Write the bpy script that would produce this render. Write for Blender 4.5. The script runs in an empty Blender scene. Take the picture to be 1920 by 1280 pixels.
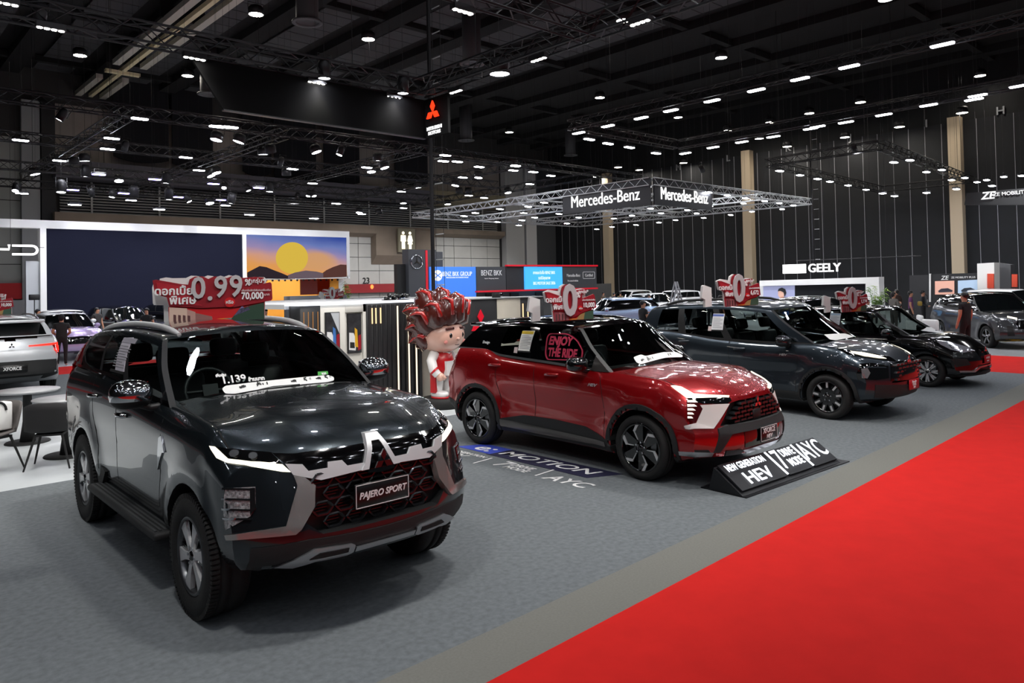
import bpy, bmesh, math, random
from math import sin, cos, pi, radians as R, sqrt
from mathutils import Vector, Matrix
from mathutils.bvhtree import BVHTree
random.seed(7)
D = bpy.data
SC = bpy.context.scene
COL = SC.collection
# ------------------------------------------------------------------ camera, world, exposure
FPX, CY, PIT, ROL, CAMZ, TH = 1396.44, 504.31, 0.0206, 0.0210, 2.077, R(42.6)
_f = Vector((sin(TH) * cos(PIT), cos(TH) * cos(PIT), sin(PIT)))
_r0 = Vector((cos(TH), -sin(TH), 0))
_u0 = _r0.cross(_f)
_r = cos(ROL) * _r0 - sin(ROL) * _u0
_u = sin(ROL) * _r0 + cos(ROL) * _u0
cd = D.cameras.new('camera')
cam = D.objects.new('camera', cd)
COL.objects.link(cam)
cam.matrix_world = Matrix(((_r.x, _u.x, -_f.x, 0), (_r.y, _u.y, -_f.y, 0), (_r.z, _u.z, -_f.z, CAMZ), (0, 0, 0, 1)))
cd.sensor_width = 36
cd.lens = FPX * 36 / 1920
cd.shift_y = (CY - 640) / 1920
cd.clip_end = 300
cd.clip_start = 0.05
SC.camera = cam
SC.view_settings.view_transform = 'Standard'
SC.view_settings.look = 'None'
SC.view_settings.exposure = 0.5
SC.view_settings.gamma = 1
SC.view_settings.use_curve_mapping = False
W = D.worlds.new('world')
SC.world = W
W.use_nodes = True
W.node_tree.nodes['Background'].inputs[0].default_value = (0.60, 0.68, 0.8, 1)
W.node_tree.nodes['Background'].inputs[1].default_value = 0.03
SC.cycles.sample_clamp_indirect = 4
SC.cycles.sample_clamp_direct = 30
SC.cycles.caustics_reflective = False
SC.cycles.caustics_refractive = False
SC.cycles.max_bounces = 6
SC.cycles.diffuse_bounces = 2
SC.cycles.glossy_bounces = 3
SC.cycles.transmission_bounces = 4
SC.cycles.transparent_max_bounces = 8


def ray(px, py):
    a, b = (px - 960) / FPX, -(py - CY) / FPX
    return _f + a * _r + b * _u


def onX(px, py, X): d = ray(px, py); return Vector((0, 0, CAMZ)) + d * (X / d.x)
def onY(px, py, Y): d = ray(px, py); return Vector((0, 0, CAMZ)) + d * (Y / d.y)
def onZ(px, py, Z=0.0): d = ray(px, py); return Vector((0, 0, CAMZ)) + d * ((Z - CAMZ) / d.z)


# ------------------------------------------------------------------ materials
MATS = {}


def s2l(c):
    if isinstance(c, str):
        c = [int(c[i:i + 2], 16) / 255 for i in (0, 2, 4)]
    return tuple(((v / 12.92) if v <= 0.04045 else ((v + 0.055) / 1.055) ** 2.4) for v in c)


def mat(name, col, rough=0.5, metal=0.0, coat=0.0, emit=0.0, spec=0.5, noise=0.0, nscale=40.0, bump=0.0, alpha=1.0, ecol=None, coatr=0.02):
    if name in MATS: return MATS[name]
    m = D.materials.new(name)
    m.use_nodes = True
    nt = m.node_tree
    b = nt.nodes['Principled BSDF']
    c = s2l(col) + (1,)
    b.inputs['Base Color'].default_value = c
    b.inputs['Roughness'].default_value = rough
    b.inputs['Metallic'].default_value = metal
    b.inputs['Specular IOR Level'].default_value = spec
    if coat:
        b.inputs['Coat Weight'].default_value = coat
        b.inputs['Coat Roughness'].default_value = coatr
    if emit:
        b.inputs['Emission Color'].default_value = (s2l(ecol) + (1,)) if ecol else c
        b.inputs['Emission Strength'].default_value = emit
    if alpha < 1: b.inputs['Alpha'].default_value = alpha
    if noise or bump:
        tc = nt.nodes.new('ShaderNodeTexCoord')
        n = nt.nodes.new('ShaderNodeTexNoise')
        n.inputs['Scale'].default_value = nscale
        n.inputs['Detail'].default_value = 4
        nt.links.new(tc.outputs['Object'], n.inputs['Vector'])
        if noise:
            mr = nt.nodes.new('ShaderNodeMapRange')
            mr.inputs[1].default_value, mr.inputs[2].default_value = 0.3, 0.7
            mr.inputs[3].default_value, mr.inputs[4].default_value = 1 - noise, 1 + noise
            nt.links.new(n.outputs['Fac'], mr.inputs[0])
            mx = nt.nodes.new('ShaderNodeVectorMath')
            mx.operation = 'SCALE'
            mx.inputs[0].default_value = c[:3]
            nt.links.new(mr.outputs[0], mx.inputs['Scale'])
            nt.links.new(mx.outputs[0], b.inputs['Base Color'])
        if bump:
            bp = nt.nodes.new('ShaderNodeBump')
            bp.inputs['Strength'].default_value = bump
            bp.inputs['Distance'].default_value = 0.01
            nt.links.new(n.outputs['Fac'], bp.inputs['Height'])
            nt.links.new(bp.outputs[0], b.inputs['Normal'])
    MATS[name] = m
    return m


def emat(name, col, strength, sides=0.0):
    """light giving surface"""
    if name in MATS: return MATS[name]
    m = D.materials.new(name)
    m.use_nodes = True
    nt = m.node_tree
    nt.nodes.remove(nt.nodes['Principled BSDF'])
    e = nt.nodes.new('ShaderNodeEmission')
    e.inputs[0].default_value = s2l(col) + (1,)
    e.inputs[1].default_value = strength
    nt.links.new(e.outputs[0], nt.nodes['Material Output'].inputs[0])
    MATS[name] = m
    return m


def glass(name, col, trans=0.85):
    """thin tinted window pane: clear look-through plus a mirror-like surface"""
    if name in MATS: return MATS[name]
    m = D.materials.new(name)
    m.use_nodes = True
    nt = m.node_tree
    nt.nodes.remove(nt.nodes['Principled BSDF'])
    t = nt.nodes.new('ShaderNodeBsdfTransparent')
    c = s2l(col)
    t.inputs[0].default_value = tuple(v * trans for v in c) + (1,)
    g = nt.nodes.new('ShaderNodeBsdfGlossy')
    g.inputs['Roughness'].default_value = 0.01
    fr = nt.nodes.new('ShaderNodeFresnel')
    fr.inputs[0].default_value = 1.5
    mx = nt.nodes.new('ShaderNodeMixShader')
    nt.links.new(fr.outputs[0], mx.inputs[0])
    nt.links.new(t.outputs[0], mx.inputs[1])
    nt.links.new(g.outputs[0], mx.inputs[2])
    nt.links.new(mx.outputs[0], nt.nodes['Material Output'].inputs[0])
    MATS[name] = m
    return m


BLACK = mat('black_plastic', '121314', 0.5)
GLOSSB = mat('gloss_black', '050506', 0.08, coat=1.0)
CHROME = mat('chrome', 'd8dadd', 0.08, metal=1.0)
SATIN = mat('satin_silver', 'b6b8bb', 0.28, metal=0.9)
RUBBER = mat('tyre_rubber', '141414', 0.75, bump=0.3, nscale=90)
DARKIN = mat('dark_interior', '0c0d0e', 0.8)
WHITE = mat('white_paint', 'e8e8e6', 0.5)


# ------------------------------------------------------------------ object helpers
def tag(o, label=None, cat=None, group=None, kind=None):
    if label: o['label'] = label
    if cat: o['category'] = cat
    if group: o['group'] = group
    if kind: o['kind'] = kind
    return o


def empty(name, loc, rz=0.0, label=None, cat=None, group=None):
    o = D.objects.new(name, None)
    o.empty_display_size = 0.2
    COL.objects.link(o)
    o.location = loc
    o.rotation_euler = (0, 0, rz)
    return tag(o, label, cat, group)


def link(name, me, parent=None, loc=None, rot=None, mats=None):
    o = D.objects.new(name, me)
    COL.objects.link(o)
    if parent: o.parent = parent
    if loc is not None: o.location = loc
    if rot is not None: o.rotation_euler = rot
    if mats is not None:
        for m in (mats if isinstance(mats, (list, tuple)) else [mats]): me.materials.append(m)
    return o


def copy_tree(o, parent=None):
    c = o.copy()
    COL.objects.link(c)
    c.parent = parent
    for ch in [k for k in D.objects if k.parent == o]: copy_tree(ch, c)
    return c


class MB:
    """collects shapes into one mesh"""
    def __init__(s): s.v, s.f, s.mi, s.sm = [], [], [], []

    def add(s, vs, fs, mi=0, smooth=False):
        n = len(s.v)
        s.v += [tuple(v) for v in vs]
        s.f += [tuple(i + n for i in f) for f in fs]
        s.mi += [mi] * len(fs)
        s.sm += [smooth] * len(fs)
        return s

    def box(s, a, b, mi=0, M=None):
        x0, y0, z0 = a
        x1, y1, z1 = b
        vs = [(x0, y0, z0), (x1, y0, z0), (x1, y1, z0), (x0, y1, z0), (x0, y0, z1), (x1, y0, z1), (x1, y1, z1), (x0, y1, z1)]
        if M: vs = [M @ Vector(v) for v in vs]
        return s.add(vs, [(0, 3, 2, 1), (4, 5, 6, 7), (0, 1, 5, 4), (1, 2, 6, 5), (2, 3, 7, 6), (3, 0, 4, 7)], mi)

    def cbox(s, c, d, mi=0, M=None):
        return s.box([c[i] - d[i] / 2 for i in range(3)], [c[i] + d[i] / 2 for i in range(3)], mi, M)

    def tube(s, pts, r, n=8, mi=0, cap=True, smooth=True):
        pts = [Vector(p) for p in pts]
        rs = r if isinstance(r, (list, tuple)) else [r] * len(pts)
        rings = []
        up = None
        for i, p in enumerate(pts):
            d = (pts[min(i + 1, len(pts) - 1)] - pts[max(i - 1, 0)]).normalized()
            if up is None:
                up = Vector((0, 0, 1)) if abs(d.z) < 0.9 else Vector((1, 0, 0))
            a = d.cross(up)
            if a.length < 1e-6: a = d.cross(Vector((0, 1, 0)))
            a.normalize()
            b = a.cross(d).normalized()
            up = b
            rings.append([p + rs[i] * (cos(2 * pi * k / n) * a + sin(2 * pi * k / n) * b) for k in range(n)])
        vs = [v for rg in rings for v in rg]
        fs = [(i * n + k, i * n + (k + 1) % n, (i + 1) * n + (k + 1) % n, (i + 1) * n + k) for i in range(len(pts) - 1) for k in range(n)]
        s.add(vs, fs, mi, smooth)
        if cap:
            s.add(rings[0], [tuple(range(n))], mi)
            s.add(rings[-1], [tuple(reversed(range(n)))], mi)
        return s

    def lathe(s, prof, n=24, mi=0, axis='z', M=None, smooth=True, closed=False):
        vs = []
        for (r, h) in prof:
            for k in range(n):
                a = 2 * pi * k / n
                p = (r * cos(a), r * sin(a), h) if axis == 'z' else ((r * cos(a), h, r * sin(a)) if axis == 'y' else (h, r * cos(a), r * sin(a)))
                vs.append(M @ Vector(p) if M else p)
        m = len(prof)
        fs = [(i * n + k, i * n + (k + 1) % n, ((i + 1) % m) * n + (k + 1) % n, ((i + 1) % m) * n + k) for i in range(m if closed else m - 1) for k in range(n)]
        return s.add(vs, fs, mi, smooth)

    def prism(s, poly, a, b, axis='y', mi=0, M=None, smooth=False):
        """2D polygon extruded from a to b; axis is the extrusion axis, poly gives the two other coordinates in xyz order"""
        def P(u, v, w):
            p = (w, u, v) if axis == 'x' else ((u, w, v) if axis == 'y' else (u, v, w))
            return M @ Vector(p) if M else p
        n = len(poly)
        vs = [P(u, v, a) for u, v in poly] + [P(u, v, b) for u, v in poly]
        s.add(vs, [tuple(range(n)), tuple(reversed(range(n, 2 * n)))] + [(i, (i + 1) % n, n + (i + 1) % n, n + i) for i in range(n)], mi)
        if smooth: s.sm[-n:] = [True] * n
        return s

    def mesh(s, name='mesh', merge=0.0):
        me = D.meshes.new(name)
        me.from_pydata(s.v, [], s.f)
        for p, mi, sm in zip(me.polygons, s.mi, s.sm):
            p.material_index = mi
            p.use_smooth = sm
        bm = bmesh.new()
        bm.from_mesh(me)
        if merge: bmesh.ops.remove_doubles(bm, verts=bm.verts, dist=merge)
        bmesh.ops.recalc_face_normals(bm, faces=bm.faces)
        bm.to_mesh(me)
        bm.free()
        return me

    def build(s, name, mats, parent=None, loc=None, rot=None, merge=0.0):
        return link(name, s.mesh(name, merge), parent, loc, rot, mats)


def bevel_box(name, a, b, m, parent=None, bev=0.02, seg=2, loc=None, rot=None):
    bm = bmesh.new()
    bmesh.ops.create_cube(bm, size=1)
    for v in bm.verts:
        v.co = Vector([(a[i] + b[i]) / 2 + v.co[i] * (b[i] - a[i]) for i in range(3)])
    bmesh.ops.bevel(bm, geom=bm.edges, offset=bev, segments=seg, affect='EDGES', profile=0.5)
    me = D.meshes.new(name)
    bm.to_mesh(me)
    bm.free()
    for p in me.polygons: p.use_smooth = True
    return link(name, me, parent, loc, rot, m)


def text_mesh(txt, size, depth=0.004, shear=0.0, bold=0.0, align='CENTER', sx=1.0, spacing=1.0, res=3):
    c = D.curves.new('text', 'FONT')
    c.body = txt
    c.size = size
    c.extrude = depth / 2
    c.shear = shear
    c.offset = bold
    c.align_x = align
    c.align_y = 'CENTER'
    c.space_character = spacing
    c.resolution_u = res
    o = D.objects.new('text', c)
    COL.objects.link(o)
    dg = bpy.context.evaluated_depsgraph_get()
    me = D.meshes.new_from_object(o.evaluated_get(dg))
    D.objects.remove(o)
    D.curves.remove(c)
    if sx != 1.0:
        for v in me.vertices: v.co.x *= sx
    return me


def text(name, txt, size, m, parent, loc, rot, **k):
    me = text_mesh(txt, size, **k)
    me.name = name
    me.materials.clear()
    return link(name, me, parent, loc, rot, m)


def rounded(poly, r, n=3):
    """rounds the corners of a polygon"""
    out = []
    m = len(poly)
    for i in range(m):
        p0, p, p1 = Vector(poly[i - 1]), Vector(poly[i]), Vector(poly[(i + 1) % m])
        a, b = p0 - p, p1 - p
        d = min(r, a.length * 0.45, b.length * 0.45)
        a = p + a.normalized() * d
        b = p + b.normalized() * d
        for k in range(n + 1):
            t = k / n
            out.append(tuple((1 - t) ** 2 * a + 2 * t * (1 - t) * p + t * t * b))
    return out


def sm(a, b, x):
    t = min(1, max(0, (x - a) / (b - a)))
    return t * t * (3 - 2 * t)


def curve(pts):
    """monotone cubic through (x, y) points"""
    xs = [p[0] for p in pts]
    ys = [p[1] for p in pts]
    n = len(xs)
    dl = [(ys[i + 1] - ys[i]) / (xs[i + 1] - xs[i]) for i in range(n - 1)]
    ms = [dl[0]] + [0 if dl[i - 1] * dl[i] <= 0 else 2 * dl[i - 1] * dl[i] / (dl[i - 1] + dl[i]) for i in range(1, n - 1)] + [dl[-1]]

    def f(x):
        if x <= xs[0]: return ys[0]
        if x >= xs[-1]: return ys[-1]
        i = max(k for k in range(n - 1) if xs[k] <= x)
        h = xs[i + 1] - xs[i]
        t = (x - xs[i]) / h
        return ys[i] * (1 + 2 * t) * (1 - t) ** 2 + h * ms[i] * t * (1 - t) ** 2 + ys[i + 1] * t * t * (3 - 2 * t) + h * ms[i + 1] * t * t * (t - 1)
    return f
# ------------------------------------------------------------------ car kit
def bvh_of(objs, pre=None):
    vs, fs = ([], []) if pre is None else (list(pre[0]), list(pre[1]))
    for o in objs:
        n = len(vs)
        vs += [v.co.copy() for v in o.data.vertices]
        fs += [tuple(i + n for i in p.vertices) for p in o.data.polygons]
    return BVHTree.FromPolygons(vs, fs)


def apply_bool(o, cutter):
    md = o.modifiers.new('b', 'BOOLEAN')
    md.operation = 'DIFFERENCE'
    md.solver = 'EXACT'
    md.object = cutter
    md.material_mode = 'TRANSFER'
    dg = bpy.context.evaluated_depsgraph_get()
    me = D.meshes.new_from_object(o.evaluated_get(dg))
    o.modifiers.clear()
    o.data = me
    D.objects.remove(cutter)


def lower_body(S, parent, paint):
    xr, xf = S['xr'], S['xf']
    T, E, B, Wd, dyf = curve(S['top']), curve(S['edge']), curve(S['bot']), curve(S['wid']), curve(S['side'])
    lf, lr = curve(S['leanf']), curve(S['leanr'])
    Wm = max(p[1] for p in S['wid'])
    p_ = S.get('crown_p', 2.4)
    hood = S.get('hood', lambda x, y: 0)
    xs = [0, .012, .03, .06, .1, .15, .21, .28, .36]
    n = int((xf - xr - .72) / .065)
    xs = [xr + a for a in xs] + [xr + .36 + (xf - xr - .72) * k / n for k in range(1, n)] + [xf - a for a in reversed(xs)]
    G = [0, .12, .25, .38, .5, .62, .74, .84, .92, .97, 1]
    Q = [0, .03, .07, .12, .18, .25, .32, .4, .48, .56, .64, .72, .8, .86, .91, .95, .98, 1]

    def flare(x, z):
        a = 0
        for (xw, zw, Ra, amp) in S['flare']:
            r = sqrt((x - xw) ** 2 + (z - zw) ** 2)
            a += amp * math.exp(-((r - Ra - .02) / .11) ** 2) if r > Ra - .2 else 0
        return a

    def warp(x, y, z):
        yy = abs(y) / Wm
        wf, wr = sm(xf - S['fz'], xf, x), sm(xr + S['rz'], xr, x)
        return (x - wf * (S['kf'] * yy ** S['pf'] + lf(z)) + wr * (S['kr'] * yy ** S['pr'] + lr(z)), y, z)

    def half(x, q):
        z = B(x) + (E(x) - B(x)) * q
        return Wd(x) + dyf(q) + flare(x, z) + (S['feat'](x, z) if 'feat' in S else 0), z

    mb = MB()
    rings = []
    for x in xs:
        Yb, zb = half(x, 0)
        Ye, ze = half(x, 1)
        h = [(Yb * g, zb) for g in G[:-1]] + [half(x, q) for q in Q] + [(Ye * g, ze + (T(x) - ze) * (1 - g ** p_) + hood(x, Ye * g)) for g in reversed(G[:-1])]
        ring = h + [(-y, z) for y, z in reversed(h[1:-1])]
        rings.append([warp(x, y, z) for y, z in ring])
    m = len(rings[0])
    vs = [v for r in rings for v in r]
    mb.add(vs, [(i * m + k, i * m + (k + 1) % m, (i + 1) * m + (k + 1) % m, (i + 1) * m + k) for i in range(len(xs) - 1) for k in range(m)], 0, True)
    GG = [-g for g in reversed(G[1:])] + G
    for x in (xr, xf):
        vs = []
        for q in Q:
            Y, z = half(x, q)
            vs += [warp(x, g * Y, z + ((T(x) - E(x)) * (1 - abs(g) ** p_) + hood(x, g * Y)) * q ** 3) for g in GG]
        w = len(GG)
        mb.add(vs, [(i * w + k, i * w + k + 1, (i + 1) * w + k + 1, (i + 1) * w + k) for i in range(len(Q) - 1) for k in range(w - 1)], 0, True)
    o = mb.build('body', [paint, BLACK], None, merge=0.0008)
    # wheel arches and recesses are cut out
    c = MB()
    for (xw, zw, Ra) in S['arch']:
        for s in (-1, 1):
            pl = [(xw + Ra * cos(a), zw + Ra * sin(a)) for a in [2 * pi * k / 40 for k in range(40)]]
            c.prism(pl, s * (Wm - .34), s * 1.25, 'y')
    co = c.build('cutter', [BLACK], None)
    apply_bool(o, co)
    S['pre'] = ([v.co.copy() for v in o.data.vertices], [tuple(q.vertices) for q in o.data.polygons])
    for axis, poly, a, b in S.get('cuts', []):
        apply_bool(o, MB().prism(poly, a, b, axis).build('cutter', [BLACK], None))
    # the deck under the cabin is opened
    bm = bmesh.new()
    bm.from_mesh(o.data)
    g0, g1, ins = S['open']
    kill = [f for f in bm.faces if f.normal.z > .55 and f.calc_center_median().z > E(f.calc_center_median().x) - .03 and g0 < f.calc_center_median().x < g1 and abs(f.calc_center_median().y) < Wm - ins]
    bmesh.ops.delete(bm, geom=kill, context='FACES')
    bm.to_mesh(o.data)
    bm.free()
    o.parent = parent
    for p in o.data.polygons: p.use_smooth = p.material_index == 0
    try: o.data.set_sharp_from_angle(angle=R(38))
    except Exception: pass
    return o


def greenhouse(S, parent, paint, roofmat, framemat, glassm, glassr=None, names=True):
    belt, roof, wb = curve(S['belt']), curve(S['roof']), curve(S['gw'])
    ins, fr, rr = curve(S['inset']), curve(S['front']), curve(S['rear'])
    bf, br, crown = S['bf'], S['br'], S['crown']
    wins = S['wins']
    ta, tb = S['trange']
    rows = sorted(set([0, ta / 2, ta, tb] + [ta + (tb - ta) * k / 7 for k in range(1, 7)] + [tb + (1 - tb) * k / 6 for k in range(1, 6)] + [1]))
    cs = {0.0, 1.0}
    for w in wins: cs |= {w[1], w[2]}
    cl = sorted(cs)
    cols = []
    for a, b in zip(cl, cl[1:]):
        n = max(1, int((b - a) / .045))
        cols += [a + (b - a) * k / n for k in range(n)]
    cols.append(1.0)
    gf = [-1, -.95, -.86, -.7, -.5, -.25, 0, .25, .5, .7, .86, .95, 1]

    def side(s, t, sg):
        x0, x1 = rr(t) + br, fr(t) - bf
        x = x0 + (x1 - x0) * s
        return Vector((x, sg * (wb(x) - ins(t)), belt(x) + (roof(x) - belt(x)) * t))

    def endp(g, t, front):
        c = side(1 if front else 0, t, 1)
        x = fr(t) - bf * abs(g) ** 2.2 if front else rr(t) + br * abs(g) ** 2.2
        return Vector((x, g * c.y, c.z + crown * t * t * (1 - g * g)))
    parts = {}

    def put(key, vs):
        mb = parts.setdefault(key, MB())
        mb.add(vs, [(0, 1, 2, 3)], 0, True)
    for sg in (-1, 1):
        for i in range(len(cols) - 1):
            for j in range(len(rows) - 1):
                sc, tc = (cols[i] + cols[i + 1]) / 2, (rows[j] + rows[j + 1]) / 2
                key = 'roof' if tc > tb else None
                if tc < ta: key = ('moulding', sg)
                if key is None:
                    for w in wins:
                        if w[1] < sc < w[2]: key = (w[0], sg)
                    if key is None:
                        pk = ('post', sg, sum(sc > w[2] for w in wins))
                        key = pk if wins[0][1] < sc < wins[-1][2] else (pk if sc < wins[0][1] and S.get('blackD') else ('roof' if not S.get('blackA') or sc < .5 else pk))
                put(key, [side(cols[i], rows[j], sg), side(cols[i + 1], rows[j], sg), side(cols[i + 1], rows[j + 1], sg), side(cols[i], rows[j + 1], sg)])
    for front in (True, False):
        for i in range(len(gf) - 1):
            for j in range(len(rows) - 1):
                gc, tc = (gf[i] + gf[i + 1]) / 2, (rows[j] + rows[j + 1]) / 2
                top = (S.get('wtop', .93) if front else S.get('rtop', .8))
                if tc > top: key = 'roof'
                elif front: key = 'windshield' if abs(gc) < .95 and tc > ta / 3 else 'surround'
                else: key = 'rear_window' if abs(gc) < .86 and tc > ta else 'tail'
                put(key, [endp(gf[i], rows[j], front), endp(gf[i + 1], rows[j], front), endp(gf[i + 1], rows[j + 1], front), endp(gf[i], rows[j + 1], front)])
    # roof skin
    grid = []
    for s in cols:
        l = side(s, 1, 1)
        f, r = endp(0, 1, True), endp(0, 1, False)
        row = []
        for g in gf:
            x = (rr(1) + br * abs(g) ** 2.2) * (1 - s) + (fr(1) - bf * abs(g) ** 2.2) * s
            row.append(Vector((x, g * l.y, l.z + crown * (1 - g * g))))
        grid.append(row)
    for i in range(len(cols) - 1):
        for j in range(len(gf) - 1): put('roof', [grid[i][j], grid[i + 1][j], grid[i + 1][j + 1], grid[i][j + 1]])
    objs = {}
    nm = {'roof': ('roof', roofmat), 'moulding': ('window_moulding', framemat), 'post': ('door_post', BLACK), 'windshield': ('windshield', glassm), 'surround': ('windshield_surround', BLACK),
          'rear_window': ('rear_window', glassr or glassm), 'tail': ('tailgate_frame', paint)}
    if S.get('postmat'): nm['post'] = ('door_post', S['postmat'])
    for k, mb in parts.items():
        k0 = k[0] if isinstance(k, tuple) and k[0] in nm else k
        n, m = nm[k0] if k0 in nm else (k[0], (glassr or glassm) if k[0] != 'front_door_window' else glassm)
        objs[k] = mb.build(n, m, parent, merge=0.0008)
    return objs


def patch(name, bv, pts, dirn, off, m, parent, grid=0.05, mirror=True, back=0.012, round_=0.0):
    """a panel with its own thickness that follows the body: outline pts (3D, or 2D seen along dirn), pressed onto the body along dirn"""
    d = Vector(dirn).normalized()
    up = Vector((0, 0, 1)) if abs(d.z) < .9 else Vector((1, 0, 0))
    a = up.cross(d).normalized()
    b = d.cross(a)
    P2 = [(Vector(p).dot(a), Vector(p).dot(b)) for p in pts]
    if round_: P2 = rounded(P2, round_)
    bm = bmesh.new()
    vs = [bm.verts.new((u, v, 0)) for u, v in P2]
    f = bm.faces.new(vs)
    bmesh.ops.triangulate(bm, faces=[f], ngon_method='EAR_CLIP')
    for k in (0, 1):
        lo, hi = min(p[k] for p in P2), max(p[k] for p in P2)
        n = int((hi - lo) / grid)
        for i in range(1, n + 1):
            c = lo + (hi - lo) * i / (n + 1)
            no = (1, 0, 0) if k == 0 else (0, 1, 0)
            bmesh.ops.bisect_plane(bm, geom=bm.verts[:] + bm.edges[:] + bm.faces[:], plane_co=(c if k == 0 else 0, c if k else 0, 0), plane_no=no, dist=1e-5)
    for v in bm.verts:
        o = a * v.co.x + b * v.co.y + d * 6
        loc, nor, i, ds = bv.ray_cast(o, -d)
        if loc is None:
            loc, nor, i, ds = bv.find_nearest(a * v.co.x + b * v.co.y + d * (Vector(pts[0]).dot(d) if len(pts[0]) == 3 else 1.0))
        if nor.dot(d) < 0: nor = -nor
        v.co = loc + (nor * .6 + d * .4).normalized() * off
    bm.normal_update()
    if sum((f.normal.dot(d) for f in bm.faces)) < 0: bmesh.ops.reverse_faces(bm, faces=bm.faces[:])
    be = [e for e in bm.edges if e.is_boundary]
    r = bmesh.ops.extrude_edge_only(bm, edges=be)
    for v in [g for g in r['geom'] if isinstance(g, bmesh.types.BMVert)]: v.co -= d * (back + off)
    for f in bm.faces: f.smooth = True
    bmesh.ops.recalc_face_normals(bm, faces=bm.faces[:])
    me = D.meshes.new(name)
    bm.to_mesh(me)
    bm.free()
    try: me.set_sharp_from_angle(angle=R(40))
    except Exception: pass
    out = [link(name, me, parent, None, None, m)]
    if mirror:
        m2 = me.copy()
        for v in m2.vertices: v.co.y = -v.co.y
        m2.flip_normals()
        out.append(link(name, m2, parent))
    return out


SIDE, FRONT, DIAG, TOP, REAR = (0, -1, 0), (1, 0, 0), (1, -1, 0), (0, 0, 1), (-1, 0, 0)


def sidep(l): return [(x, -.9, z) for x, z in l]
def frontp(l): return [(2.2, y, z) for y, z in l]
def strip(path, w):
    """thin closed outline along a 2D path"""
    P = [Vector(p) for p in path]
    n = []
    for i in range(len(P)):
        t = (P[min(i + 1, len(P) - 1)] - P[max(i - 1, 0)]).normalized()
        n.append(Vector((-t.y, t.x)))
    return [tuple(p + k * w / 2) for p, k in zip(P, n)] + [tuple(p - k * w / 2) for p, k in reversed(list(zip(P, n)))]


def arc(xw, zw, r0, r1, a0, a1, n=18):
    A = [R(a0 + (a1 - a0) * k / n) for k in range(n + 1)]
    return [(xw + r1 * cos(a), zw + r1 * sin(a)) for a in A] + [(xw + r0 * cos(a), zw + r0 * sin(a)) for a in reversed(A)]


def spoke_mesh(polys, n, y0, y1, rim, phase=0.0, M=None):
    """polys in rim-radius units around the spoke axis pointing up, repeated n times"""
    mb = MB()
    for k in range(n):
        a = 2 * pi * k / n + phase
        for pl, dy, mi in polys:
            q = [(rim * (u * cos(a) + v * sin(a)), rim * (-u * sin(a) + v * cos(a))) for u, v in pl]
            mb.prism(q, y0 + dy, y1 + dy, 'y', mi)
    return mb


def wheel_set(car, S):
    """four wheels: tyre > rim, spokes, centre_cap, wheel_nuts, brake_disc; meshes shared"""
    Rt, Rr, w = S['tyre_r'], S['rim_r'], S['tyre_w']
    h = w / 2
    nr = S.get('wn', 40)
    t = MB()
    wall = [(Rr - .004, -h + .03), (Rr + .008, -h + .006), (Rr + (Rt - Rr) * .5, -h - .004), (Rt - .03, -h + .004), (Rt - .01, -h + .018), (Rt - .002, -h + .04)]
    prof = wall + [(Rt, -h + .06), (Rt - .008, -h + .062), (Rt - .008, -h + .075), (Rt, -h + .077), (Rt, -.012), (Rt - .008, -.01), (Rt - .008, .01), (Rt, .012), (Rt, h - .06)] + [(r, -y) for r, y in reversed(wall)]
    t.lathe(prof, nr, 0, 'y')
    if S.get('lugs'):
        for k in range(nr * 2):
            a = 2 * pi * k / (nr * 2)
            M = Matrix.Rotation(a, 4, 'Y')
            t.cbox((0, -h + .03, Rt - .012), (.018, .05, .03), 0, M)
    tm = t.mesh('wheel')
    tm.materials.append(RUBBER)
    rb = MB().lathe([(Rr + .002, -h + .012), (Rr - .012, -h + .004), (Rr - .022, -h + .02), (Rr - .03, -h + .06), (Rr - .045, 0), (Rr - .03, h - .02), (0.01, h - .03)], nr, 0, 'y')
    rm = rb.mesh('rim')
    rm.materials.append(S['rimmat'])
    polys, n, phase, smats = S['spokes']
    sp = spoke_mesh(polys, n, -h + .018, -h + .05, Rr, phase)
    sp.lathe([(.004, -h + .02), (Rr * .24, -h + .022), (Rr * .3, -h + .04), (Rr * .3, -h + .08)], 20, 0, 'y')
    spm = sp.mesh('spokes')
    for m in smats: spm.materials.append(m)
    cap = MB().lathe([(.002, -h + .008), (.026, -h + .01), (.032, -h + .022)], 16, 0, 'y').mesh('centre_cap')
    cap.materials.append(S.get('capmat', GLOSSB))
    nt = MB()
    for k in range(S.get('nuts', 5)):
        a = 2 * pi * k / S.get('nuts', 5) + .3
        nt.tube([(.057 * cos(a), -h + .012, .057 * sin(a)), (.057 * cos(a), -h + .04, .057 * sin(a))], .010, 6)
    ntm = nt.mesh('wheel_nuts')
    ntm.materials.append(CHROME)
    bd = MB().lathe([(.05, -.02), (Rr * .78, -.02), (Rr * .78, .0), (.05, .0)], 24, 0, 'y', closed=True)
    bd.cbox((Rr * .55, -.03, 0.05), (.07, .05, .16), 0)
    bdm = bd.mesh('brake_disc')
    bdm.materials.append(mat('brake_steel', '77787a', .35, .9))
    out = []
    for xw in S['axles']:
        for sgn in S.get('sides', (-1, 1)):
            o = link('wheel', tm, car, (xw, sgn * (S['track'] - h), Rt), (0, 0, 0 if sgn < 0 else pi))
            o.rotation_euler.y = random.uniform(-.3, .3) if S.get('spin') is None else S['spin']
            for nme, me in (('rim', rm), ('spokes', spm), ('centre_cap', cap), ('wheel_nuts', ntm), ('brake_disc', bdm)):
                if nme in S.get('skip', ()): continue
                link(nme, me, o)
            out.append(o)
    return out


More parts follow.
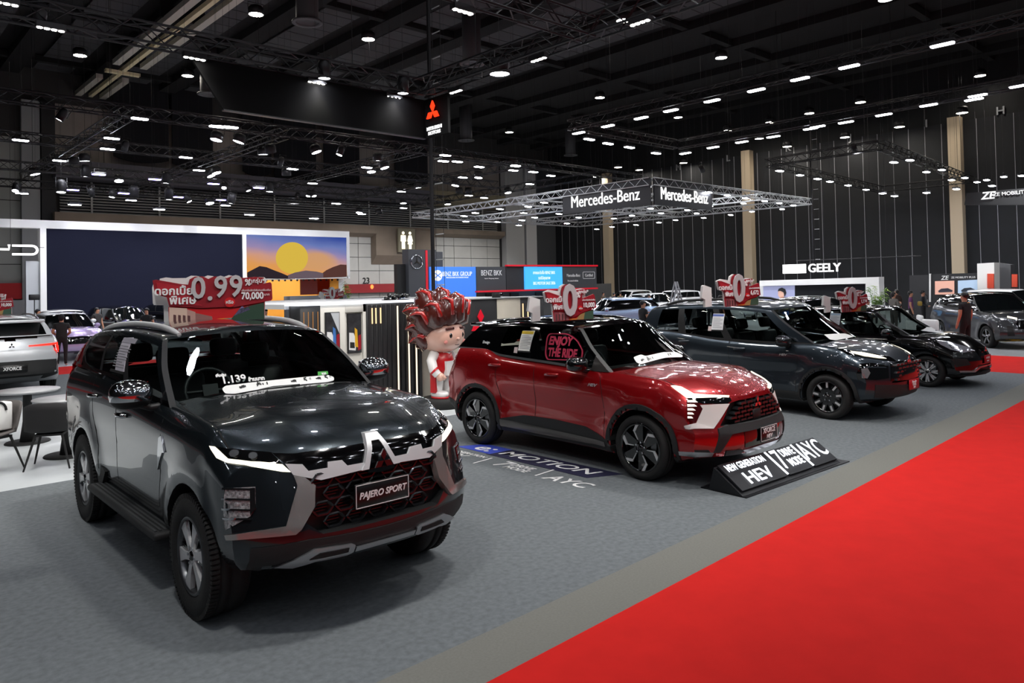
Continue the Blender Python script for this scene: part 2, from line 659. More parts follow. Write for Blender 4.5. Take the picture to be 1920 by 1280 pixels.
def cabin(car, S):
    """seats, dashboard and steering wheel seen through the windows"""
    zs, x0, x1, hw, zb = S['seat_z'], S['in_x0'], S['in_x1'], S['in_w'], S['in_top']
    mb = MB()
    mb.box((x0, -hw, .32), (x1, hw, .36))
    for s in (-1, 1): mb.box((x0, s * hw - .01, .34), (x1, s * hw + .01, zb))
    mb.box((x1 - .02, -hw, .34), (x1, hw, zb - .06))
    mb.box((x0, -hw, .34), (x0 + .02, hw, zb - .12))
    mb.build('cabin_tub', DARKIN, car)
    seatm = mat('seat_leather', '191a1c', .45)
    for xx, yy, wd in S['seats']:
        bk = bevel_box('seat', (-.10, -wd / 2, 0), (.05, wd / 2, .66), seatm, car, .05, 2, (xx, yy, zs), (0, -.25, 0))
        cu = bevel_box('seat_cushion', (-.02, -wd / 2, -.1), (.52, wd / 2, .06), seatm, bk, .05, 2, (0, 0, 0), (0, .25, 0))
        for q in ([0] if wd < .7 else [-wd * .32, wd * .32]):
            bevel_box('headrest', (-.06, -.14, .71), (.04, .14, .89), seatm, bk, .045, 2, (0, q, 0))
    xd = S['dash_x']
    db = bevel_box('dashboard', (xd - .2, -hw + .02, zb - .3), (x1 + .02, hw - .02, zb - .02), DARKIN, car, .06, 2)
    st = MB()
    n = 24
    for k in range(n):
        a, b = 2 * pi * k / n, 2 * pi * (k + 1) / n
        st.tube([(0, .185 * cos(a), .185 * sin(a)), (0, .185 * cos(b), .185 * sin(b))], .016, 6, cap=False)
    st.cbox((.01, 0, 0), (.04, .12, .1))
    st.tube([(.01, -.18, 0), (.01, .18, 0)], .014, 6)
    st.build('steering_wheel', mat('wheel_leather', '2a2d2f', .4), car, (xd - .30, -.37, zb + .0), (0, R(-22), 0))


def mirror_pair(car, at, size, shell, lower, tilt=0.0):
    """door mirrors: rounded housing with base arm and glass"""
    L, Wd, H = size
    for s in (-1, 1):
        bm = bmesh.new()
        bmesh.ops.create_uvsphere(bm, u_segments=16, v_segments=10, radius=1)
        for v in bm.verts:
            x, y, z = v.co
            k = 1 if x > -.3 else .3 / abs(x) if x < -.3 else 1
            v.co = (max(x, -.35) * L, math.copysign(abs(y) ** .75, y) * Wd, math.copysign(abs(z) ** .8, z) * H)
        me = D.meshes.new('mirror')
        bm.to_mesh(me)
        bm.free()
        for p in me.polygons:
            p.use_smooth = True
            p.material_index = 0 if p.center.z > -H * .35 else 1
        o = link('mirror', me, car, (at[0], s * at[1], at[2]), (0, 0, s * .15), [shell, lower])
        MB().tube([(0.0, 0, -H * .5), (0.02, -s * Wd * .9, -H * 1.0), (.05, -s * (Wd + .1), -H * .9)], .028, 8).build('mirror_arm', lower, o)
        MB().box((-.36 * L, -Wd * .82, -H * .7), (-.345 * L, Wd * .82, H * .75)).build('mirror_glass', CHROME, o)


def handles(car, bv, pos, m, mirror=True, L=.2):
    for x, z in pos:
        for s in ((-1, 1) if mirror else (-1,)):
            loc, nor, i, d = bv.ray_cast(Vector((x, s * 3, z)), Vector((0, -s, 0)))
            if loc is None: continue
            y = loc.y
            mb = MB().tube([(x - L / 2, y, z), (x - L / 2 + .02, y + s * .03, z + .004), (x, y + s * .04, z + .01), (x + L / 2 - .02, y + s * .03, z + .012), (x + L / 2, y, z + .012)], [.014, .018, .018, .018, .014], 8)
            mb.build('door_handle', m, car)


def lines(car, bv, name, paths, w=.007, m=None, view=SIDE, mirror=True):
    """panel gaps: narrow dark grooves along the body"""
    for p in paths:
        pts = sidep(strip(p, w)) if view == SIDE else (frontp(strip(p, w)) if view in (FRONT,) else [(a, b, 1) for a, b in strip(p, w)])
        patch(name, bv, pts, view, .0012, m or mat('panel_gap', '020203', .9), car, .06, mirror, .002)
# ------------------------------------------------------------------ the hall
def struct(name, mb, m, parent=None, loc=None):
    o = mb.build(name, m, parent, loc)
    if parent is None: o['kind'] = 'structure'
    return o


def slab(name, poly, z0, z1, m):
    return struct(name, MB().prism(poly, z0, z1, 'z'), m)


CARPET = mat('grey_carpet', '6c7174', .95, noise=.16, nscale=22, bump=.25, spec=.2)
CARPET2 = mat('light_grey_carpet_band', '777771', .95, noise=.06, nscale=60, bump=.2, spec=.2)
CARPETR = mat('red_carpet', 'cc221e', .95, noise=.05, nscale=4, bump=.2, spec=.15)
PALEFL = mat('pale_lounge_floor', 'bfc4c6', .45, noise=.05, nscale=3)
CONC = mat('hall_concrete', '5c5a57', .9)
slab('floor', [(-30, -25), (60, -25), (60, 60), (-30, 60)], -.30, -.012, CONC)
slab('floor', [(-12, 3.06), (2.9, 3.45), (8.07, 3.63), (16.1, 3.88), (18.3, 3.95), (18.3, 9.52), (-12, 9.52)], -.012, 0, CARPET)
slab('floor', [(-12, 2.6), (2.53, 3.02), (13.97, 3.37), (18.3, 3.50), (18.3, 3.95), (16.1, 3.88), (8.07, 3.63), (2.9, 3.45), (-12, 3.06)], -.012, 0, CARPET2)
slab('floor', [(-12, -12), (30, -12), (30, 3.86), (22, 3.62), (18.3, 3.50), (13.97, 3.37), (2.53, 3.02), (-12, 2.6)], -.012, 0, CARPETR)
slab('floor', [(-12, 9.52), (18.3, 9.52), (18.3, 16.6), (-12, 16.6)], -.012, 0, PALEFL)
slab('floor', [(-12, 16.6), (18.3, 16.6), (18.3, 22.1), (-12, 22.1)], -.012, 0, CARPET)
slab('floor', [(-12, 22.1), (18.3, 22.1), (18.3, 24.4), (-12, 24.4)], -.012, 0, CARPETR)
slab('floor', [(18.3, 3.50), (22, 3.62), (22, 24.4), (18.3, 24.4)], -.012, 0, CARPETR)
slab('floor', [(-12, 24.4), (24, 24.4), (24, 46.9), (-12, 46.9)], -.012, 0, mat('pale_stand_floor', 'a9acae', .35))
slab('floor', [(22, 3.62), (47.9, 4.5), (47.9, 24.4), (22, 24.4)], -.012, 0, mat('dark_stand_floor', '8b8e90', .5))
slab('floor', [(24, 24.4), (47.9, 24.4), (47.9, 46.9), (24, 46.9)], -.012, 0, mat('dark_stand_floor', '8b8e90', .5))
HALLW = mat('hall_black_wall', '0c0d0f', .85)
struct('wall_right', MB().box((48.0, -20, 0), (48.4, 47.4, 14.36)), mat('wall_right_backing', '6b6c6f', .8))
# curtain panels with narrow light slits between them
cur = MB().box((47.86, .014, 0), (47.99, .886, 10.9)).mesh('curtain_panel')
cur.materials.append(mat('black_curtain', '0d0f14', .8, noise=.25, nscale=1.2))
wr = D.objects['wall_right']
tie = MB().box((47.845, -.011, 0), (47.87, .011, 10.9)).mesh('curtain_tie')
tie.materials.append(mat('curtain_tie', '9a9ca1', .6))
for k in range(58):
    link('curtain_panel', cur, wr, (0, -5 + k * .9, 0))
    link('curtain_tie', tie, wr, (0, -5 + k * .9, 0))
struct('wall_right', MB().box((47.9, -20, 10.9), (47.99, 47, 14.36)), HALLW)
COLM = mat('beige_column', 'b9a88f', .7)
for y in (14.0, 27.1, 39.9, .9):
    struct('trim_%d' % int(y), MB().box((47.3, y - .32, 0), (47.85, y + .32, 11.1)), COLM)
LETG = mat('letter_grey', '8f9194', .6)
for ch, px, py in (('H', 1876, 208), ('I', 1737, 232), ('J', 1595, 258), ('K', 1478, 278), ('L', 1365, 297), ('M', 1272, 314), ('O', 1105, 340)):
    p = onX(px, py, 47.8)
    tag(text('wall_letter', ch, .62, LETG, None, p, (pi / 2, 0, -pi / 2), depth=.06, bold=.01), 'pale letter %s mounted high on the black right wall' % ch, 'letter', 'bay letters')
# ---- concrete wall at the back
WALLB = mat('wall_concrete', 'bab8b3', .85, noise=.05, nscale=1.5)
CONB = mat('brown_concrete', '86786a', .85, noise=.08, nscale=1.2)
wb_ = struct('wall_back', MB().box((-14, 47.0, 0), (48, 47.4, 14.36)), mat('wall_joint', '3c3b39', .9))
pw = {}
def wall_panel(x0, x1, z0, z1, m=WALLB, y=46.94, t=.06):
    return MB().box((x0 + .02, y, z0 + .02), (x1 - .02, y + t, z1 - .02)).build('wall_panel', m, wb_)
for i in range(19):
    for j in range(6):
        x0, z0 = 8.9 + i * 1.75, .35 + j * .98
        if x0 < 41.5: wall_panel(x0, min(x0 + 1.75, 41.8), z0, z0 + .98)
for i in range(12):
    x0 = 8.9 + i * 2.75
    wall_panel(x0, x0 + 2.75, 9.35, 12.6, mat('wall_concrete_upper', '958d85', .85, noise=.06, nscale=1))
for i in range(4):
    for j in range(3): wall_panel(-3 + i * 2.9, -.1 + i * 2.9, .3 + j * 3.4, 3.7 + j * 3.4, mat('wall_concrete_left', '9a9c97', .85, noise=.05, nscale=1))
struct('trim_5', MB().prism([(46.9, 5.72), (46.0, 5.95), (46.0, 6.5), (46.9, 6.5)], 9.0, 29.2, 'x'), CONB)
struct('trim_5', MB().prism([(46.9, 5.9), (46.2, 6.15), (46.2, 6.5), (46.9, 6.5)], 34.4, 41.8, 'x'), CONB)
lou = struct('wall_louvre', MB().box((9.4, 46.9, 6.5), (41.4, 46.95, 8.3)), mat('louvre_dark', '26262a', .8))
sl = MB().prism([(46.72, 0), (46.88, .07), (46.88, .10), (46.72, .03)], 9.4, 41.4, 'x').mesh('louvre_slat')
sl.materials.append(mat('louvre_slat', 'a9a9a6', .5))
for k in range(11): link('louvre_slat', sl, lou, (0, 0, 6.56 + k * .16))
for k in range(9): MB().box((10.9 + k * 3.6, 46.66, 6.5), (11.0 + k * 3.6, 46.72, 8.3)).build('louvre_post', mat('louvre_slat', 'a9a9a6', .5), lou)
struct('trim_6', MB().box((9.0, 45.6, 8.35), (34, 46.9, 9.3)), mat('duct_violet_grey', '55535a', .8))
struct('trim_7', MB().prism([(46.9, 8.3), (45.7, 8.6), (45.7, 9.4), (46.9, 9.4)], 34, 41.5, 'x'), mat('ledge_tan', '7d745f', .85))
# projecting concrete block with the toilet sign
blk = struct('trim_8', MB().prism([(46.9, 3.75), (46.2, 4.4), (46.2, 6.5), (46.9, 6.5)], 29.2, 34.4, 'x'), CONB)
for x0, x1, c in ((42.0, 44.1, 'b3b3b2'), (44.35, 45.6, 'c3c3c4')):
    struct('trim_9', MB().box((x0, 46.3, 0), (x1, 46.9, 12.5)), mat('pillar_' + c, c, .8))
struct('trim_10', MB().box((45.6, 46.2, 0), (48, 46.9, 12.5)), mat('grey_return', '3f4145', .8))
struct('trim_11', MB().box((8.5, 46.5, 0), (9.15, 46.9, 12.5)), mat('black_pipe_column', '1a1a1c', .6))
struct('trim_12', MB().box((7.6, 46.6, 0), (8.45, 46.9, 12.5)), mat('pale_column', '9a9c9c', .8))
struct('wall_left', MB().box((-14.4, -20, 0), (-14, 47, 14.36)), HALLW)
# hanging dark cloths below the ceiling near the back wall
DRAPE = mat('dark_drape', '0f0f14', .9)
for k, (x0, x1, z0) in enumerate(((12.0, 15.0, 9.6), (15.2, 17.6, 9.5), (19.5, 21.4, 9.4), (21.6, 24.6, 9.2), (25.2, 28.0, 9.3), (31.0, 34.0, 9.7))):
    pts = [(x0 + (x1 - x0) * i / 8, z0 + .25 * (2 * i / 8 - 1) ** 2) for i in range(9)]
    d = MB().prism(pts + [(x1, 14.36), (x0, 14.36)], 46.3, 46.4, 'y').build('drape', DRAPE)
    tag(d, 'dark cloth hung before the upper concrete wall, %s from the left' % ('first', 'second', 'third', 'fourth', 'fifth', 'sixth')[k], 'drape', 'dark cloths on the back wall')
# ---- ceiling with deep beams and panel strips
CEIL = mat('ceiling_black', '0b0b0c', .95)
CEILP = mat('ceiling_panel', '454547', .9)
ce = struct('ceiling', MB().box((-14, -20, 14.35), (48, 47, 14.6)), CEIL)
pm = MB().box((0, 0, 0), (1.75, 1.02, .05)).mesh('ceiling_panel')
pm.materials.append(CEILP)
bm_ = MB().box((-.45, -20, 13.95), (.45, 47, 14.35)).mesh('ceiling_beam')
bm_.materials.append(mat('ceiling_beam', '0f0f10', .95))
for i in range(-1, 10):
    X = 12.95 + (i - 1) * 3.9
    link('ceiling_beam', bm_, ce, (X + 1.98, 0, 0))
    if i < 6:
        for k in range(38): link('ceiling_panel', pm, ce, (X - .9, 6 + k * 1.07, 14.25))
for k in range(6):
    link('ceiling_beam', MB().box((-14, 0, 14.0), (48, .35, 14.3)).mesh('b'), ce, (0, 4 + k * 8, 0)).data.materials.append(mat('ceiling_beam', '0f0f10', .95))
# overhead crane rails lit from below
YEL = mat('cream_rail', 'fff0c4', .5)
GRL = mat('grey_rail', 'cfcbbd', .5)
cr = empty('crane_rail', (11.0, 26, 13.3), 0, 'long cream overhead crane rail with grey side tracks under dark ceiling', 'rail')
MB().box((-.10, 0, -.1), (.10, 36, .1)).build('centre_beam', YEL, cr)
for s, (y0, y1) in ((-1, (0, 13.5)), (1, (0, 13.5)), (-1, (16.5, 21.5)), (1, (16.5, 21.5)), (-1, (24.5, 30)), (1, (24.5, 30))):
    MB().box((s * .62 - .16, y0, -.12), (s * .62 + .16, y1, .12)).build('side_track', GRL, cr)
MB().box((-.8, 14.6, -.2), (.8, 14.9, -.05)).build('end_stop', YEL, cr)
for y in (6, 14, 22, 30): MB().box((-.9, y, .1), (.9, y + .12, 1.0)).build('rail_hanger', CEIL, cr)
DUCT = mat('duct_grey', '5b5b5d', .7, .2)
for k, (px, py, z, r, h) in enumerate(((392, 175, 12.0, .42, 1.38), (281, 265, 12.0, .45, 1.38), (874, 262, 12.0, .42, 1.38), (1070, 290, 12.0, .4, 1.38), (576, 40, 12.1, .42, 1.28), (885, 118, 12.1, .42, 1.28))):
    p = onZ(px, py, z)
    d = empty('air_nozzle', p, 0, 'round grey air nozzle hanging from the dark ceiling, %s' % ('beside the near crane rail', 'above the left trusses', 'right of the hung emblem', 'farthest right of them', 'topmost in view', 'above the single truss lamp')[k], 'air outlet', 'ceiling air nozzles')
    h = 14.36 - z
    MB().lathe([(.01, h), (r, h), (r, 0), (r * .95, -.03), (r * .95, 0), (.01, .05)], 18).build('nozzle_drum', DUCT, d)
    MB().lathe([(r * 1.0, 0), (r * 1.35, -.02), (r * 1.35, -.07), (r * 1.0, -.05)], 18, closed=True).build('nozzle_rim', DUCT, d)

# ------------------------------------------------------------------ trusses
ALU = mat('truss_aluminium', 'b9bbbd', .4, .6)
TBLK = mat('truss_black', '1b1b1d', .5, .3)
TGRY = mat('truss_dark_grey', '222225', .4, .5)


def truss(a, b, s, m, label, group=None, pitch=None):
    a, b = Vector(a), Vector(b)
    L = (b - a).length
    t = empty('lighting_truss', a, math.atan2(b.y - a.y, b.x - a.x), label, 'truss', group)
    h = s / 2
    for y in (-h, h):
        for z in (-h, h): MB().tube([(0, y, z), (L, y, z)], .022 * s / .3, 5, smooth=True).build('chord', m, t)
    n = max(2, int(L / (pitch or s * 1.15)))
    mb = MB()
    C4 = [(-h, -h), (h, -h), (h, h), (-h, h)]
    for i in range(n):
        x0, x1 = L * i / n, L * (i + 1) / n
        for k in range(4):
            p, q = C4[k], C4[(k + 1) % 4]
            if i % 2: p, q = q, p
            mb.tube([(x0, *p), (x1, *q)], .012 * s / .3, 3, cap=False, smooth=False)
    tag(mb.build('lattice', m, t), kind='stuff')
    for f in (.12, .88): MB().tube([(L * f, 0, h), (L * f, 0, 14.33 - a.z)], .008, 4).build('hanger_wire', TBLK, t)
    return t


ZR = 6.25
truss((-4, 12.8, ZR), (9.2, 12.8, ZR), .32, TGRY, 'dark truss carrying the long black hanging banner')
truss((9.2, 12.8, ZR), (9.2, -3, ZR), .32, TGRY, 'dark truss running from the hung emblem corner towards the camera')
truss((-4, 8.05, ZR), (9.2, 8.05, ZR), .32, TGRY, 'dark truss crossing the top middle of the picture')
truss((-4, 3.0, ZR), (9.2, 3.0, ZR), .32, TGRY, 'dark truss overhead in front of the parked cars')
truss((17.9, -3, 7.25), (17.9, 16.5, 7.25), .3, TBLK, 'black truss with bright panel lamps at the upper right, nearer of the two long rows')
truss((23.8, -3, 7.25), (23.8, 16.5, 7.25), .3, TGRY, 'black truss with thin panel lamps at the upper right, farther of the two long rows')
truss((17.9, 16.5, 7.25), (23.8, 16.5, 7.25), .3, TBLK, 'short black truss joining the ends of the two long lamp rows')
for y, nm in ((24.3, 'foremost of the cross trusses above the left stand'), (30.5, 'second cross truss above the left stand'), (35.0, 'third cross truss above the left stand'), (40.5, 'rearmost cross truss above the left stand')):
    truss((-3, y, 7.55 if y < 34 else 7.2), (32 if y < 30 else 27, y, 7.55 if y < 34 else 7.2), .34, TGRY if y < 34 else TBLK, 'dark lighting truss, ' + nm)
for x, nm in ((6.7, 'leftmost'), (11.7, 'second from the left'), (17.4, 'third from the left'), (23.0, 'fourth from the left'), (28.5, 'rightmost')):
    truss((x, 24.3, 7.5), (x, 40.5, 7.15), .34, TGRY, 'dark lighting truss running back over the left stand, ' + nm)
MZ = 6.15
for a, b, nm in (((24.7, 18.4, MZ), (24.7, 35, MZ), 'left side of the frame'), ((24.7, 18.4, MZ), (38.5, 18.4, MZ), 'front right side of the frame'), ((38.5, 18.4, MZ), (38.5, 35, MZ), 'far right side of the frame'), ((24.7, 35, MZ), (38.5, 35, MZ), 'back side of the frame'),
                 ((29.3, 18.4, MZ), (29.3, 35, MZ), 'inner long bar nearer the left'), ((34.0, 18.4, MZ), (34.0, 35, MZ), 'inner long bar nearer the right'), ((24.7, 26.7, MZ), (38.5, 26.7, MZ), 'cross bar through the middle')):
    truss(a, b, .3, ALU, 'bright aluminium truss under the lit rectangular frame, ' + nm)
zr = [Vector((min(q.x, 47.2), q.y, q.z)) for q in (onZ(1440, 305, 7.4), onZ(1650, 272, 7.4), onZ(1850, 345, 7.4), onZ(1680, 360, 7.4))]
for i, nm in enumerate(('back side', 'left to right upper side', 'near side', 'lower side')):
    truss(zr[i], zr[(i + 1) % 4], .34, TBLK, 'dark truss of the rig at the far right, ' + nm)
# climbing ladders hung beside rigging poles
def ladder_pole(px, ytop, ybot, X, label, m):
    a, b = onX(px[1], ybot, X), onX(px[0], ytop, X)
    t = empty('rigging_mast', (a.x, a.y, a.z), 0, label, 'mast')
    H = b.z - a.z
    MB().box((-.03, -.03, 0), (.03, .03, H)).build('mast_pole', m, t)
    for s in (0.1, .38): MB().tube([(.02, -s, 0), (.02, -s, H)], .006, 4).build('ladder_wire', m, t)
    MB().tube([(0, 0, H), (0, 0, 14.36 - a.z)], .01, 4).build('hanger_wire', m, t)
    n = int(H / .55)
    mb = MB().tube([(0, 0, 0), (0, -.28, 0)], .012, 5)
    me = mb.mesh('ladder_rung')
    me.materials.append(ALU)
    for k in range(n): link('ladder_rung', me, t, (.02, -.1, .3 + k * .55))
    return t


ladder_pole((803.5, 813), -30, 560, 9.75, 'thin dark mast with a wire ladder in front of the hung emblem', TBLK)
ladder_pole((1511, 1526), 228, 515, 40, 'grey mast with wire ladder before the black right wall', TGRY)

# ------------------------------------------------------------------ lamps
LW = emat('lamp_white', 'f4f6ff', 60)
LWH = emat('lamp_high_bay', 'fff6e8', 70)
LP_ = emat('lamp_violet', '9c8cff', 22)
LWARM = emat('lamp_warm', 'fff0b8', 16)
HOUS = mat('lamp_housing', '1d1d20', .5, .3)


def proto_panel(w, d, em):
    a = MB().prism(rounded([(-w / 2, -d / 2), (w / 2, -d / 2), (w / 2, d / 2), (-w / 2, d / 2)], d * .3), .02, .1, 'z').mesh('lamp_housing')
    a.materials.append(HOUS)
    b = MB().prism(rounded([(-w * .46, -d * .42), (w * .46, -d * .42), (w * .46, d * .42), (-w * .46, d * .42)], d * .3, 2), 0, .02, 'z').mesh('lamp_lens')
    b.materials.append(em)
    c = MB().tube([(-w * .3, 0, .1), (-w * .3, 0, .22), (w * .3, 0, .22), (w * .3, 0, .1)], .01, 4).mesh('lamp_bracket')
    c.materials.append(HOUS)
    return [('lamp_housing', a), ('lamp_lens', b), ('lamp_bracket', c)]


def proto_can(r, h, em):
    a = MB().lathe([(.001, h), (r * .75, h), (r, h * .75), (r, .0), (r * .92, .01), (r * .92, .03)], 12).mesh('lamp_housing')
    a.materials.append(HOUS)
    b = MB().lathe([(.001, .005), (r * .93, .02)], 12).mesh('lamp_lens')
    b.materials.append(em)
    c = MB().tube([(-r - .02, 0, h * .4), (-r - .02, 0, h + .12), (r + .02, 0, h + .12), (r + .02, 0, h * .4)], .012, 4).mesh('lamp_bracket')
    c.materials.append(HOUS)
    return [('lamp_housing', a), ('lamp_lens', b), ('lamp_bracket', c)]


PROT = {'panel': proto_panel(.50, .20, LW), 'flat': proto_panel(.50, .26, LW), 'violet': proto_panel(.5, .3, LP_), 'bay': proto_can(.30, .35, LWH), 'round': proto_can(.20, .3, LW), 'can': proto_can(.12, .36, LW), 'head': proto_can(.17, .5, LW)}
ORD = ['first', 'second', 'third', 'fourth', 'fifth', 'sixth', 'seventh', 'eighth', 'ninth', 'tenth', 'eleventh', 'twelfth', 'thirteenth', 'fourteenth', 'fifteenth', 'sixteenth', 'seventeenth', 'eighteenth', 'nineteenth', 'twentieth']


WIRE = MB().tube([(0, 0, 0), (0, 0, 1)], .004, 3).mesh('hanger_wire')
WIRE.materials.append(HOUS)


def lamp(kind, p, rz, label, group, tilt=(0, 0)):
    t = empty({'bay': 'high_bay_lamp', 'panel': 'panel_lamp', 'flat': 'panel_lamp', 'violet': 'violet_panel_lamp'}.get(kind, 'spot_lamp'), p, rz, label, 'lamp', group)
    for n, me in PROT[kind]: link(n, me, t, None, (tilt[0], tilt[1], 0))
    link('hanger_wire', WIRE, t, (0, 0, .15)).scale = (1, 1, (14.33 if kind == 'bay' else 14.33) - p[2] - .15)
    return t


def row(kind, pts, z, rz, what, group, tilts=None, lim=None):
    pts = sorted(pts)
    for i, (px, py) in enumerate(pts):
        zz = [z] if lim is None else [z, z - .8, z - 1.5, z - 2.1]
        for q in zz:
            p = onZ(px, py, q)
            if lim is None or (p.y < lim[1] and p.x < lim[0]): break
        p.x, p.y = min(p.x, 46.8), min(p.y, 45.3)
        n = ORD[i] if i < 20 else '%s past the twentieth' % ORD[i - 20] if i < 40 else '%s past the fortieth' % ORD[i - 40]
        tl = (0, 0) if tilts is None else (random.uniform(-tilts, tilts), random.uniform(-tilts, tilts))
        lamp(kind, p, rz, what + ', ' + n + ' from the left', group, tl)


def zp(ox, oy, s, l): return [(ox + u / s, oy + v / s) for u, v in l]
bays = zp(640, 0, 2.977, [(150, 222), (1573, 118), (938, 740), (1443, 547), (1880, 657), (1427, 988), (1545, 935), (1860, 978)]) + zp(1280, 0, 2.977, [(215, 325), (252, 730), (487, 685), (707, 635), (992, 573), (1660, 425), (428, 775), (632, 830), (913, 770), (1210, 710), (1560, 632), (155, 935), (1135, 0)]) + [(480, 28), (150, 105), (352, 143)]
row('bay', bays, 12.9, 0, 'round white high bay lamp on the black ceiling', 'high bay ceiling lamps', lim=(47, 46))
row('panel', [(1085, 250), (1140, 237), (1202, 222), (1258, 208), (1335, 190), (1418, 170), (1500, 149), (1592, 126), (1767, 85)], 7.0, pi / 2, 'bright panel lamp in the nearer long row at upper right', 'nearer long row of panel lamps')
row('panel', [(1105, 262), (1140, 270), (1180, 277), (1230, 288)], 7.0, 0, 'panel lamp on the short truss between the two long rows', 'short row of panel lamps')
row('panel', [(1285, 288), (1337, 277), (1391, 267), (1450, 257), (1520, 242), (1586, 230), (1657, 216), (1741, 198), (1833, 180), (1912, 162)], 7.0, pi / 2, 'thin panel lamp in the farther long row at upper right', 'farther long row of panel lamps')
for kk, (y, z) in enumerate(((0, 7.0), (1.8, 7.0), (3.6, 7.0))):
    lamp('panel', (17.9, y, z), pi / 2, 'panel lamp overhead outside the picture on the nearer long row, %s' % ORD[kk], 'nearer long row, beyond the frame')
mbp = zp(640, 0, 2.977, [(685, 1207), (748, 1190), (885, 1168), (1043, 1155), (1132, 1132), (1295, 1103), (695, 1238), (870, 1240), (990, 1258), (1018, 1190), (1008, 1230), (1080, 1215), (1215, 1195), (1325, 1215), (1260, 1248)]) + zp(1080, 320, 4, [(995, 165), (1135, 187), (1270, 208), (1415, 230), (1525, 245), (1630, 262), (1545, 290), (1320, 308), (1255, 247), (1005, 268), (1160, 333), (957, 355), (905, 322), (835, 297), (637, 320), (560, 285), (420, 338), (375, 382), (285, 360), (270, 422), (450, 408), (622, 390), (747, 372), (157, 440)])
row('flat', mbp, 5.95, .3, 'bright flat lamp under the aluminium frame', 'lamps of the aluminium frame', lim=(47, 44))
row('flat', zp(1080, 320, 4, [(195, 150), (255, 162), (400, 110), (540, 122), (665, 95), (740, 128), (840, 118), (865, 155)]), 6.95, .3, 'bright flood lamp along the top of the two hung name panels', 'floods over the hung name panels')
A0 = lambda l: zp(0, 220, 5.818, l)
A1 = lambda l: zp(300, 220, 5.333, l)
A2 = lambda l: zp(640, 300, 5.333, l)
row('flat', A0([(225, 255), (1525, 20), (1220, 235), (1175, 350), (650, 477), (240, 833), (815, 957), (1430, 908), (1738, 1008)]) + A1([(570, 97), (640, 100), (705, 103), (258, 405), (390, 533), (1325, 520), (1527, 663), (655, 883), (895, 977), (1540, 1014), (1763, 865)]), 7.2, 0, 'white flat lamp on the trusses over the left stand', 'flat lamps over the left stand', lim=(44, 40))
row('flat', A2([(1020, 15), (1160, 20), (255, 78), (1378, 72), (1215, 177), (1720, 107), (600, 318), (622, 482), (1885, 243), (205, 543), (1275, 357), (1427, 380), (1740, 63)]) + [(835, 292), (967, 311), (1000, 323), (1033, 330)], 7.2, 0, 'white flat lamp over the middle background', 'flat lamps over the middle background', lim=(44, 42))
row('round', A0([(385, 625), (810, 512), (925, 480), (1298, 697)]) + A1([(1108, 350), (1568, 352), (517, 588), (568, 560), (1265, 580), (500, 862), (560, 230), (783, 250), (1032, 375)]), 7.1, 0, 'bright round spot lamp over the left stand', 'round spots over the left stand', .35, (44, 40))
row('round', A2([(365, 8), (300, 122), (435, 82), (770, 280), (1138, 258), (1180, 330), (513, 425), (620, 435), (380, 543), (180, 530), (882, 475), (1065, 445), (1668, 330), (1370, 180), (1272, 330)]), 7.1, 0, 'bright round spot lamp over the middle background', 'round spots over the middle background', .3, (44, 42))
row('violet', A0([(1078, 627), (1690, 680), (797, 795), (1350, 832)]) + A1([(535, 668), (988, 708), (185, 800), (610, 828)]), 6.6, 0, 'violet glowing panel lamp over the left stand', 'violet panel lamps', lim=(44, 38))
row('head', A0([(930, 650), (1810, 720), (667, 820), (1845, 900), (1467, 873)]) + A1([(1097, 745), (708, 862)]), 6.8, 0, 'black moving head lamp over the left stand', 'moving head lamps', .15, (44, 38))
row('can', A0([(165, 805), (1005, 862), (1220, 873), (1845, 823), (640, 30)]) + A1([(640, 708), (887, 735), (295, 845), (1480, 790), (1543, 790), (1790, 378)]), 6.9, 0, 'slim black can spot over the left stand', 'can spots over the left stand', .5, (44, 39))
row('flat', [(1462, 321), (1500, 329), (1533, 336), (1556, 341), (1590, 348), (1624, 356), (1655, 363), (1677, 368), (1676, 305), (1706, 301), (1766, 319), (1737, 323), (1784, 338), (1809, 334), (1832, 342), (1850, 338), (1860, 349), (1793, 355), (1737, 362), (1882, 332), (1915, 330)], 7.0, 0, 'small lamp on the far right rig', 'lamps of the far right rig', lim=(46, 44))
# four-cell blinders on the near rig, each with a real beam below it
cell = MB()
cellh = MB().box((-.19, -.06, 0), (.19, .06, .09)).mesh('lamp_housing')
cellh.materials.append(HOUS)
lens = MB().lathe([(.001, -.012), (.034, -.008), (.040, 0)], 10).mesh('lamp_lens')
lens.materials.append(emat('lamp_blinder', 'fffaf0', 60))
def blinder(p, rz, label, energy=170, aim=(0, 0), warm=False):
    t = empty('blinder_lamp', p, rz, label, 'lamp', 'four cell lamps of the near rig')
    link('lamp_housing', cellh, t)
    for k in range(4): link('lamp_lens', lens, t, (-.14 + k * .093, 0, 0))
    l = D.lights.new('lamp_beam', 'SPOT')
    l.energy = energy
    l.spot_size = R(115)
    l.spot_blend = .8
    l.shadow_soft_size = .22
    l.color = (1.0, .97, .93)
    lo = D.objects.new('lamp_beam', l)
    COL.objects.link(lo)
    lo.parent = t
    lo.location = (0, 0, -.06)
    lo.rotation_euler = (aim[0], aim[1], 0)
    return t


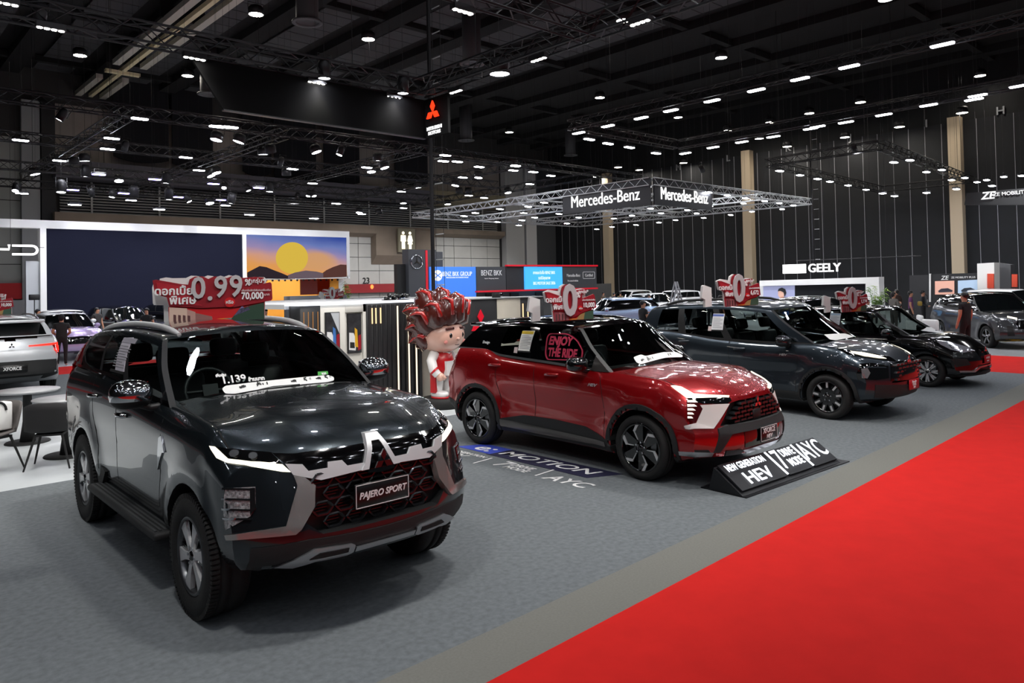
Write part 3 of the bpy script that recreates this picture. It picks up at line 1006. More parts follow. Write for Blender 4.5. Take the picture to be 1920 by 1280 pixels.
for k, (px, py, rz) in enumerate(((95, 55, 0), (365, 110, 0), (593, 156, 0), (737, 183, 0), (868, 22, 0), (855, 172, pi / 2), (1010, 112, pi / 2), (1200, 43, pi / 2), (5, 6, 0))):
    blinder(onZ(px, py, 6.0), rz, 'four cell lamp under the near dark truss, ' + ('first on the banner truss', 'second on the banner truss', 'third on the banner truss', 'above the right end of the banner', 'on the crossing truss at top centre', 'right after the hung emblem', 'midway on the truss towards the camera', 'under the top edge beside the round lamp', 'at the top left corner')[k], 420 if k == 4 else 170, (R(36), 0) if k == 4 else (0, 0))
for k, (x, y) in enumerate(((.5, 8.05), (3.5, 8.05), (9.2, 4.2), (.5, 3.0), (3.5, 3.0), (6.5, 3.0), (9.2, 1.0))):
    blinder((x, y, 6.0), 0 if y in (8.05, 3.0) else pi / 2, 'four cell lamp on the rig overhead, out of the picture, %s of them' % ORD[k], 300 if y < 5 or y == 8.05 else 170, (R(38), 0) if y in (3.0, 8.05) else (0, 0))
for k, y in enumerate((2.0, 6.5, 11.0)):  # panel lamps added as carriers for wide beams placed apart from them
    t = lamp('panel', (23.8, y, 7.0), pi / 2, 'panel lamp added to carry a wide beam on the farther long row, %s' % ORD[k], 'added beam lamps of the farther long row')
    l = D.lights.new('lamp_beam', 'SPOT')
    l.energy, l.spot_size, l.spot_blend, l.shadow_soft_size = 300, R(125), .8, .25
    lo = D.objects.new('lamp_beam', l)
    COL.objects.link(lo)
    lo.parent = t
    lo.location = (-4, 0, -.05)
p = onZ(937, 140, 6.05)
lamp('round', p, 0, 'single round lamp on the truss right of the hung emblem', 'single lamps of the near rig')

# the rest of the hall's ceiling lamps, beyond the frame: small discs under the ceiling and on rigs behind the camera
mb = MB()
rnd = random.Random(3)
for i in range(12):
    for j in range(9):
        x, y = -11 + i * 4.6 + rnd.uniform(-.6, .6), -17 + j * 3.4 + rnd.uniform(-.6, .6)
        q = Vector((x, y, 0)).dot(Vector((sin(TH), cos(TH), 0)))
        z = 12.9 if (i + j) % 3 == 0 else (7.2 if (i + j) % 3 == 1 else 8.8)
        if q > 1 and (z - CAMZ) / q < .62: continue
        r = .26 if z > 12 else .15
        mb.lathe([(.001, 0), (r, .015)], 10, 0, 'z', Matrix.Translation((x, y, z)))
tag(mb.build('ceiling_lamps', LW), kind='stuff')

for k, (x, y, ry, rx, e) in enumerate(((32.5, 7.0, -42, 0, 900), (31.5, 13.0, -42, 0, 900), (31.0, 20.0, -40, 0, 700), (8.0, 29.5, 0, 40, 900), (14.0, 29.5, 0, 40, 900), (27.5, 37.5, 0, 42, 1500), (36.5, 37.5, 0, 42, 1500), (20.0, 40.0, 0, 30, 600), (3.0, 16.5, 0, 25, 500))):  # flood spots added to brighten the far stands, back wall and silver car
    t = lamp('can', (x, y, 7.3), 0, 'added flood spot brightening the stands and wall behind, %s of nine' % ORD[k], 'flood spots added on the rigs', (R(rx), R(ry)))
    l = D.lights.new('lamp_beam', 'SPOT')
    l.energy, l.spot_size, l.spot_blend, l.shadow_soft_size = e, R(95), .7, .12
    lo = D.objects.new('lamp_beam', l)
    COL.objects.link(lo)
    lo.parent = t
    lo.location = (0, 0, -.05)
    lo.rotation_euler = (R(rx), R(ry), 0)
# ------------------------------------------------------------------ the four show cars
PAINT_SLATE = mat('graphite_blue_paint', '272f34', .24, .7, 1.0)
PAINT_RED = mat('deep_red_paint', '9a0710', .25, .5, 1.0)
PAINT_NAVY = mat('steel_blue_grey_paint', '2b343c', .3, .7, 1.0)
PAINT_BLACK = mat('black_paint', '050506', .15, .0, 1.0)
GL_CLEAR = glass('window_glass', 'd4dedb', .80)
GL_TINT = glass('tinted_glass', '8f9896', .45)

paj_spec = dict(
    xr=-2.5, xf=2.27, fz=.75, rz=.5, kf=.34, pf=3.0, kr=.2, pr=3.5,
    top=[(-2.5, 1.05), (-2.42, 1.24), (-2.2, 1.38), (-1, 1.40), (0, 1.36), (.5, 1.335), (.85, 1.32), (1.3, 1.295), (1.8, 1.25), (2.05, 1.205), (2.16, 1.17), (2.23, 1.12), (2.27, 1.05)],
    edge=[(-2.5, 1.0), (-2.42, 1.2), (-2.2, 1.35), (-1, 1.38), (0, 1.33), (.85, 1.265), (1.5, 1.23), (1.95, 1.17), (2.15, 1.12), (2.27, 1.03)],
    bot=[(-2.5, .58), (-2.2, .45), (-1.8, .42), (1.7, .41), (2.0, .40), (2.27, .43)],
    wid=[(-2.5, .85), (-2.2, .885), (0, .89), (1.7, .89), (2.1, .885), (2.27, .87)],
    side=[(0, -.07), (.1, -.03), (.3, -.012), (.45, -.012), (.62, 0), (.78, .0), (.88, -.015), (.95, -.045), (1, -.085)],
    leanf=[(.42, .05), (.52, -.03), (.62, -.04), (.75, -.01), (.9, .03), (1.05, .08), (1.2, .15)], leanr=[(.4, .1), (.6, 0), (.9, .0), (1.3, .06)],
    flare=[(1.4, .388, .47, .035), (-1.4, .388, .47, .035)], arch=[(1.4, .388, .46), (-1.4, .388, .46)],
    hood=lambda x, y: .016 * (sm(.60, .50, abs(y)) * sm(.7, 1.0, x) * sm(2.2, 1.9, x)),
    open=(-2.3, .72, .14),
    cuts=[('x', [(-.42, .62), (.42, .62), (.56, .74), (.47, .955), (.40, .965), (-.40, .965), (-.47, .955), (-.56, .74)], 2.17, 2.6)],
)
paj_gh = dict(
    belt=[(-2.45, 1.36), (-1, 1.365), (0, 1.31), (.9, 1.25)], roof=[(-2.3, 1.64), (-1.8, 1.715), (-.8, 1.76), (0, 1.735), (.3, 1.70)],
    gw=[(-2.45, .77), (-1.8, .825), (0, .84), (.9, .82)], inset=[(0, 0), (.5, .06), (.85, .135), (.93, .16), (.98, .20), (1, .25)],
    front=[(0, .97), (.5, .64), (.93, .35), (1, .26)], rear=[(0, -2.46), (.5, -2.38), (.9, -2.24), (1, -2.12)], bf=.17, br=.07, crown=.05,
    wins=[('rear_quarter_window', .17, .41), ('rear_door_window', .435, .655), ('front_door_window', .70, .965)], trange=(.07, .84), wtop=.95)

xf_spec = dict(
    xr=-2.18, xf=2.19, fz=.8, rz=.5, kf=.34, pf=3.0, kr=.22, pr=3.2,
    top=[(-2.18, .95), (-2.1, 1.12), (-1.9, 1.24), (-1.3, 1.25), (-.9, 1.19), (0, 1.15), (.5, 1.13), (.9, 1.12), (1.4, 1.095), (1.8, 1.06), (2.02, 1.015), (2.12, .975), (2.19, .89)],
    edge=[(-2.18, .9), (-2.1, 1.08), (-1.9, 1.22), (-1.25, 1.24), (-.9, 1.165), (0, 1.13), (.9, 1.085), (1.5, 1.06), (1.9, 1.01), (2.1, .95), (2.19, .87)],
    bot=[(-2.18, .45), (-1.9, .30), (-1.5, .24), (1.5, .22), (1.9, .25), (2.19, .32)],
    wid=[(-2.18, .84), (-1.9, .88), (-1.3, .885), (-.2, .868), (1.3, .885), (1.9, .88), (2.19, .86)],
    side=[(0, -.07), (.1, -.02), (.25, -.02), (.45, -.03), (.6, -.008), (.72, 0), (.85, -.012), (.94, -.045), (1, -.085)],
    leanf=[(.3, .0), (.4, -.05), (.52, -.06), (.62, -.02), (.75, .02), (.88, .06), (1.0, .13)], leanr=[(.3, .1), (.5, 0), (.8, .0), (1.2, .10)],
    flare=[(1.325, .341, .42, .035), (-1.325, .341, .42, .04)], arch=[(1.325, .341, .40), (-1.325, .341, .40)],
    hood=lambda x, y: .014 * (sm(.62, .42, abs(y)) * sm(.8, 1.1, x) * sm(2.15, 1.8, x)),
    open=(-2.0, .80, .14),
    cuts=[('x', [(-.60, .62), (.60, .62), (.42, .83), (.30, .845), (-.30, .845), (-.42, .83)], 2.09, 2.6)],
)
xf_gh = dict(
    belt=[(-2.1, 1.225), (-1.3, 1.225), (-.95, 1.165), (0, 1.12), (.9, 1.07)], roof=[(-2.0, 1.50), (-1.5, 1.56), (-.6, 1.605), (0, 1.595), (.5, 1.555)],
    gw=[(-2.1, .74), (-1.5, .80), (0, .815), (.9, .80)], inset=[(0, 0), (.5, .06), (.85, .13), (.93, .155), (.98, .19), (1, .24)],
    front=[(0, 1.08), (.5, .75), (.93, .50), (1, .42)], rear=[(0, -2.0), (.5, -1.82), (.9, -1.66), (1, -1.74)], bf=.2, br=.14, crown=.045,
    wins=[('rear_door_window', .325, .545), ('front_door_window', .63, .97)], trange=(.06, .86), wtop=.94, blackA=True, blackD=True, postmat=GLOSSB)

xp_spec = dict(
    xr=-2.3, xf=2.22, fz=.8, rz=.5, kf=.32, pf=3.0, kr=.2, pr=3.2,
    top=[(-2.3, .95), (-2.2, 1.15), (-1.6, 1.2), (-.5, 1.13), (.4, 1.09), (1.1, 1.12), (1.5, 1.09), (1.9, 1.035), (2.1, .98), (2.17, .935), (2.22, .86)],
    edge=[(-2.3, .9), (-2.2, 1.12), (-1.7, 1.20), (-1.1, 1.16), (-.5, 1.1), (.4, 1.07), (1.1, 1.085), (1.6, 1.03), (2.0, .955), (2.15, .90), (2.22, .83)],
    bot=[(-2.3, .45), (-2.0, .32), (-1.5, .24), (1.5, .23), (1.9, .26), (2.22, .34)],
    wid=[(-2.3, .84), (-1.9, .87), (0, .862), (1.3, .87), (1.9, .865), (2.22, .85)],
    side=[(0, -.06), (.1, -.02), (.3, -.015), (.5, -.02), (.66, 0), (.8, 0), (.9, -.02), (.96, -.05), (1, -.085)],
    leanf=[(.3, .08), (.42, .02), (.55, 0), (.8, .03), (.95, .14)], leanr=[(.3, .1), (.5, 0), (.8, .0), (1.2, .10)],
    flare=[(1.3875, .33, .41, .035), (-1.3875, .33, .41, .035)], arch=[(1.3875, .33, .39), (-1.3875, .33, .39)],
    hood=lambda x, y: .014 * (sm(.62, .42, abs(y)) * sm(1.0, 1.3, x) * sm(2.15, 1.85, x)),
    open=(-2.1, 1.0, .14),
    cuts=[('x', [(-.5, .56), (.5, .56), (.40, .80), (-.40, .80)], 2.13, 2.6)],
)
xp_gh = dict(
    belt=[(-2.2, 1.2), (-1.6, 1.19), (-1.1, 1.14), (-.5, 1.085), (.4, 1.065), (1.2, 1.075)], roof=[(-2.1, 1.60), (-1.5, 1.655), (-.6, 1.685), (.1, 1.65), (.6, 1.575)],
    gw=[(-2.2, .73), (-1.6, .79), (0, .80), (1.2, .78)], inset=[(0, 0), (.5, .05), (.85, .11), (.93, .135), (.98, .17), (1, .22)],
    front=[(0, 1.42), (.5, 1.0), (.93, .66), (1, .58)], rear=[(0, -2.24), (.5, -2.14), (.9, -2.05), (1, -1.98)], bf=.24, br=.08, crown=.05,
    wins=[('rear_quarter_window', .115, .262), ('rear_door_window', .31, .54), ('front_door_window', .585, .93)], trange=(.06, .84), wtop=.94)

at_spec = dict(
    xr=-2.2, xf=2.03, fz=.8, rz=.5, kf=.36, pf=2.8, kr=.2, pr=3.2,
    top=[(-2.2, .9), (-2.1, 1.05), (-1.5, 1.07), (-.5, 1.0), (.4, .97), (.95, .985), (1.4, .965), (1.75, .91), (1.93, .84), (2.0, .78), (2.03, .71)],
    edge=[(-2.2, .85), (-2.1, 1.02), (-1.5, 1.05), (-.5, .98), (.4, .945), (.95, .945), (1.4, .915), (1.75, .85), (1.93, .77), (2.03, .67)],
    bot=[(-2.2, .4), (-1.9, .26), (-1.4, .2), (1.4, .19), (1.75, .2), (2.03, .24)],
    wid=[(-2.2, .78), (-1.8, .815), (0, .815), (1.2, .82), (1.8, .81), (2.03, .78)],
    side=[(0, -.06), (.1, -.02), (.3, -.015), (.5, -.015), (.66, 0), (.8, 0), (.9, -.02), (.96, -.05), (1, -.085)],
    leanf=[(.2, .05), (.35, .0), (.5, 0), (.65, .05), (.8, .15)], leanr=[(.3, .1), (.5, 0), (.8, .0), (1.1, .10)],
    flare=[(1.275, .292, .36, .025), (-1.275, .292, .36, .025)], arch=[(1.275, .292, .335), (-1.275, .292, .335)],
    hood=lambda x, y: .012 * (sm(.55, .4, abs(y)) * sm(1.0, 1.3, x) * sm(1.95, 1.65, x)),
    open=(-1.7, .85, .14), cuts=[('x', [(-.42, .28), (.42, .28), (.36, .42), (-.36, .42)], 1.96, 2.4)],
)
at_gh = dict(
    belt=[(-1.9, 1.05), (-1.5, 1.04), (-.5, .97), (.4, .935), (1.0, .91)], roof=[(-1.6, 1.36), (-1.0, 1.42), (-.3, 1.455), (.1, 1.44), (.5, 1.385)],
    gw=[(-1.9, .70), (-1.4, .745), (0, .755), (1.0, .73)], inset=[(0, 0), (.5, .06), (.85, .125), (.93, .15), (.98, .185), (1, .23)],
    front=[(0, 1.24), (.5, .82), (.93, .52), (1, .44)], rear=[(0, -1.95), (.5, -1.75), (.9, -1.55), (1, -1.45)], bf=.22, br=.1, crown=.045,
    wins=[('rear_door_window', .18, .515), ('front_door_window', .57, .95)], trange=(.05, .86), wtop=.94)

CARS = {}
def make_car(key, name, label, loc, yaw, spec, gh, paint, roofm, framem, gl, glr, group=None):
    car = empty(name, (loc[0], loc[1], 0), yaw, label, 'car', group)
    b = lower_body(spec, car, paint)
    g = greenhouse(gh, car, paint, roofm, framem, gl, glr)
    bv = bvh_of(list(g.values()), spec['pre'])
    CARS[key] = (car, b, g, bv)
    return car, bv


paj, paj_bv = make_car('paj', 'display_car', 'dark graphite grey sport utility car nearest the camera, with chrome grille and roof sign', (2.61, 6.33), R(-90.6), paj_spec, paj_gh, PAINT_SLATE, PAINT_SLATE, CHROME, GL_CLEAR, GL_TINT)
xfc, xf_bv = make_car('xf', 'display_car', 'deep red compact sport utility car with black roof and white corner panels', (7.15, 6.21), R(-90.0), xf_spec, xf_gh, PAINT_RED, GLOSSB, SATIN, GL_CLEAR, GL_CLEAR)
xpc, xp_bv = make_car('xp', 'display_car', 'steel blue grey people carrier behind the red car, red front plate', (11.71, 6.34), R(-91.3), xp_spec, xp_gh, PAINT_NAVY, PAINT_NAVY, BLACK, GL_CLEAR, GL_CLEAR)
atc, at_bv = make_car('at', 'display_car', 'small black car farthest right in the front row, with silver spoke wheels', (15.92, 6.31), R(-90.5), at_spec, at_gh, PAINT_BLACK, PAINT_BLACK, GLOSSB, GL_CLEAR, GL_CLEAR)
# ------------------------------------------------------------------ car details
DRL = emat('daylight_lamp', 'fff6e0', 1.5)
HEADL = mat('headlamp_reflector', '8d9296', .12, .8, 1.0)
LAMPBLK = mat('lamp_black', '0a0b0c', .05, .2, 1.0)
CLADB = mat('grained_cladding', '1b1c1d', .6, bump=.2, nscale=300)
GUNM = mat('gunmetal_trim', '6d6a68', .3, .85)
WHITEP = mat('white_panel', 'dcdad6', .45)
PLATEB = mat('plate_black', '0b0b0c', .3)
PAPER = mat('paper_white', 'e6e6e4', .7)
INK = mat('ink_black', '141414', .7)
LETW = mat('lettering_white', 'e9e9e9', .5)
LETS = mat('lettering_silver', 'c9cbcd', .3, .6)
REDPLATE = mat('red_plate', 'b1141f', .45)
FR = (pi / 2, 0, pi / 2)
BARS = mat('grille_bar_silver', 'd4d5d6', .42, .45)
SR = (pi / 2, 0, 0)


def top_z(bv, x, y):
    h = bv.ray_cast(Vector((x, y, 3)), Vector((0, 0, -1)))[0]
    return h.z if h else 1.0


def plate(car, at, w, h, mm, rows, tilt=0.0, border=None, rz=0.0):
    """front plate > border, lettering"""
    p = bevel_box('number_plate', (-.006, -w / 2, -h / 2), (.006, w / 2, h / 2), mm, car, .004, 1, at, (0, tilt, rz))
    if border:
        b = MB()
        for a, c in (((-w / 2 + .006, -h / 2 + .006), (w / 2 - .006, -h / 2 + .010)), ((-w / 2 + .006, h / 2 - .010), (w / 2 - .006, h / 2 - .006)), ((-w / 2 + .006, -h / 2 + .006), (-w / 2 + .010, h / 2 - .006)), ((w / 2 - .010, -h / 2 + .006), (w / 2 - .006, h / 2 - .006))):
            b.box((.006, a[0], a[1]), (.0085, c[0], c[1]))
        b.build('plate_border', border, p)
    for t, sz, z, sx, shr in rows:
        text('plate_lettering', t, sz, LETW, p, (.0075, 0, z), FR, depth=.003, sx=sx, bold=.0015, shear=shr)
    return p


def three_diamonds(name, r, depth, m, parent, loc, rot):
    """emblem of three diamonds, in its own plane"""
    mb = MB()
    for a in (90, 210, 330):
        c, s_ = cos(R(a)), sin(R(a))
        w = .5
        d = [(.02, 0), (.5, w * .58), (1.0, 0), (.5, -w * .58)]
        mb.prism([(r * (u * c - v * s_), r * (u * s_ + v * c)) for u, v in d], 0, depth, 'z')
    return mb.build(name, m, parent, loc, rot)


def rail(car, bv, ys, x0, x1, mm, h=.045, r=.02):
    for s in (-1, 1):
        pts = []
        for k in range(13):
            t = k / 12
            x = x0 + (x1 - x0) * t
            y = s * (ys[0] + (ys[1] - ys[0]) * t)
            pts.append((x, y, top_z(bv, x, y) + h * min(1, 5 * min(t, 1 - t) + .1)))
        MB().tube(pts, [r * (.6 if k in (0, 12) else 1) for k in range(13)], 8).build('roof_rail', mm, car)


def banner(car, bv, pts, dv, texts=()):
    o = patch('windshield_banner', bv, pts, dv, .006, PAPER, car, .05, False, .003, .02)[0]
    return o


def sheet(car, bv, pts, col='f0efe9', head='d8b93a', name='price_sheet'):
    """printed sheet stuck on a window > header, table rows"""
    o = patch(name, bv, pts, SIDE, .004, mat('sheet_' + col, col, .7), car, .08, False, .002)[0]
    xs = [p[0] for p in pts]
    zs = [p[2] for p in pts]
    x0, x1, z0, z1 = min(xs), max(xs), min(zs), max(zs)
    w, hh = x1 - x0, z1 - z0
    if w < .1: return o
    y = -.86

    def pt(a, b): return (x0 + (x1 - x0) * a, y, z0 + (z1 - z0) * b)
    patch('sheet_header', bv, [pt(.04, .84), pt(.96, .84), pt(.96, .97), pt(.04, .97)], SIDE, .006, mat('sheet_head_' + head, head, .6), o, .1, False, .001)
    mb = []
    for k in range(9):
        b = .74 - k * .072
        patch('sheet_line', bv, [pt(.1, b), pt(.9 if k % 3 else .7, b), pt(.9 if k % 3 else .7, b + .02), pt(.1, b + .02)], SIDE, .006, mat('sheet_print', '8c8c90', .7), o, .2, False, .001)
    patch('sheet_footer', bv, [pt(0, 0), pt(1, 0), pt(1, .07), pt(0, .07)], SIDE, .006, INK, o, .1, False, .001)
    return o


def plain_cabin(car, x0, x1, hw, top, zs, seats, dash):
    cabin(car, dict(in_x0=x0, in_x1=x1, in_w=hw, in_top=top, seat_z=zs, seats=seats, dash_x=dash))


# ---- large grey car
DV = (.87, -.44, .22)
P = lambda n, pts, m, off=.006, dv=DV, mir=True, grid=.04, rd=0.0, back=.02: patch(n, paj_bv, pts, dv, off, m, paj, grid, mir, back, rd)
P('headlamp', [(1.686, -0.865, 1.125), (1.814, -0.827, 1.125), (2.059, -0.642, 1.106), (2.145, -0.612, 1.048), (2.175, -0.578, 0.997), (2.047, -0.751, 1.044), (1.907, -0.838, 1.055), (1.782, -0.867, 1.071)], LAMPBLK)
P('daylight_strip', [(1.687, -0.866, 1.124), (1.740, -0.851, 1.125), (1.849, -0.841, 1.090), (1.896, -0.834, 1.073), (2.025, -0.750, 1.062), (2.061, -0.713, 1.060), (2.148, -0.613, 1.044), (2.177, -0.574, 0.996), (2.156, -0.618, 1.002), (2.045, -0.758, 1.040), (1.899, -0.844, 1.052), (1.800, -0.865, 1.068), (1.713, -0.867, 1.108)], DRL, .012)
for c, r in (((1.90, -.80, 1.10), .03), ((1.985, -.72, 1.085), .028)):
    P('headlamp_lens', [(c[0] + r * .5 * cos(2 * pi * k / 10), c[1] + r * cos(2 * pi * k / 10) * .8, c[2] + r * .75 * sin(2 * pi * k / 10)) for k in range(10)], HEADL, .014)
P('upper_grille', [(2.067, -0.637, 1.102), (2.139, -0.537, 1.093), (2.222, -0.123, 1.100), (2.230, 0.0, 1.092), (2.253, 0.0, 1.064), (2.267, -0.0, .93), (2.256, -0.301, 0.96), (2.203, -0.515, .98), (2.168, -0.587, 1.03)], GLOSSB, .005)
P('grille_bar', [(2.155, -0.599, 1.045), (2.200, -0.513, 1.035), (2.215, -0.481, 0.992), (2.244, -0.371, 0.996), (2.242, -0.369, 1.031), (2.256, -0.281, 1.029), (2.262, -0.247, 0.990), (2.268, -0.135, 0.990), (2.26, -0.125, 0.945), (2.25, -0.417, 0.931), (2.183, -0.560, 0.976)], BARS, .018)
P('emblem_frame', [(2.230, -0.115, 0.965), (2.232, -0.045, 1.125), (2.251, 0.0, 1.125), (2.258, -0.0, 1.085), (2.17, -0.028, 1.085), (2.170, -0.09, 0.935), (2.17, -.14, .935)], BARS, .03, FRONT)
P('emblem_plate', [(2.247, 0.0, 1.085), (2.247, -.028, 1.085), (2.170, -0.10, 0.915), (2.170, 0.0, 0.905)], GLOSSB, .024, FRONT)
three_diamonds('emblem', .075, .012, mat('emblem_smoke', '3a3c40', .15, .9, 1.0), paj, (2.275, 0, .985), FR)
P('chrome_boomerang', [(2.183, -0.560, 0.978), (2.208, -0.500, 0.955), (2.24, -0.45, 0.905), (2.25, -0.46, 0.783), (2.199, -0.519, 0.656), (2.184, -0.548, 0.630), (1.945, -0.859, 0.615), (1.921, -0.862, 0.639), (2.163, -0.599, 0.683), (2.187, -0.555, 0.853), (2.193, -0.541, 0.910)], mat('smoked_chrome', 'b4b0ac', .22, .75), .02, grid=.03)
P('bumper_lamp', [(1.941, -0.870, 0.915), (2.070, -0.745, 0.924), (2.072, -0.743, 0.827), (2.052, -0.766, 0.754), (1.922, -0.862, 0.666), (1.900, -0.865, 0.727), (1.933, -0.872, 0.868)], mat('bumper_lamp_glass', 'a9abad', .18, .5, 1.0, noise=.6, nscale=60, bump=.8), .006)  # noise paints the reflector sparkle into the colour
for k, z in enumerate((.905, .845, .785, .73)):
    P('lamp_bar', [(1.90, -.872, z - .004), (2.06 - .03 * (k == 3), -.75, z - .004), (2.06 - .03 * (k == 3), -.75, z + .008), (1.90, -.872, z + .008)], CHROME, .012)
P('lamp_bar', [(2.05, -.765, .76), (2.072, -.743, .80), (2.070, -.745, .918), (2.045, -.765, .915)], CHROME, .012)
P('lower_bumper', [(2.2, -.78, .44), (2.2, -.78, .575), (2.2, -.5, .60), (2.2, 0, .585), (2.2, 0, .42), (2.2, -.66, .42)], CLADB, .008, FRONT, grid=.06)
P('skid_frame', [(2.2, -.66, .455), (2.2, -.47, .545), (2.2, -.25, .535), (2.2, -.225, .52), (2.2, -.225, .475), (2.2, -.26, .46), (2.2, -.45, .462), (2.2, -.56, .435)], SATIN, .022, FRONT)
P('skid_slot', [(2.2, -.49, .485), (2.2, -.44, .515), (2.2, -.265, .512), (2.2, -.265, .488)], INK, .026, FRONT)
P('skid_bar', [(2.2, -.215, .505), (2.2, 0, .505), (2.2, 0, .475), (2.2, -.215, .475)], SATIN, .022, FRONT)
P('fender_vent', [(0.795, -0.890, 1.057), (0.849, -0.889, 1.078), (0.913, -0.890, 0.971), (0.869, -0.890, 0.964), (0.728, -0.879, 0.821), (0.752, -0.885, 0.882)], CHROME, .01, SIDE)
P('window_chrome', [(x, -.85, z) for x, z in [(-1.93, 1.62), (-1.86, 1.50), (-1.66, 1.42), (-1.38, 1.385), (-.905, 1.355), (-.905, 1.33), (-1.41, 1.355), (-1.72, 1.39), (-1.92, 1.48), (-1.98, 1.62)]], CHROME, .008, SIDE)
P('tail_lamp', [(-2.05, -.9, 1.56), (-2.2, -.9, 1.5), (-2.4, -.9, 1.2), (-2.28, -.9, 1.0), (-2.18, -.9, 1.15)], mat('tail_lamp_red', '8c0d14', .1, .2, 1.0), .01, SIDE)
lines(paj, paj_bv, 'panel_gap', [[(-.30, 1.30), (-.333, 1.04), (-.356, .83), (-.354, .56)], [(.80, 1.24), (.813, 1.12), (.775, .86), (.714, .56)], [(-1.12, 1.33), (-1.08, 1.0), (-.9, .75), (-.88, .56)]])
lines(paj, paj_bv, 'hood_gap', [[(.85, -.765), (1.4, -.80), (1.85, -.80), (2.02, -.66)]], .008, view=TOP)
# grille honeycomb
g = MB()
for j in range(4):
    for i in range(-3, 4):
        cx, cz = i * .155 + (.0775 if j % 2 else 0), .665 + j * .085
        if abs(cx) > .45: continue
        hx = [(cx + .07 * a, cz + .038 * b) for a, b in [(-1, 0), (-.5, 1), (.5, 1), (1, 0), (.5, -1), (-.5, -1)]]
        for k in range(6):
            a, b = hx[k], hx[(k + 1) % 6]
            g.tube([(2.205, a[0], a[1]), (2.205, b[0], b[1])], .009, 5, cap=False, smooth=False)
        for q in (-.018, 0, .018): g.box((2.178, cx - .05, cz + q - .003), (2.186, cx + .05, cz + q + .003))
tag(g.build('grille_mesh', mat('grille_black', '16171a', .2, .1, .5), paj), kind='stuff')
plate(paj, (2.262, 0, .785), .40, .155, PLATEB, [('PAJERO SPORT', .056, 0, .92, .25)], 0, LETW)
# running boards
for s in (-1, 1):
    rb = bevel_box('running_board', (-.88, min(s * .78, s * .985), .39), (.97, max(s * .78, s * .985), .445), CLADB, paj, .02, 2)
    for k in range(5):
        y = s * (.83 + k * .032)
        MB().box((-.82, y - .008, .444), (.92, y + .008, .452)).build('board_rib', mat('rib_grey', '4a4c4e', .45, .3), rb)
    bevel_box('sill_trim', (-.9, s * .84 - .02, .50), (.86, s * .84 + .02, .56), BLACK, paj, .01, 1)
    MB().prism([(-.90, .40), (-.80, .44), (-.70, .56), (-.93, .62), (-1.0, .55)], s * .83, s * .885, 'y').build('mud_flap', CLADB, paj)
mirror_pair(paj, (.52, 1.0, 1.345), (.13, .145, .105), CHROME, BLACK)
handles(paj, paj_bv, [(-.12, 1.10), (-1.02, 1.17)], CHROME)
rail(paj, paj_bv, (.60, .545), -1.9, .16, BARS, .03, .028)
plain_cabin(paj, -2.2, .85, .74, 1.28, .72, [(-.35, .37, .5), (-.35, -.37, .5), (-1.25, 0, 1.3)], .62)
banner(paj, paj_bv, [(0.796, -0.453, 1.348), (0.781, -0.421, 1.365), (0.800, -0.251, 1.371), (0.782, 0.421, 1.364), (0.799, 0.464, 1.344), (0.837, 0.443, 1.321), (0.905, 0.355, 1.321), (0.910, -0.171, 1.328), (0.946, -0.416, 1.318), (0.851, -0.448, 1.314)], DV)
rw = (pi / 2 - R(32), 0, pi / 2)
for t, sz, y, z, m, nm in (('ฟรี!', .035, -.31, 1.349, INK, 'banner_lettering'), ('ชั้น 1', .05, -.16, 1.353, INK, 'banner_lettering'), ('ฟรี!', .03, .09, 1.353, INK, 'banner_lettering'), ('5', .06, .19, 1.353, INK, 'banner_lettering'), ('ปี', .03, .235, 1.356, INK, 'banner_lettering'), ('ฟรี!', .03, .31, 1.351, INK, 'banner_lettering'), ('5', .06, .385, 1.351, INK, 'banner_lettering'), ('ปี', .03, .425, 1.353, INK, 'banner_lettering'),
                           ('1.139', .085, -.345, 1.405, LETW, 'price_lettering'), ('ล้านบาท', .04, -.185, 1.395, LETW, 'price_lettering'), ('เริ่มต้น', .03, -.42, 1.437, LETW, 'price_lettering')):
    h = paj_bv.ray_cast(Vector((3, y, z)), Vector((-1, 0, 0)))[0]
    text(nm, t, sz, m, paj, (h.x + .012, y, z), rw, depth=.003, bold=.002 if len(t) > 3 or t == '5' else 0)
b20 = patch('eco_sticker', paj_bv, [(0.754, 0.342, 1.395), (0.742, 0.437, 1.390), (0.777, 0.423, 1.368), (0.793, 0.323, 1.369)], DV, .008, mat('sticker_green', '3f9a3c', .5), paj, .1, False, .002)[0]
text('sticker_lettering', 'B20', .026, LETW, paj, (.785, .383, 1.381), rw, depth=.002, bold=.001)
sheet(paj, paj_bv, [(-0.747, -0.712, 1.683), (-0.50, -0.703, 1.694), (-0.36, -0.815, 1.423), (-0.600, -0.823, 1.404)], 'b9b4bd', '9a97a0')
MB().tube([(.93, -.53, 1.30), (.90, -.10, 1.333), (.93, .1, 1.335)], [.008, .010, .006], 6).build('wiper', BLACK, paj)
MB().tube([(.97, .02, 1.327), (.92, .35, 1.318), (.90, .56, 1.30)], [.006, .010, .008], 6).build('wiper', BLACK, paj)
wheel_set(paj, dict(tyre_r=.388, rim_r=.245, tyre_w=.265, axles=(1.4, -1.4), track=.905, rimmat=mat('rim_grey', '55575a', .3, .8), lugs=True, nuts=6, spin=.25,
    spokes=([([(-.10, .2), (.10, .2), (.13, .5), (.30, .97), (-.12, .97), (-.07, .5)], 0, 0), ([(.10, .2), (.16, .25), (.42, .9), (.30, .97), (.13, .5)], .012, 1)], 6, 0, [mat('machined_alloy', 'd2d3d5', .35, .55), GLOSSB])))

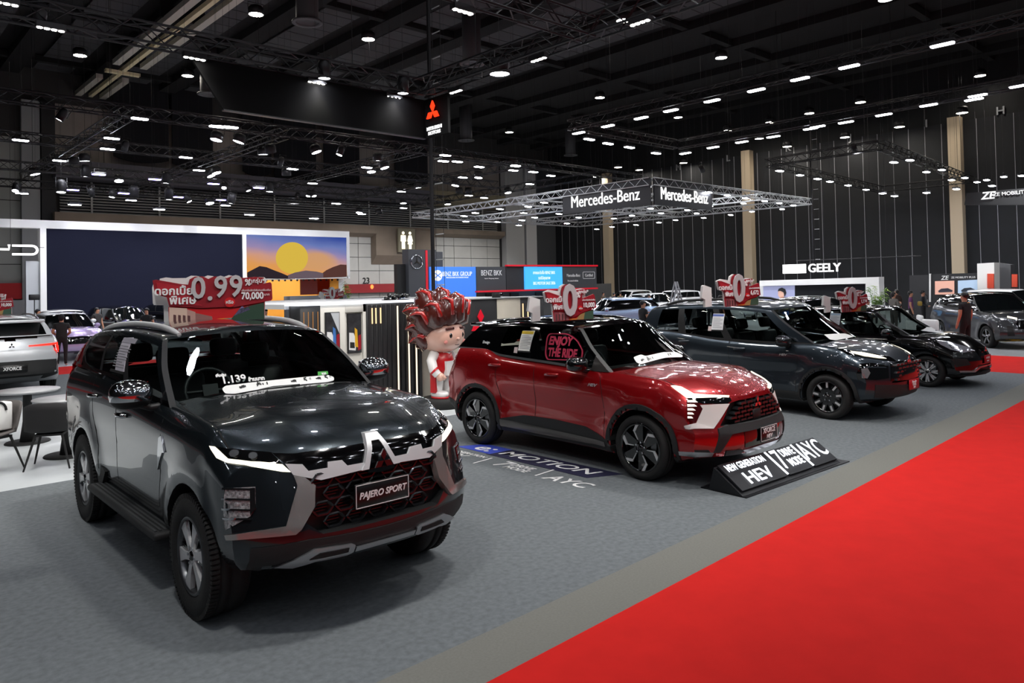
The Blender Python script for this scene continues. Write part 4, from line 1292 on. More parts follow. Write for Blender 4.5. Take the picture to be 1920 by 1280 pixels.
# ---- red car
DX = (.75, -.62, .2)
X = lambda n, pts, m, off=.006, dv=DX, mir=True, grid=.04, rd=0.0: patch(n, xf_bv, pts, dv, off, m, xfc, grid, mir, .02, rd)
X('daylight_lamp', [(1.666, -0.797, 1.003), (1.691, -0.767, 1.006), (1.747, -0.732, 0.994), (1.887, -0.720, 0.938), (1.984, -0.617, 0.923), (2.103, -0.409, 0.902), (2.113, -0.434, 0.889), (1.951, -0.715, 0.898), (1.859, -0.798, 0.899)], DRL, .012)
X('headlamp', [(1.866, -0.794, 0.899), (2.119, -0.420, 0.888), (2.133, -0.414, 0.859), (2.120, -0.471, 0.831), (1.989, -0.717, 0.848), (1.939, -0.773, 0.866), (1.880, -0.801, 0.880)], LAMPBLK, .01)
X('lamp_bed', [(1.860, -0.807, 0.887), (1.974, -0.738, 0.840), (1.991, -0.723, 0.791), (1.944, -0.789, 0.662), (1.876, -0.849, 0.641)], mat('lamp_bed_red', '4a060b', .1, .2, 1.0), .004)
for s_ in ([(1.872, -0.806, 0.880), (1.933, -0.763, 0.881), (1.956, -0.755, 0.864), (1.879, -0.814, 0.861)], [(1.882, -0.823, 0.843), (1.935, -0.783, 0.844), (1.953, -0.766, 0.824), (1.887, -0.831, 0.822)], [(1.889, -0.835, 0.806), (1.928, -0.796, 0.803), (1.944, -0.780, 0.785), (1.890, -0.836, 0.786)], [(1.890, -0.837, 0.767), (1.921, -0.806, 0.763), (1.933, -0.795, 0.746), (1.889, -0.840, 0.747)], [(1.889, -0.841, 0.728), (1.914, -0.815, 0.724), (1.925, -0.805, 0.707), (1.889, -0.842, 0.708)]):
    X('lamp_slat', s_, DRL, .012)
X('corner_panel', [(1.974, -0.739, 0.836), (2.128, -0.446, 0.829), (2.094, -0.559, 0.706), (2.058, -0.659, 0.599), (1.866, -0.836, 0.599), (1.863, -0.847, 0.635), (1.947, -0.786, 0.660), (1.991, -0.722, 0.799)], WHITEP, .010)
X('panel_shelf', [(2.058, -0.659, 0.599), (1.866, -0.836, 0.599), (1.863, -0.847, 0.635), (1.947, -0.786, 0.660)], mat('shelf_white', 'efedea', .35), .02)
X('bumper_band', [(2.2, -.63, .60), (2.2, -.52, .625), (2.2, 0, .62), (2.2, 0, .545), (2.2, -.40, .545), (2.2, -.52, .54), (2.2, -.60, .42), (2.2, -.63, .37), (2.2, -.68, .37), (2.2, -.65, .50)], CLADB, .014, FRONT)
X('bumper_lip', [(1.725, -0.858, 0.360), (2.055, -0.665, 0.365), (2.024, -0.663, 0.322), (1.926, -0.792, 0.325), (1.737, -0.848, 0.326)], SATIN, .012)
X('lower_cladding', [(2, -.9, .40), (2, -.67, .40), (2, -.62, .36), (2, -.55, .30), (2, -.9, .30)], CLADB, .006, (.6, -.8, 0))
X('skid_plate', [(2.2, -.36, .365), (2.2, 0, .375), (2.2, 0, .325), (2.2, -.27, .318)], SATIN, .014, FRONT)
X('bumper_vent', [(2.2, -.57, .38), (2.2, -.40, .375), (2.2, -.34, .352), (2.2, -.37, .325), (2.2, -.56, .325)], INK, .012, FRONT)
X('lower_grille', [(2.2, -.36, .545), (2.2, 0, .545), (2.2, 0, .385), (2.2, -.34, .385)], GLOSSB, .006, FRONT)
X('sill_cladding', [(-0.909, -0.898, 0.384), (-0.479, -0.850, 0.470), (-0.271, -0.847, 0.476), (0.065, -0.848, 0.480), (0.542, -0.856, 0.459), (0.794, -0.878, 0.384), (0.93, -.88, .33), (0.93, -0.874, 0.235), (-0.293, -0.832, 0.235), (-0.90, -0.879, 0.24), (-.95, -.88, .33)], CLADB, .010, SIDE)
X('sill_strip', [(-0.902, -0.898, 0.385), (-0.86, -0.878, 0.30), (-0.293, -0.832, 0.278), (0.86, -0.874, 0.285), (0.85, -0.878, 0.335), (-0.274, -0.848, 0.340), (-0.623, -0.854, 0.355)], GUNM, .016, SIDE)
for xw in (1.325, -1.325):
    X('arch_cladding', sidep(arc(xw, .341, .398, .458, -12, 192, 30)), CLADB, .018, SIDE, grid=.03)
lines(xfc, xf_bv, 'panel_gap', [[(.739, 1.08), (.80, .9), (.823, .726), (.831, .40)], [(-.30, 1.12), (-.278, .9), (-.274, .705), (-.291, .40)], [(-.93, 1.15), (-.97, .95), (-.954, .846), (-.866, .62), (-.86, .42)]])
lines(xfc, xf_bv, 'hood_gap', [[(.99, -.70), (1.1, -.76), (1.35, -.775), (1.6, -.765), (1.72, -.74)]], .008, view=TOP)
g = MB()
for j in range(5):
    for i in range(-4, 5):
        cy, cz = i * .125 + (.0625 if j % 2 else 0), .645 + j * .042
        lim = .57 - (cz - .62) * .9
        if abs(cy) + .05 > lim: continue
        g.prism([(cy - .055, cz - .008), (cy + .055, cz - .008), (cy + .045, cz + .012), (cy - .045, cz + .012)], 2.10, 2.165, 'x')
        g.box((2.10, cy + .055, cz - .02), (2.15, cy + .07, cz + .03))
tag(g.build('grille_mesh', mat('grille_satin_black', '26282b', .3, .4, .4), xfc), kind='stuff')
bevel_box('radar_cover', (2.12, -.075, .60), (2.175, .075, .73), BLACK, xfc, .01, 1)
three_diamonds('emblem', .07, .02, CHROME, xfc, (2.165, 0, .795), FR)
plate(xfc, (2.268, .05, .485), .345, .155, PLATEB, [('XFORCE', .075, .028, .85, 0), ('HEV', .055, -.035, 1.1, .2)], 0, LETW)
mirror_pair(xfc, (.50, .94, 1.165), (.12, .135, .085), GLOSSB, GLOSSB)
X('mirror_sail', [(.60, -.8, 1.09), (.86, -.8, 1.085), (.64, -.8, 1.25)], GUNM, .012, SIDE)
handles(xfc, xf_bv, [(.02, 1.00), (-.98, 1.05)], PAINT_RED)
rail(xfc, xf_bv, (.55, .52), -1.3, .1, GLOSSB, .02, .014)
bevel_box('roof_spoiler', (-1.80, -.60, 1.515), (-1.55, .60, 1.565), GLOSSB, xfc, .02, 2)
X('tail_lamp', [(-1.75, -.9, 1.12), (-2.05, -.9, 1.14), (-2.1, -.9, .98), (-1.98, -.9, 1.05)], mat('tail_lamp_red', '8c0d14', .1, .2, 1.0), .01, SIDE)
X('rear_bumper_cladding', [(-2.05, -.9, .32), (-1.78, -.9, .28), (-1.74, -.9, .36), (-1.80, -.9, .50), (-2.05, -.9, .55)], CLADB, .008, (-.3, -1, 0))
plain_cabin(xfc, -1.8, .8, .72, 1.10, .60, [(-.25, .37, .5), (-.25, -.37, .5), (-1.05, 0, 1.2)], .58)
banner(xfc, xf_bv, [(0.853, -0.373, 1.215), (0.853, -0.229, 1.235), (0.886, -0.190, 1.215), (0.867, 0.180, 1.230), (0.830, 0.504, 1.203), (0.862, 0.584, 1.158), (0.905, 0.510, 1.146), (0.943, 0.118, 1.174), (0.959, -0.205, 1.157), (0.953, -0.362, 1.141), (0.921, -0.401, 1.159)], DX)
for t, sz, y, z in (('ฟรี!', .045, -.29, 1.18), ('ชั้น 1', .065, -.16, 1.185), ('7', .06, .22, 1.195), ('ปี', .04, .28, 1.2)):
    h = xf_bv.ray_cast(Vector((3, y, z)), Vector((-1, 0, 0)))[0]
    text('banner_lettering', t, sz, INK, xfc, (h.x + .012, y, z), (pi / 2 - R(35), 0, pi / 2), depth=.003)
sheet(xfc, xf_bv, [(-0.619, -0.705, 1.491), (-0.404, -0.702, 1.497), (-0.424, -0.791, 1.232), (-0.628, -0.790, 1.237)])
sheet(xfc, xf_bv, [(-0.701, -0.777, 1.287), (-0.643, -0.777, 1.288), (-0.638, -0.795, 1.216), (-0.700, -0.794, 1.218)], 'c9b8b6')
PINK = mat('sticker_pink', 'b02a48', .6)
oc = rounded([(-.175, 1.475), (.15, 1.485), (.33, 1.41), (.44, 1.30), (.445, 1.22), (.40, 1.185), (-.11, 1.165), (-.15, 1.23)], .06)
X('slogan_outline', sidep(oc + [oc[0]] + [(x * .94 + .008, (z - 1.32) * .93 + 1.32) for x, z in reversed(oc + [oc[0]])]), PINK, .004, SIDE, mir=False)


def side_text(car, bv, nm, t, sz, x, z, m, sx=1, shear=0, bold=0.0, lift=.006):
    """lettering that lies on the flank, bent to follow it"""
    me = text_mesh(t, sz, .003, shear, bold, 'CENTER', sx)
    me.materials.clear()
    for v in me.vertices:
        h, n_, _, _ = bv.ray_cast(Vector((x + v.co.x, -3, z + v.co.y)), Vector((0, 1, 0)))
        v.co = (x + v.co.x, (h.y if h else -.8) - lift - v.co.z, z + v.co.y)
    return link(nm, me, car, None, None, m)


side_text(xfc, xf_bv, 'slogan_lettering', 'ENJOY', .135, .07, 1.39, PINK, .92, 0, .006)
side_text(xfc, xf_bv, 'slogan_lettering', 'THE RIDE', .135, .13, 1.255, PINK, .80, 0, .006)
side_text(xfc, xf_bv, 'door_badge', 'HEV', .045, .66, .937, LETS, 1.5, .3, .001)
side_text(xfc, xf_bv, 'quarter_lettering', 'Design', .05, -1.25, 1.325, LETW, 1, 0, .0)
wheel_set(xfc, dict(tyre_r=.341, rim_r=.255, tyre_w=.225, axles=(1.325, -1.325), track=.905, rimmat=GLOSSB, spin=.12,
    spokes=([([(-.13, .22), (.10, .22), (.02, .97), (-.30, .97), (-.42, .6)], .006, 0), ([(-.42, .60), (-.33, .57), (-.14, .97), (-.28, .97)], -.006, 1), ([(-.17, .30), (-.14, .30), (-.35, .60), (-.41, .61)], -.004, 1)], 6, .0, [GLOSSB, mat('machined_alloy', 'd2d3d5', .35, .55)])))

# ---- people carrier
DP = (.72, -.66, .2)
N = lambda n, pts, m, off=.006, dv=DP, mir=True, grid=.05: patch(n, xp_bv, pts, dv, off, m, xpc, grid, mir, .02)
N('lamp_surround', [(1.506, -0.792, 1.034), (1.658, -0.697, 1.011), (2.050, -0.310, 0.918), (2.162, -0.278, 0.838), (2.066, -0.498, 0.875), (1.860, -0.698, 0.920), (1.663, -0.790, 0.964)], LAMPBLK)
N('daylight_lamp', [(1.671, -0.712, 1.001), (1.815, -0.592, 0.978), (1.977, -0.475, 0.933), (2.063, -0.431, 0.893), (2.002, -0.536, 0.904), (1.848, -0.671, 0.935), (1.717, -0.723, 0.974)], DRL, .012)
N('bumper_lamp', [(1.853, -0.823, 0.841), (1.971, -0.716, 0.851), (2.119, -0.519, 0.808), (2.135, -0.545, 0.634), (2.035, -0.721, 0.614), (1.829, -0.838, 0.615), (1.815, -0.855, 0.698)], LAMPBLK)
N('lamp_lens', [(1.883, -0.844, 0.774), (1.946, -0.798, 0.786), (1.976, -0.779, 0.715), (1.950, -0.818, 0.640), (1.890, -0.842, 0.644)], mat('lamp_lens_grey', '7f8083', .1, .3, 1.0), .012)
N('lamp_bar', [(1.9, -.82, .80), (2.10, -.56, .79), (2.10, -.56, .775), (1.9, -.82, .785)], CHROME, .012)
N('grille_panel', [(2.122, -0.467, 0.840), (2.178, 0, 0.85), (2.201, 0, 0.565), (2.148, -0.524, 0.592)], GLOSSB, .006, FRONT)
N('lower_bumper', [(2.2, -.84, .55), (2.2, -.30, .52), (2.2, 0, .50), (2.2, 0, .34), (2.2, -.5, .33), (2.2, -.84, .36)], CLADB, .008, (.85, -.5, 0))
g = MB()
for j in range(5):
    for i in range(-3, 4):
        cy, cz = i * .13 + (.065 if j % 2 else 0), .60 + j * .052
        if abs(cy) > .40: continue
        g.prism([(cy - .055, cz - .01), (cy + .055, cz - .01), (cy + .04, cz + .016), (cy - .04, cz + .016)], 2.15, 2.21, 'x')
tag(g.build('grille_mesh', mat('grille_satin_black', '26282b', .3, .4, .4), xpc), kind='stuff')
three_diamonds('emblem', .075, .02, CHROME, xpc, (2.19, 0, .86), FR)
plate(xpc, (2.235, .08, .495), .35, .15, REDPLATE, [('Xpander', .05, .035, .9, .2), ('CROSS', .045, -.005, .9, 0), ('HEV', .04, -.045, 1, 0)])
for xw in (1.3875, -1.3875): N('arch_cladding', sidep(arc(xw, .33, .388, .445, -12, 192, 30)), CLADB, .018, SIDE, grid=.03)
N('sill_cladding', sidep([(-.95, .24), (.95, .24), (.95, .36), (-.95, .38)]), CLADB, .010, SIDE)
lines(xpc, xp_bv, 'panel_gap', [[(.86, 1.02), (.943, .885), (.90, .504), (.90, .38)], [(-.27, 1.09), (-.25, .8), (-.27, .40)], [(-1.2, 1.13), (-1.2, .9), (-1.0, .65), (-.95, .40)]])
lines(xpc, xp_bv, 'hood_gap', [[(1.25, -.70), (1.5, -.76), (1.62, -.73), (1.9, -.55)]], .008, view=TOP)
mirror_pair(xpc, (.74, .92, 1.125), (.12, .135, .09), mat('smoke_chrome', '4f5154', .12, .9), BLACK)
handles(xpc, xp_bv, [(-.06, .955), (-1.12, 1.03)], PAINT_NAVY)
rail(xpc, xp_bv, (.58, .55), -1.7, .0, BLACK, .06, .022)
plain_cabin(xpc, -2.0, 1.1, .70, 1.06, .56, [(-.1, .36, .5), (-.1, -.36, .5), (-.95, 0, 1.2)], .85)
banner(xpc, xp_bv, [(1.136, -0.408, 1.205), (1.215, 0.120, 1.192), (1.285, 0.282, 1.136), (1.322, -0.031, 1.131), (1.296, -0.365, 1.120), (1.243, -0.444, 1.135)], DP)
sheet(xpc, xp_bv, [(-0.616, -0.716, 1.513), (-0.399, -0.715, 1.514), (-0.408, -0.776, 1.229), (-0.625, -0.776, 1.233)], 'e4e4e6', '5b6fae')
sheet(xpc, xp_bv, [(-0.688, -0.765, 1.303), (-0.622, -0.765, 1.302), (-0.625, -0.777, 1.226), (-0.690, -0.777, 1.226)], 'c9b8b6')
side_text(xpc, xp_bv, 'door_badge', 'HEV', .045, .70, .91, LETS, 1.5, .3, .001)
wheel_set(xpc, dict(tyre_r=.33, rim_r=.232, tyre_w=.205, axles=(1.3875, -1.3875), track=.89, rimmat=GLOSSB, spin=0,
    spokes=([([(-.16, .22), (.16, .22), (.13, .97), (-.13, .97)], .006, 0), ([(-.055, .58), (.055, .58), (.06, .95), (-.06, .95)], -.006, 1)], 9, 0, [GLOSSB, mat('machined_alloy', 'd2d3d5', .35, .55)])))

# ---- small black car
K = lambda n, pts, m, off=.006, dv=DP, mir=True, grid=.05: patch(n, at_bv, pts, dv, off, m, atc, grid, mir, .02)
K('headlamp', [(1.439, -0.736, 0.856), (1.586, -0.591, 0.843), (1.832, -0.425, 0.750), (1.935, -0.339, 0.676), (1.819, -0.612, 0.654), (1.656, -0.719, 0.708), (1.497, -0.739, 0.794)], mat('headlamp_clear', 'b9bec6', .1, .5, 1.0), .008)
K('lamp_lens', [(1.60, -.66, .79), (1.72, -.58, .765), (1.74, -.62, .71), (1.64, -.69, .73)], CHROME, .014)
K('bumper_chrome', [(1.777, -0.720, 0.332), (1.937, -0.495, 0.323), (1.98, -0.30, 0.386), (2.0, 0, 0.392), (2.0, 0, 0.366), (1.96, -0.28, 0.352), (1.953, -0.441, 0.295), (1.786, -0.701, 0.302)], SATIN, .014)
K('splitter', [(2, -.8, .25), (2, 0, .30), (2, 0, .24), (2, -.8, .21)], INK, .02, FRONT)
K('fog_pocket', [(1.672, -0.784, 0.549), (1.876, -0.594, 0.546), (1.920, -0.534, 0.434), (1.695, -0.770, 0.385)], INK, .005)
three_diamonds('emblem', .06, .02, CHROME, atc, (2.0, 0, .68), FR)
plate(atc, (2.045, 0, .51), .36, .15, REDPLATE, [('ATTRAGE', .05, .02, .9, 0), ('ULTIMATE', .03, -.035, .9, 0)])
lines(atc, at_bv, 'panel_gap', [[(.80, .92), (.86, .7), (.84, .32)], [(-.25, .97), (-.22, .7), (-.24, .30)]])
lines(atc, at_bv, 'hood_gap', [[(1.1, -.62), (1.4, -.68), (1.6, -.55), (1.85, -.38)]], .008, view=TOP)
mirror_pair(atc, (.58, .86, .99), (.11, .12, .08), GLOSSB, GLOSSB)
handles(atc, at_bv, [(-.05, .86), (-1.0, .90)], PAINT_BLACK)
plain_cabin(atc, -1.7, .9, .64, .93, .48, [(-.15, .34, .48), (-.15, -.34, .48), (-.95, 0, 1.15)], .66)
patch('windshield_banner', at_bv, [(1.04, -.30, 1.02), (.98, .1, 1.06), (.99, .4, 1.04), (1.05, .42, .99), (1.10, .1, .99), (1.10, -.30, .97)], FRONT, .006, PAPER, atc, .05, False, .003)
sheet(atc, at_bv, [(-0.593, -0.642, 1.346), (-0.373, -0.647, 1.341), (-0.387, -0.724, 1.093), (-0.595, -0.722, 1.104)], 'dfe3e6', 'a9c3d6')
bevel_box('boot_spoiler', (-2.1, -.55, 1.07), (-1.85, .55, 1.11), PAINT_BLACK, atc, .02, 1)
wheel_set(atc, dict(tyre_r=.292, rim_r=.205, tyre_w=.185, axles=(1.275, -1.275), track=.83, rimmat=GLOSSB, spin=0,
    spokes=([([(-.06, .2), (.06, .2), (-.06, .97), (-.19, .97)], 0, 0), ([(-.06, .2), (.06, .2), (.19, .97), (.06, .97)], 0, 0)], 8, 0, [mat('machined_alloy', 'd2d3d5', .35, .55)])))
# ------------------------------------------------------------------ signs on the car roofs
SGR = mat('sign_dark_red', '8e1422', .45)
SGR2 = mat('sign_red', 'a51c2a', .45)
SGW = mat('sign_foam_white', 'd9d9d8', .6)
SGS = mat('sign_silver', 'cfd0d2', .35, .35)
SGRED = mat('sign_bright_red', 'c8141b', .5)


def roof_sign(loc, rz, kind, amount, label, sc=1.0, group='interest rate signs on car roofs'):
    t = empty('roof_sign', loc, rz, label, 'sign', group)
    t.scale = (sc, sc, sc)
    if kind == '0.99':
        c = lambda l: [((u - 700) / 955, (550 - v) / 955) for u, v in l]
        board = [(118, 115), (150, 108), (400, 160), (455, 165), (470, 110), (520, 82), (600, 82), (650, 110), (700, 85), (790, 85), (830, 105), (890, 80), (950, 90), (990, 105), (1120, 95), (1200, 105), (1205, 150), (1190, 170), (1265, 155), (1278, 170), (1285, 330), (1270, 350), (900, 410), (830, 405), (590, 410), (270, 380), (250, 290), (155, 265), (135, 240)]
        foam = [(270, 380), (250, 290), (160, 260), (180, 98), (240, 86), (300, 95), (430, 95), (480, 72), (530, 75), (600, 90), (640, 72), (690, 80), (730, 100), (800, 90), (850, 72), (900, 85), (960, 110), (1100, 95), (1200, 100), (1228, 125), (1212, 175), (1200, 545), (265, 550)]
        lab = [(150, 135), (460, 195), (480, 330), (600, 390), (300, 365), (275, 275), (175, 248)]
        pic = [(262, 390), (1205, 360), (1200, 545), (265, 550)]
        back = [(75, 190), (85, 155), (125, 150), (330, 150), (330, 545), (185, 550), (185, 375), (90, 370), (80, 350)]
        y0 = 0
    else:
        c = lambda l: [((u - 1000) / 1495, (830 - v) / 1495) for u, v in l]
        board = [(480, 305), (560, 310), (800, 390), (805, 290), (830, 220), (880, 185), (950, 180), (1010, 220), (1050, 300), (1090, 290), (1310, 270), (1310, 350), (1210, 370), (1230, 440), (1460, 365), (1485, 400), (1510, 610), (1200, 690), (1120, 740), (1000, 775), (930, 760), (870, 660), (650, 640), (630, 520), (525, 490)]
        foam = [(640, 620), (630, 520), (515, 480), (470, 310), (580, 270), (780, 300), (800, 220), (880, 175), (1010, 215), (1060, 290), (1230, 260), (1330, 275), (1310, 390), (1450, 640), (1455, 810), (660, 830)]
        lab = [(505, 335), (800, 425), (850, 640), (665, 620), (640, 510), (540, 475)]
        pic = [(645, 640), (1455, 640), (1455, 815), (665, 830)]
        back = [(290, 640), (330, 400), (360, 385), (530, 440), (530, 820), (370, 835), (375, 680)]
    T_ = .012
    MB().prism(c(foam), .03, .06, 'y').build('foam_board', SGW, t)
    MB().prism(c(pic), .018, .03, 'y').build('street_picture', SGRED, t)
    MB().prism(c(board), 0, .02, 'y').build('red_board', SGR, t)
    MB().prism(c(lab), -.006, 0, 'y').build('red_label', SGR2, t)
    MB().prism(c(back), .20, .25, 'y').build('rear_board', SGW, t)
    # little street and forest of the printed picture
    if kind == '0.99':
        hs = [((270, 395), (440, 410), (440, 550), (268, 550), 'd8b9a8'), ((440, 420), (520, 450), (520, 550), (440, 550), 'b98f86'), ((520, 460), (680, 500), (690, 550), (520, 550), '93635f')]
        fo = [((1200, 370), (1200, 545), (860, 545), (950, 430), (1060, 400)), ((950, 430), (980, 400), (1010, 430), (1030, 405), (1060, 440), (900, 500))]
        fc = ['24402f', '7d6fa0']
        win = [(310 + 45 * i, 470 + 4 * i, 335 + 45 * i, 545) for i in range(4)]
        low = [((680, 530), (880, 520), (860, 548), (690, 550), 'd8b13a'), ((800, 525), (900, 520), (880, 548), (790, 548), '4b7fc0')]
        txt = [('ดอกเบี้ย', .118, 320, 232, LETW, 1, .003), ('พิเศษ', .12, 405, 328, LETW, 1, .003), ('0', .325, 557, 212, SGS, .92, .006), ('.', .30, 668, 240, SGS, 1, .006), ('9', .325, 775, 205, SGS, .88, .006), ('9', .325, 925, 200, SGS, .88, .006), ('%', .10, 1040, 155, LETW, .9, .002), ('ทุกรุ่น*', .062, 1130, 140, LETW, 1, .001),
               (amount, .105, 1085, 297, LETW, .82, .003), ('บาท', .035, 1230, 285, LETW, 1, 0), ('เลือกรับสิทธิพิเศษเพิ่มเติม', .030, 1122, 238, LETW, 1, 0), ('หรือ', .05, 858, 357, LETW, 1, .001)]
        circ = (858, 357, 52)
    else:
        hs = [((655, 650), (760, 660), (760, 825), (665, 828), '8a3b45'), ((760, 660), (940, 700), (960, 815), (760, 820), 'a4656a')]
        fo = [((1455, 650), (1455, 812), (1250, 812), (1280, 690)), ((1280, 690), (1250, 812), (1100, 812), (1170, 730))]
        fc = ['33503f', '9c7a4a']
        win = [(690 + 60 * i, 700, 720 + 60 * i, 815) for i in range(4)]
        low = [((960, 790), (1120, 790), (1120, 812), (960, 812), 'd07a35')]
        txt = [('ดอกเบี้ย', .085, 675, 450, LETW, .95, .002), ('พิเศษ', .08, 755, 580, LETW, .95, .002), ('0', .50, 958, 490, SGS, .78, .016), ('%', .095, 1135, 375, LETW, .8, .002), ('ทุกรุ่น*', .05, 1240, 320, LETW, 1, .001), (amount, .078, 1345, 560, LETW, .78, .002), ('หรือ', .03, 1180, 615, LETW, 1, 0), ('เลือกรับสิทธิเพิ่ม', .028, 1345, 470, LETW, 1, 0)]
        circ = (1175, 610, 46)
    for i, h in enumerate(hs): MB().prism(c(h[:4]), .012, .018, 'y').build('printed_house', mat('print_' + h[4], h[4], .6), t)
    for a in win: MB().prism(c([(a[0], a[1]), (a[2], a[1] + 6), (a[2], a[3]), (a[0], a[3])]), .008, .012, 'y').build('printed_window', mat('print_dark', '5a3536', .6), t)
    for p_, f in zip(fo, fc): MB().prism(c(p_), .008, .018, 'y').build('printed_forest', mat('print_' + f, f, .6), t)
    for h in low: MB().prism(c(h[:4]), .010, .018, 'y').build('printed_stripe', mat('print_' + h[4], h[4], .6), t)
    cx, cy, r = circ
    MB().prism(c([(cx + r * cos(2 * pi * k / 20), cy + r * sin(2 * pi * k / 20)) for k in range(20)]), -.010, -.002, 'y').build('round_badge', SGRED, t)
    for s_, sz, u, v, m, sx, bo in txt:
        q = c([(u, v)])[0]
        rot = (pi / 2, 0, 0)
        text('sign_lettering', s_, sz, m, t, (q[0], -.013 if m is LETW else -.018, q[1]), rot, depth=.006 if m is LETW else .02, sx=sx, bold=bo)
    return t


roof_sign((2.61 + .12, 6.33 + .88, 1.785), R(-28), '0.99', '70,000', 'large red and white roof sign reading 0.99 percent on the graphite car', .88)
roof_sign((*onZ(1072, 599, 1.645)[:2], 1.63), R(-18), '0', '10,000', 'roof sign with big silver zero standing on the red car', 1.0)
roof_sign((*onZ(1388, 568, 1.76)[:2], 1.715), R(-22), '0', '6,672', 'roof sign with silver zero on the steel blue people carrier', 1.0)
roof_sign((*onZ(1600, 573, 1.58)[:2], 1.47), R(-22), '0', '1,774', 'roof sign with silver zero on the small black car', 1.0)
roof_sign((2.7, 20.2, 1.63), R(-20), '0', '10,000', 'roof sign with silver zero on the silver car at the left edge', 1.25)
roof_sign((*onY(625, 562, 20.0)[:2], 1.70), R(-35), '0', '10,000', 'roof sign with silver zero peeking over the white lounge counter', .95)

# ------------------------------------------------------------------ floor lettering and the lit floor sign
fb = tag(MB().prism([(5.98, 7.62), (6.33, 7.45), (6.33, 6.95), (5.98, 6.98)], .001, .004, 'z').build('floor_graphic', mat('graphic_blue', '3a4db8', .6)), 'blue patch with the letter e on the carpet beside the red car', 'floor graphic')
fd = tag(MB().prism([(5.95, 7.02), (6.33, 6.95), (6.33, 5.18), (5.95, 5.36)], .001, .0035, 'z').build('floor_graphic', mat('graphic_navy', '23233f', .6)), 'long dark strip with the word MOTION on the carpet beside the red car', 'floor graphic')
FL = (0, 0, -pi / 2)
text('graphic_lettering', 'e:', .36, LETW, fb, (6.15, 7.25, .006), FL, depth=.001, shear=.2, sx=1.25, bold=.006)
text('graphic_lettering', 'MOTION', .27, LETW, fd, (6.14, 6.18, .006), FL, depth=.001, shear=.25, sx=1.38, bold=.002)
fw = empty('floor_lettering', (5.72, 6.4, 0), 0, 'white words NEW GENERATION HEV, 7 DRIVE MODE and AYC on the grey carpet', 'floor graphic')
for s_, sz, x, y, sx in (('NEW GENERATION', .10, .10, .92, 1.0), ('HEV', .17, -.03, .95, 1.5), ('7', .34, .03, .10, .9), ('DRIVE', .13, .09, -.18, 1.0), ('MODE', .13, -.03, -.20, 1.0), ('AYC', .27, -.02, -.98, 1.1)):
    text('lettering', s_, sz, LETW, fw, (x, y, .004), FL, depth=.001, shear=.2, sx=sx, bold=.003)
for y in (.38, -.56): MB().box((-.14, y - .012, .003), (.18, y + .012, .005), 0, Matrix.Rotation(.1, 4, 'Z')).build('divider', LETW, fw)
fs = empty('floor_sign', (6.42, 3.82, 0), 0, 'black wedge floor sign with glowing white words before the red car', 'sign')
fs.rotation_euler.z = math.atan2(onZ(1583, 878).y - onZ(1410, 941).y, onZ(1583, 878).x - onZ(1410, 941).x)
LBX = mat('sign_box_black', '101116', .4)
MB().prism([(-.02, 0), (.46, 0), (.46, .012), (.36, .012), (.30, .23), (-.02, .012)], 0, 1.92, 'x').build('sign_wedge', LBX, fs)
MB().box((0, -.06, 0), (2.06, .46, .01)).build('sign_base', LBX, fs)
nrm = math.atan2(.218, .32)
GLW = emat('sign_glow_white', 'f2f6ff', 1.5)
for a, b in ((.03, .84), (.90, 1.36), (1.42, 1.89)):
    MB().prism([(-.012 + .03 * .8, .035), (.285, .236), (.275, .25), (.0, .055)], a, b, 'x').build('sign_face', LBX, fs)
for s_, sz, x, v, sx in (('NEW GENERATION', .115, .43, .265, .66), ('HEV', .20, .45, .10, 1.25), ('7', .36, .98, .185, .7), ('DRIVE', .14, 1.20, .255, .68), ('MODE', .14, 1.20, .12, .66), ('AYC', .33, 1.65, .19, .72)):
    me = text_mesh(s_, sz, .012, 0, .0015, 'CENTER', sx)
    text_o = link('sign_lettering', me, fs, (x, .0 + v * cos(nrm), .052 + v * sin(nrm) + .006), (nrm, 0, 0))
    me.materials.clear()
    me.materials.append(GLW)
for x in (.87, 1.39): MB().box((x - .012, 0, 0), (x + .012, .32, .01)).build('sign_divider', GLW, fs, (0, .01, .06), (nrm, 0, 0))
MB().box((0, 0, 0), (.055, .09, .012)).build('sign_mark', emat('sign_glow_blue', '5f8cff', 2.0), fs, (.10, .05, .075), (nrm, 0, 0))

# ------------------------------------------------------------------ lounge counter block behind the cars
CW = mat('counter_white', 'cfccc4', .6)
CB = mat('counter_black', '18181a', .55)
CCR = mat('counter_cream', 'b9b2a4', .65, noise=.04, nscale=4)
GLS = emat('counter_glow', 'ffcf98', 1.3)
TOPG = emat('counter_top_glow', 'eef4ff', 1.6)
ct = empty('lounge_counter', (5.6, 11.15, 0), 0, 'high white and black slatted lounge block with glowing top edge behind the grey car', 'counter')
H_ = 1.80
for a, b, m, nm in ((0, .36, CB, 'black_panel'), (2.34, 3.30, CCR, 'cream_panel')): bevel_box(nm, (a, 0, 0), (b, .4, H_), m, ct, .008, 1)
bevel_box('black_panel', (1.22, -.03, 0), (2.34, .4, H_), CB, ct, .008, 1)
for k in range(12): MB().box((1.24 + k * .095, -.045, .02), (1.30 + k * .095, -.03, H_ - .03)).build('black_slat', mat('slat_black', '222224', .5), ct)
bevel_box('white_panel', (.36, .05, 0), (1.22, .4, H_), CW, ct, .008, 1)
bevel_box('white_panel', (.36, 0, 0), (.82, .06, H_), CW, ct, .004, 1)
bevel_box('white_panel', (.82, 0, 1.66), (1.22, .06, H_), CW, ct, .004, 1)
bevel_box('white_panel', (1.16, 0, 0), (1.22, .06, H_), CW, ct, .004, 1)
for x in (.06, .14, .22, .31): MB().box((x - .005, -.012, H_ - .42), (x + .005, -.002, H_ - .1)).build('light_slot', emat('slot_dim', 'c98f58', .5), ct)
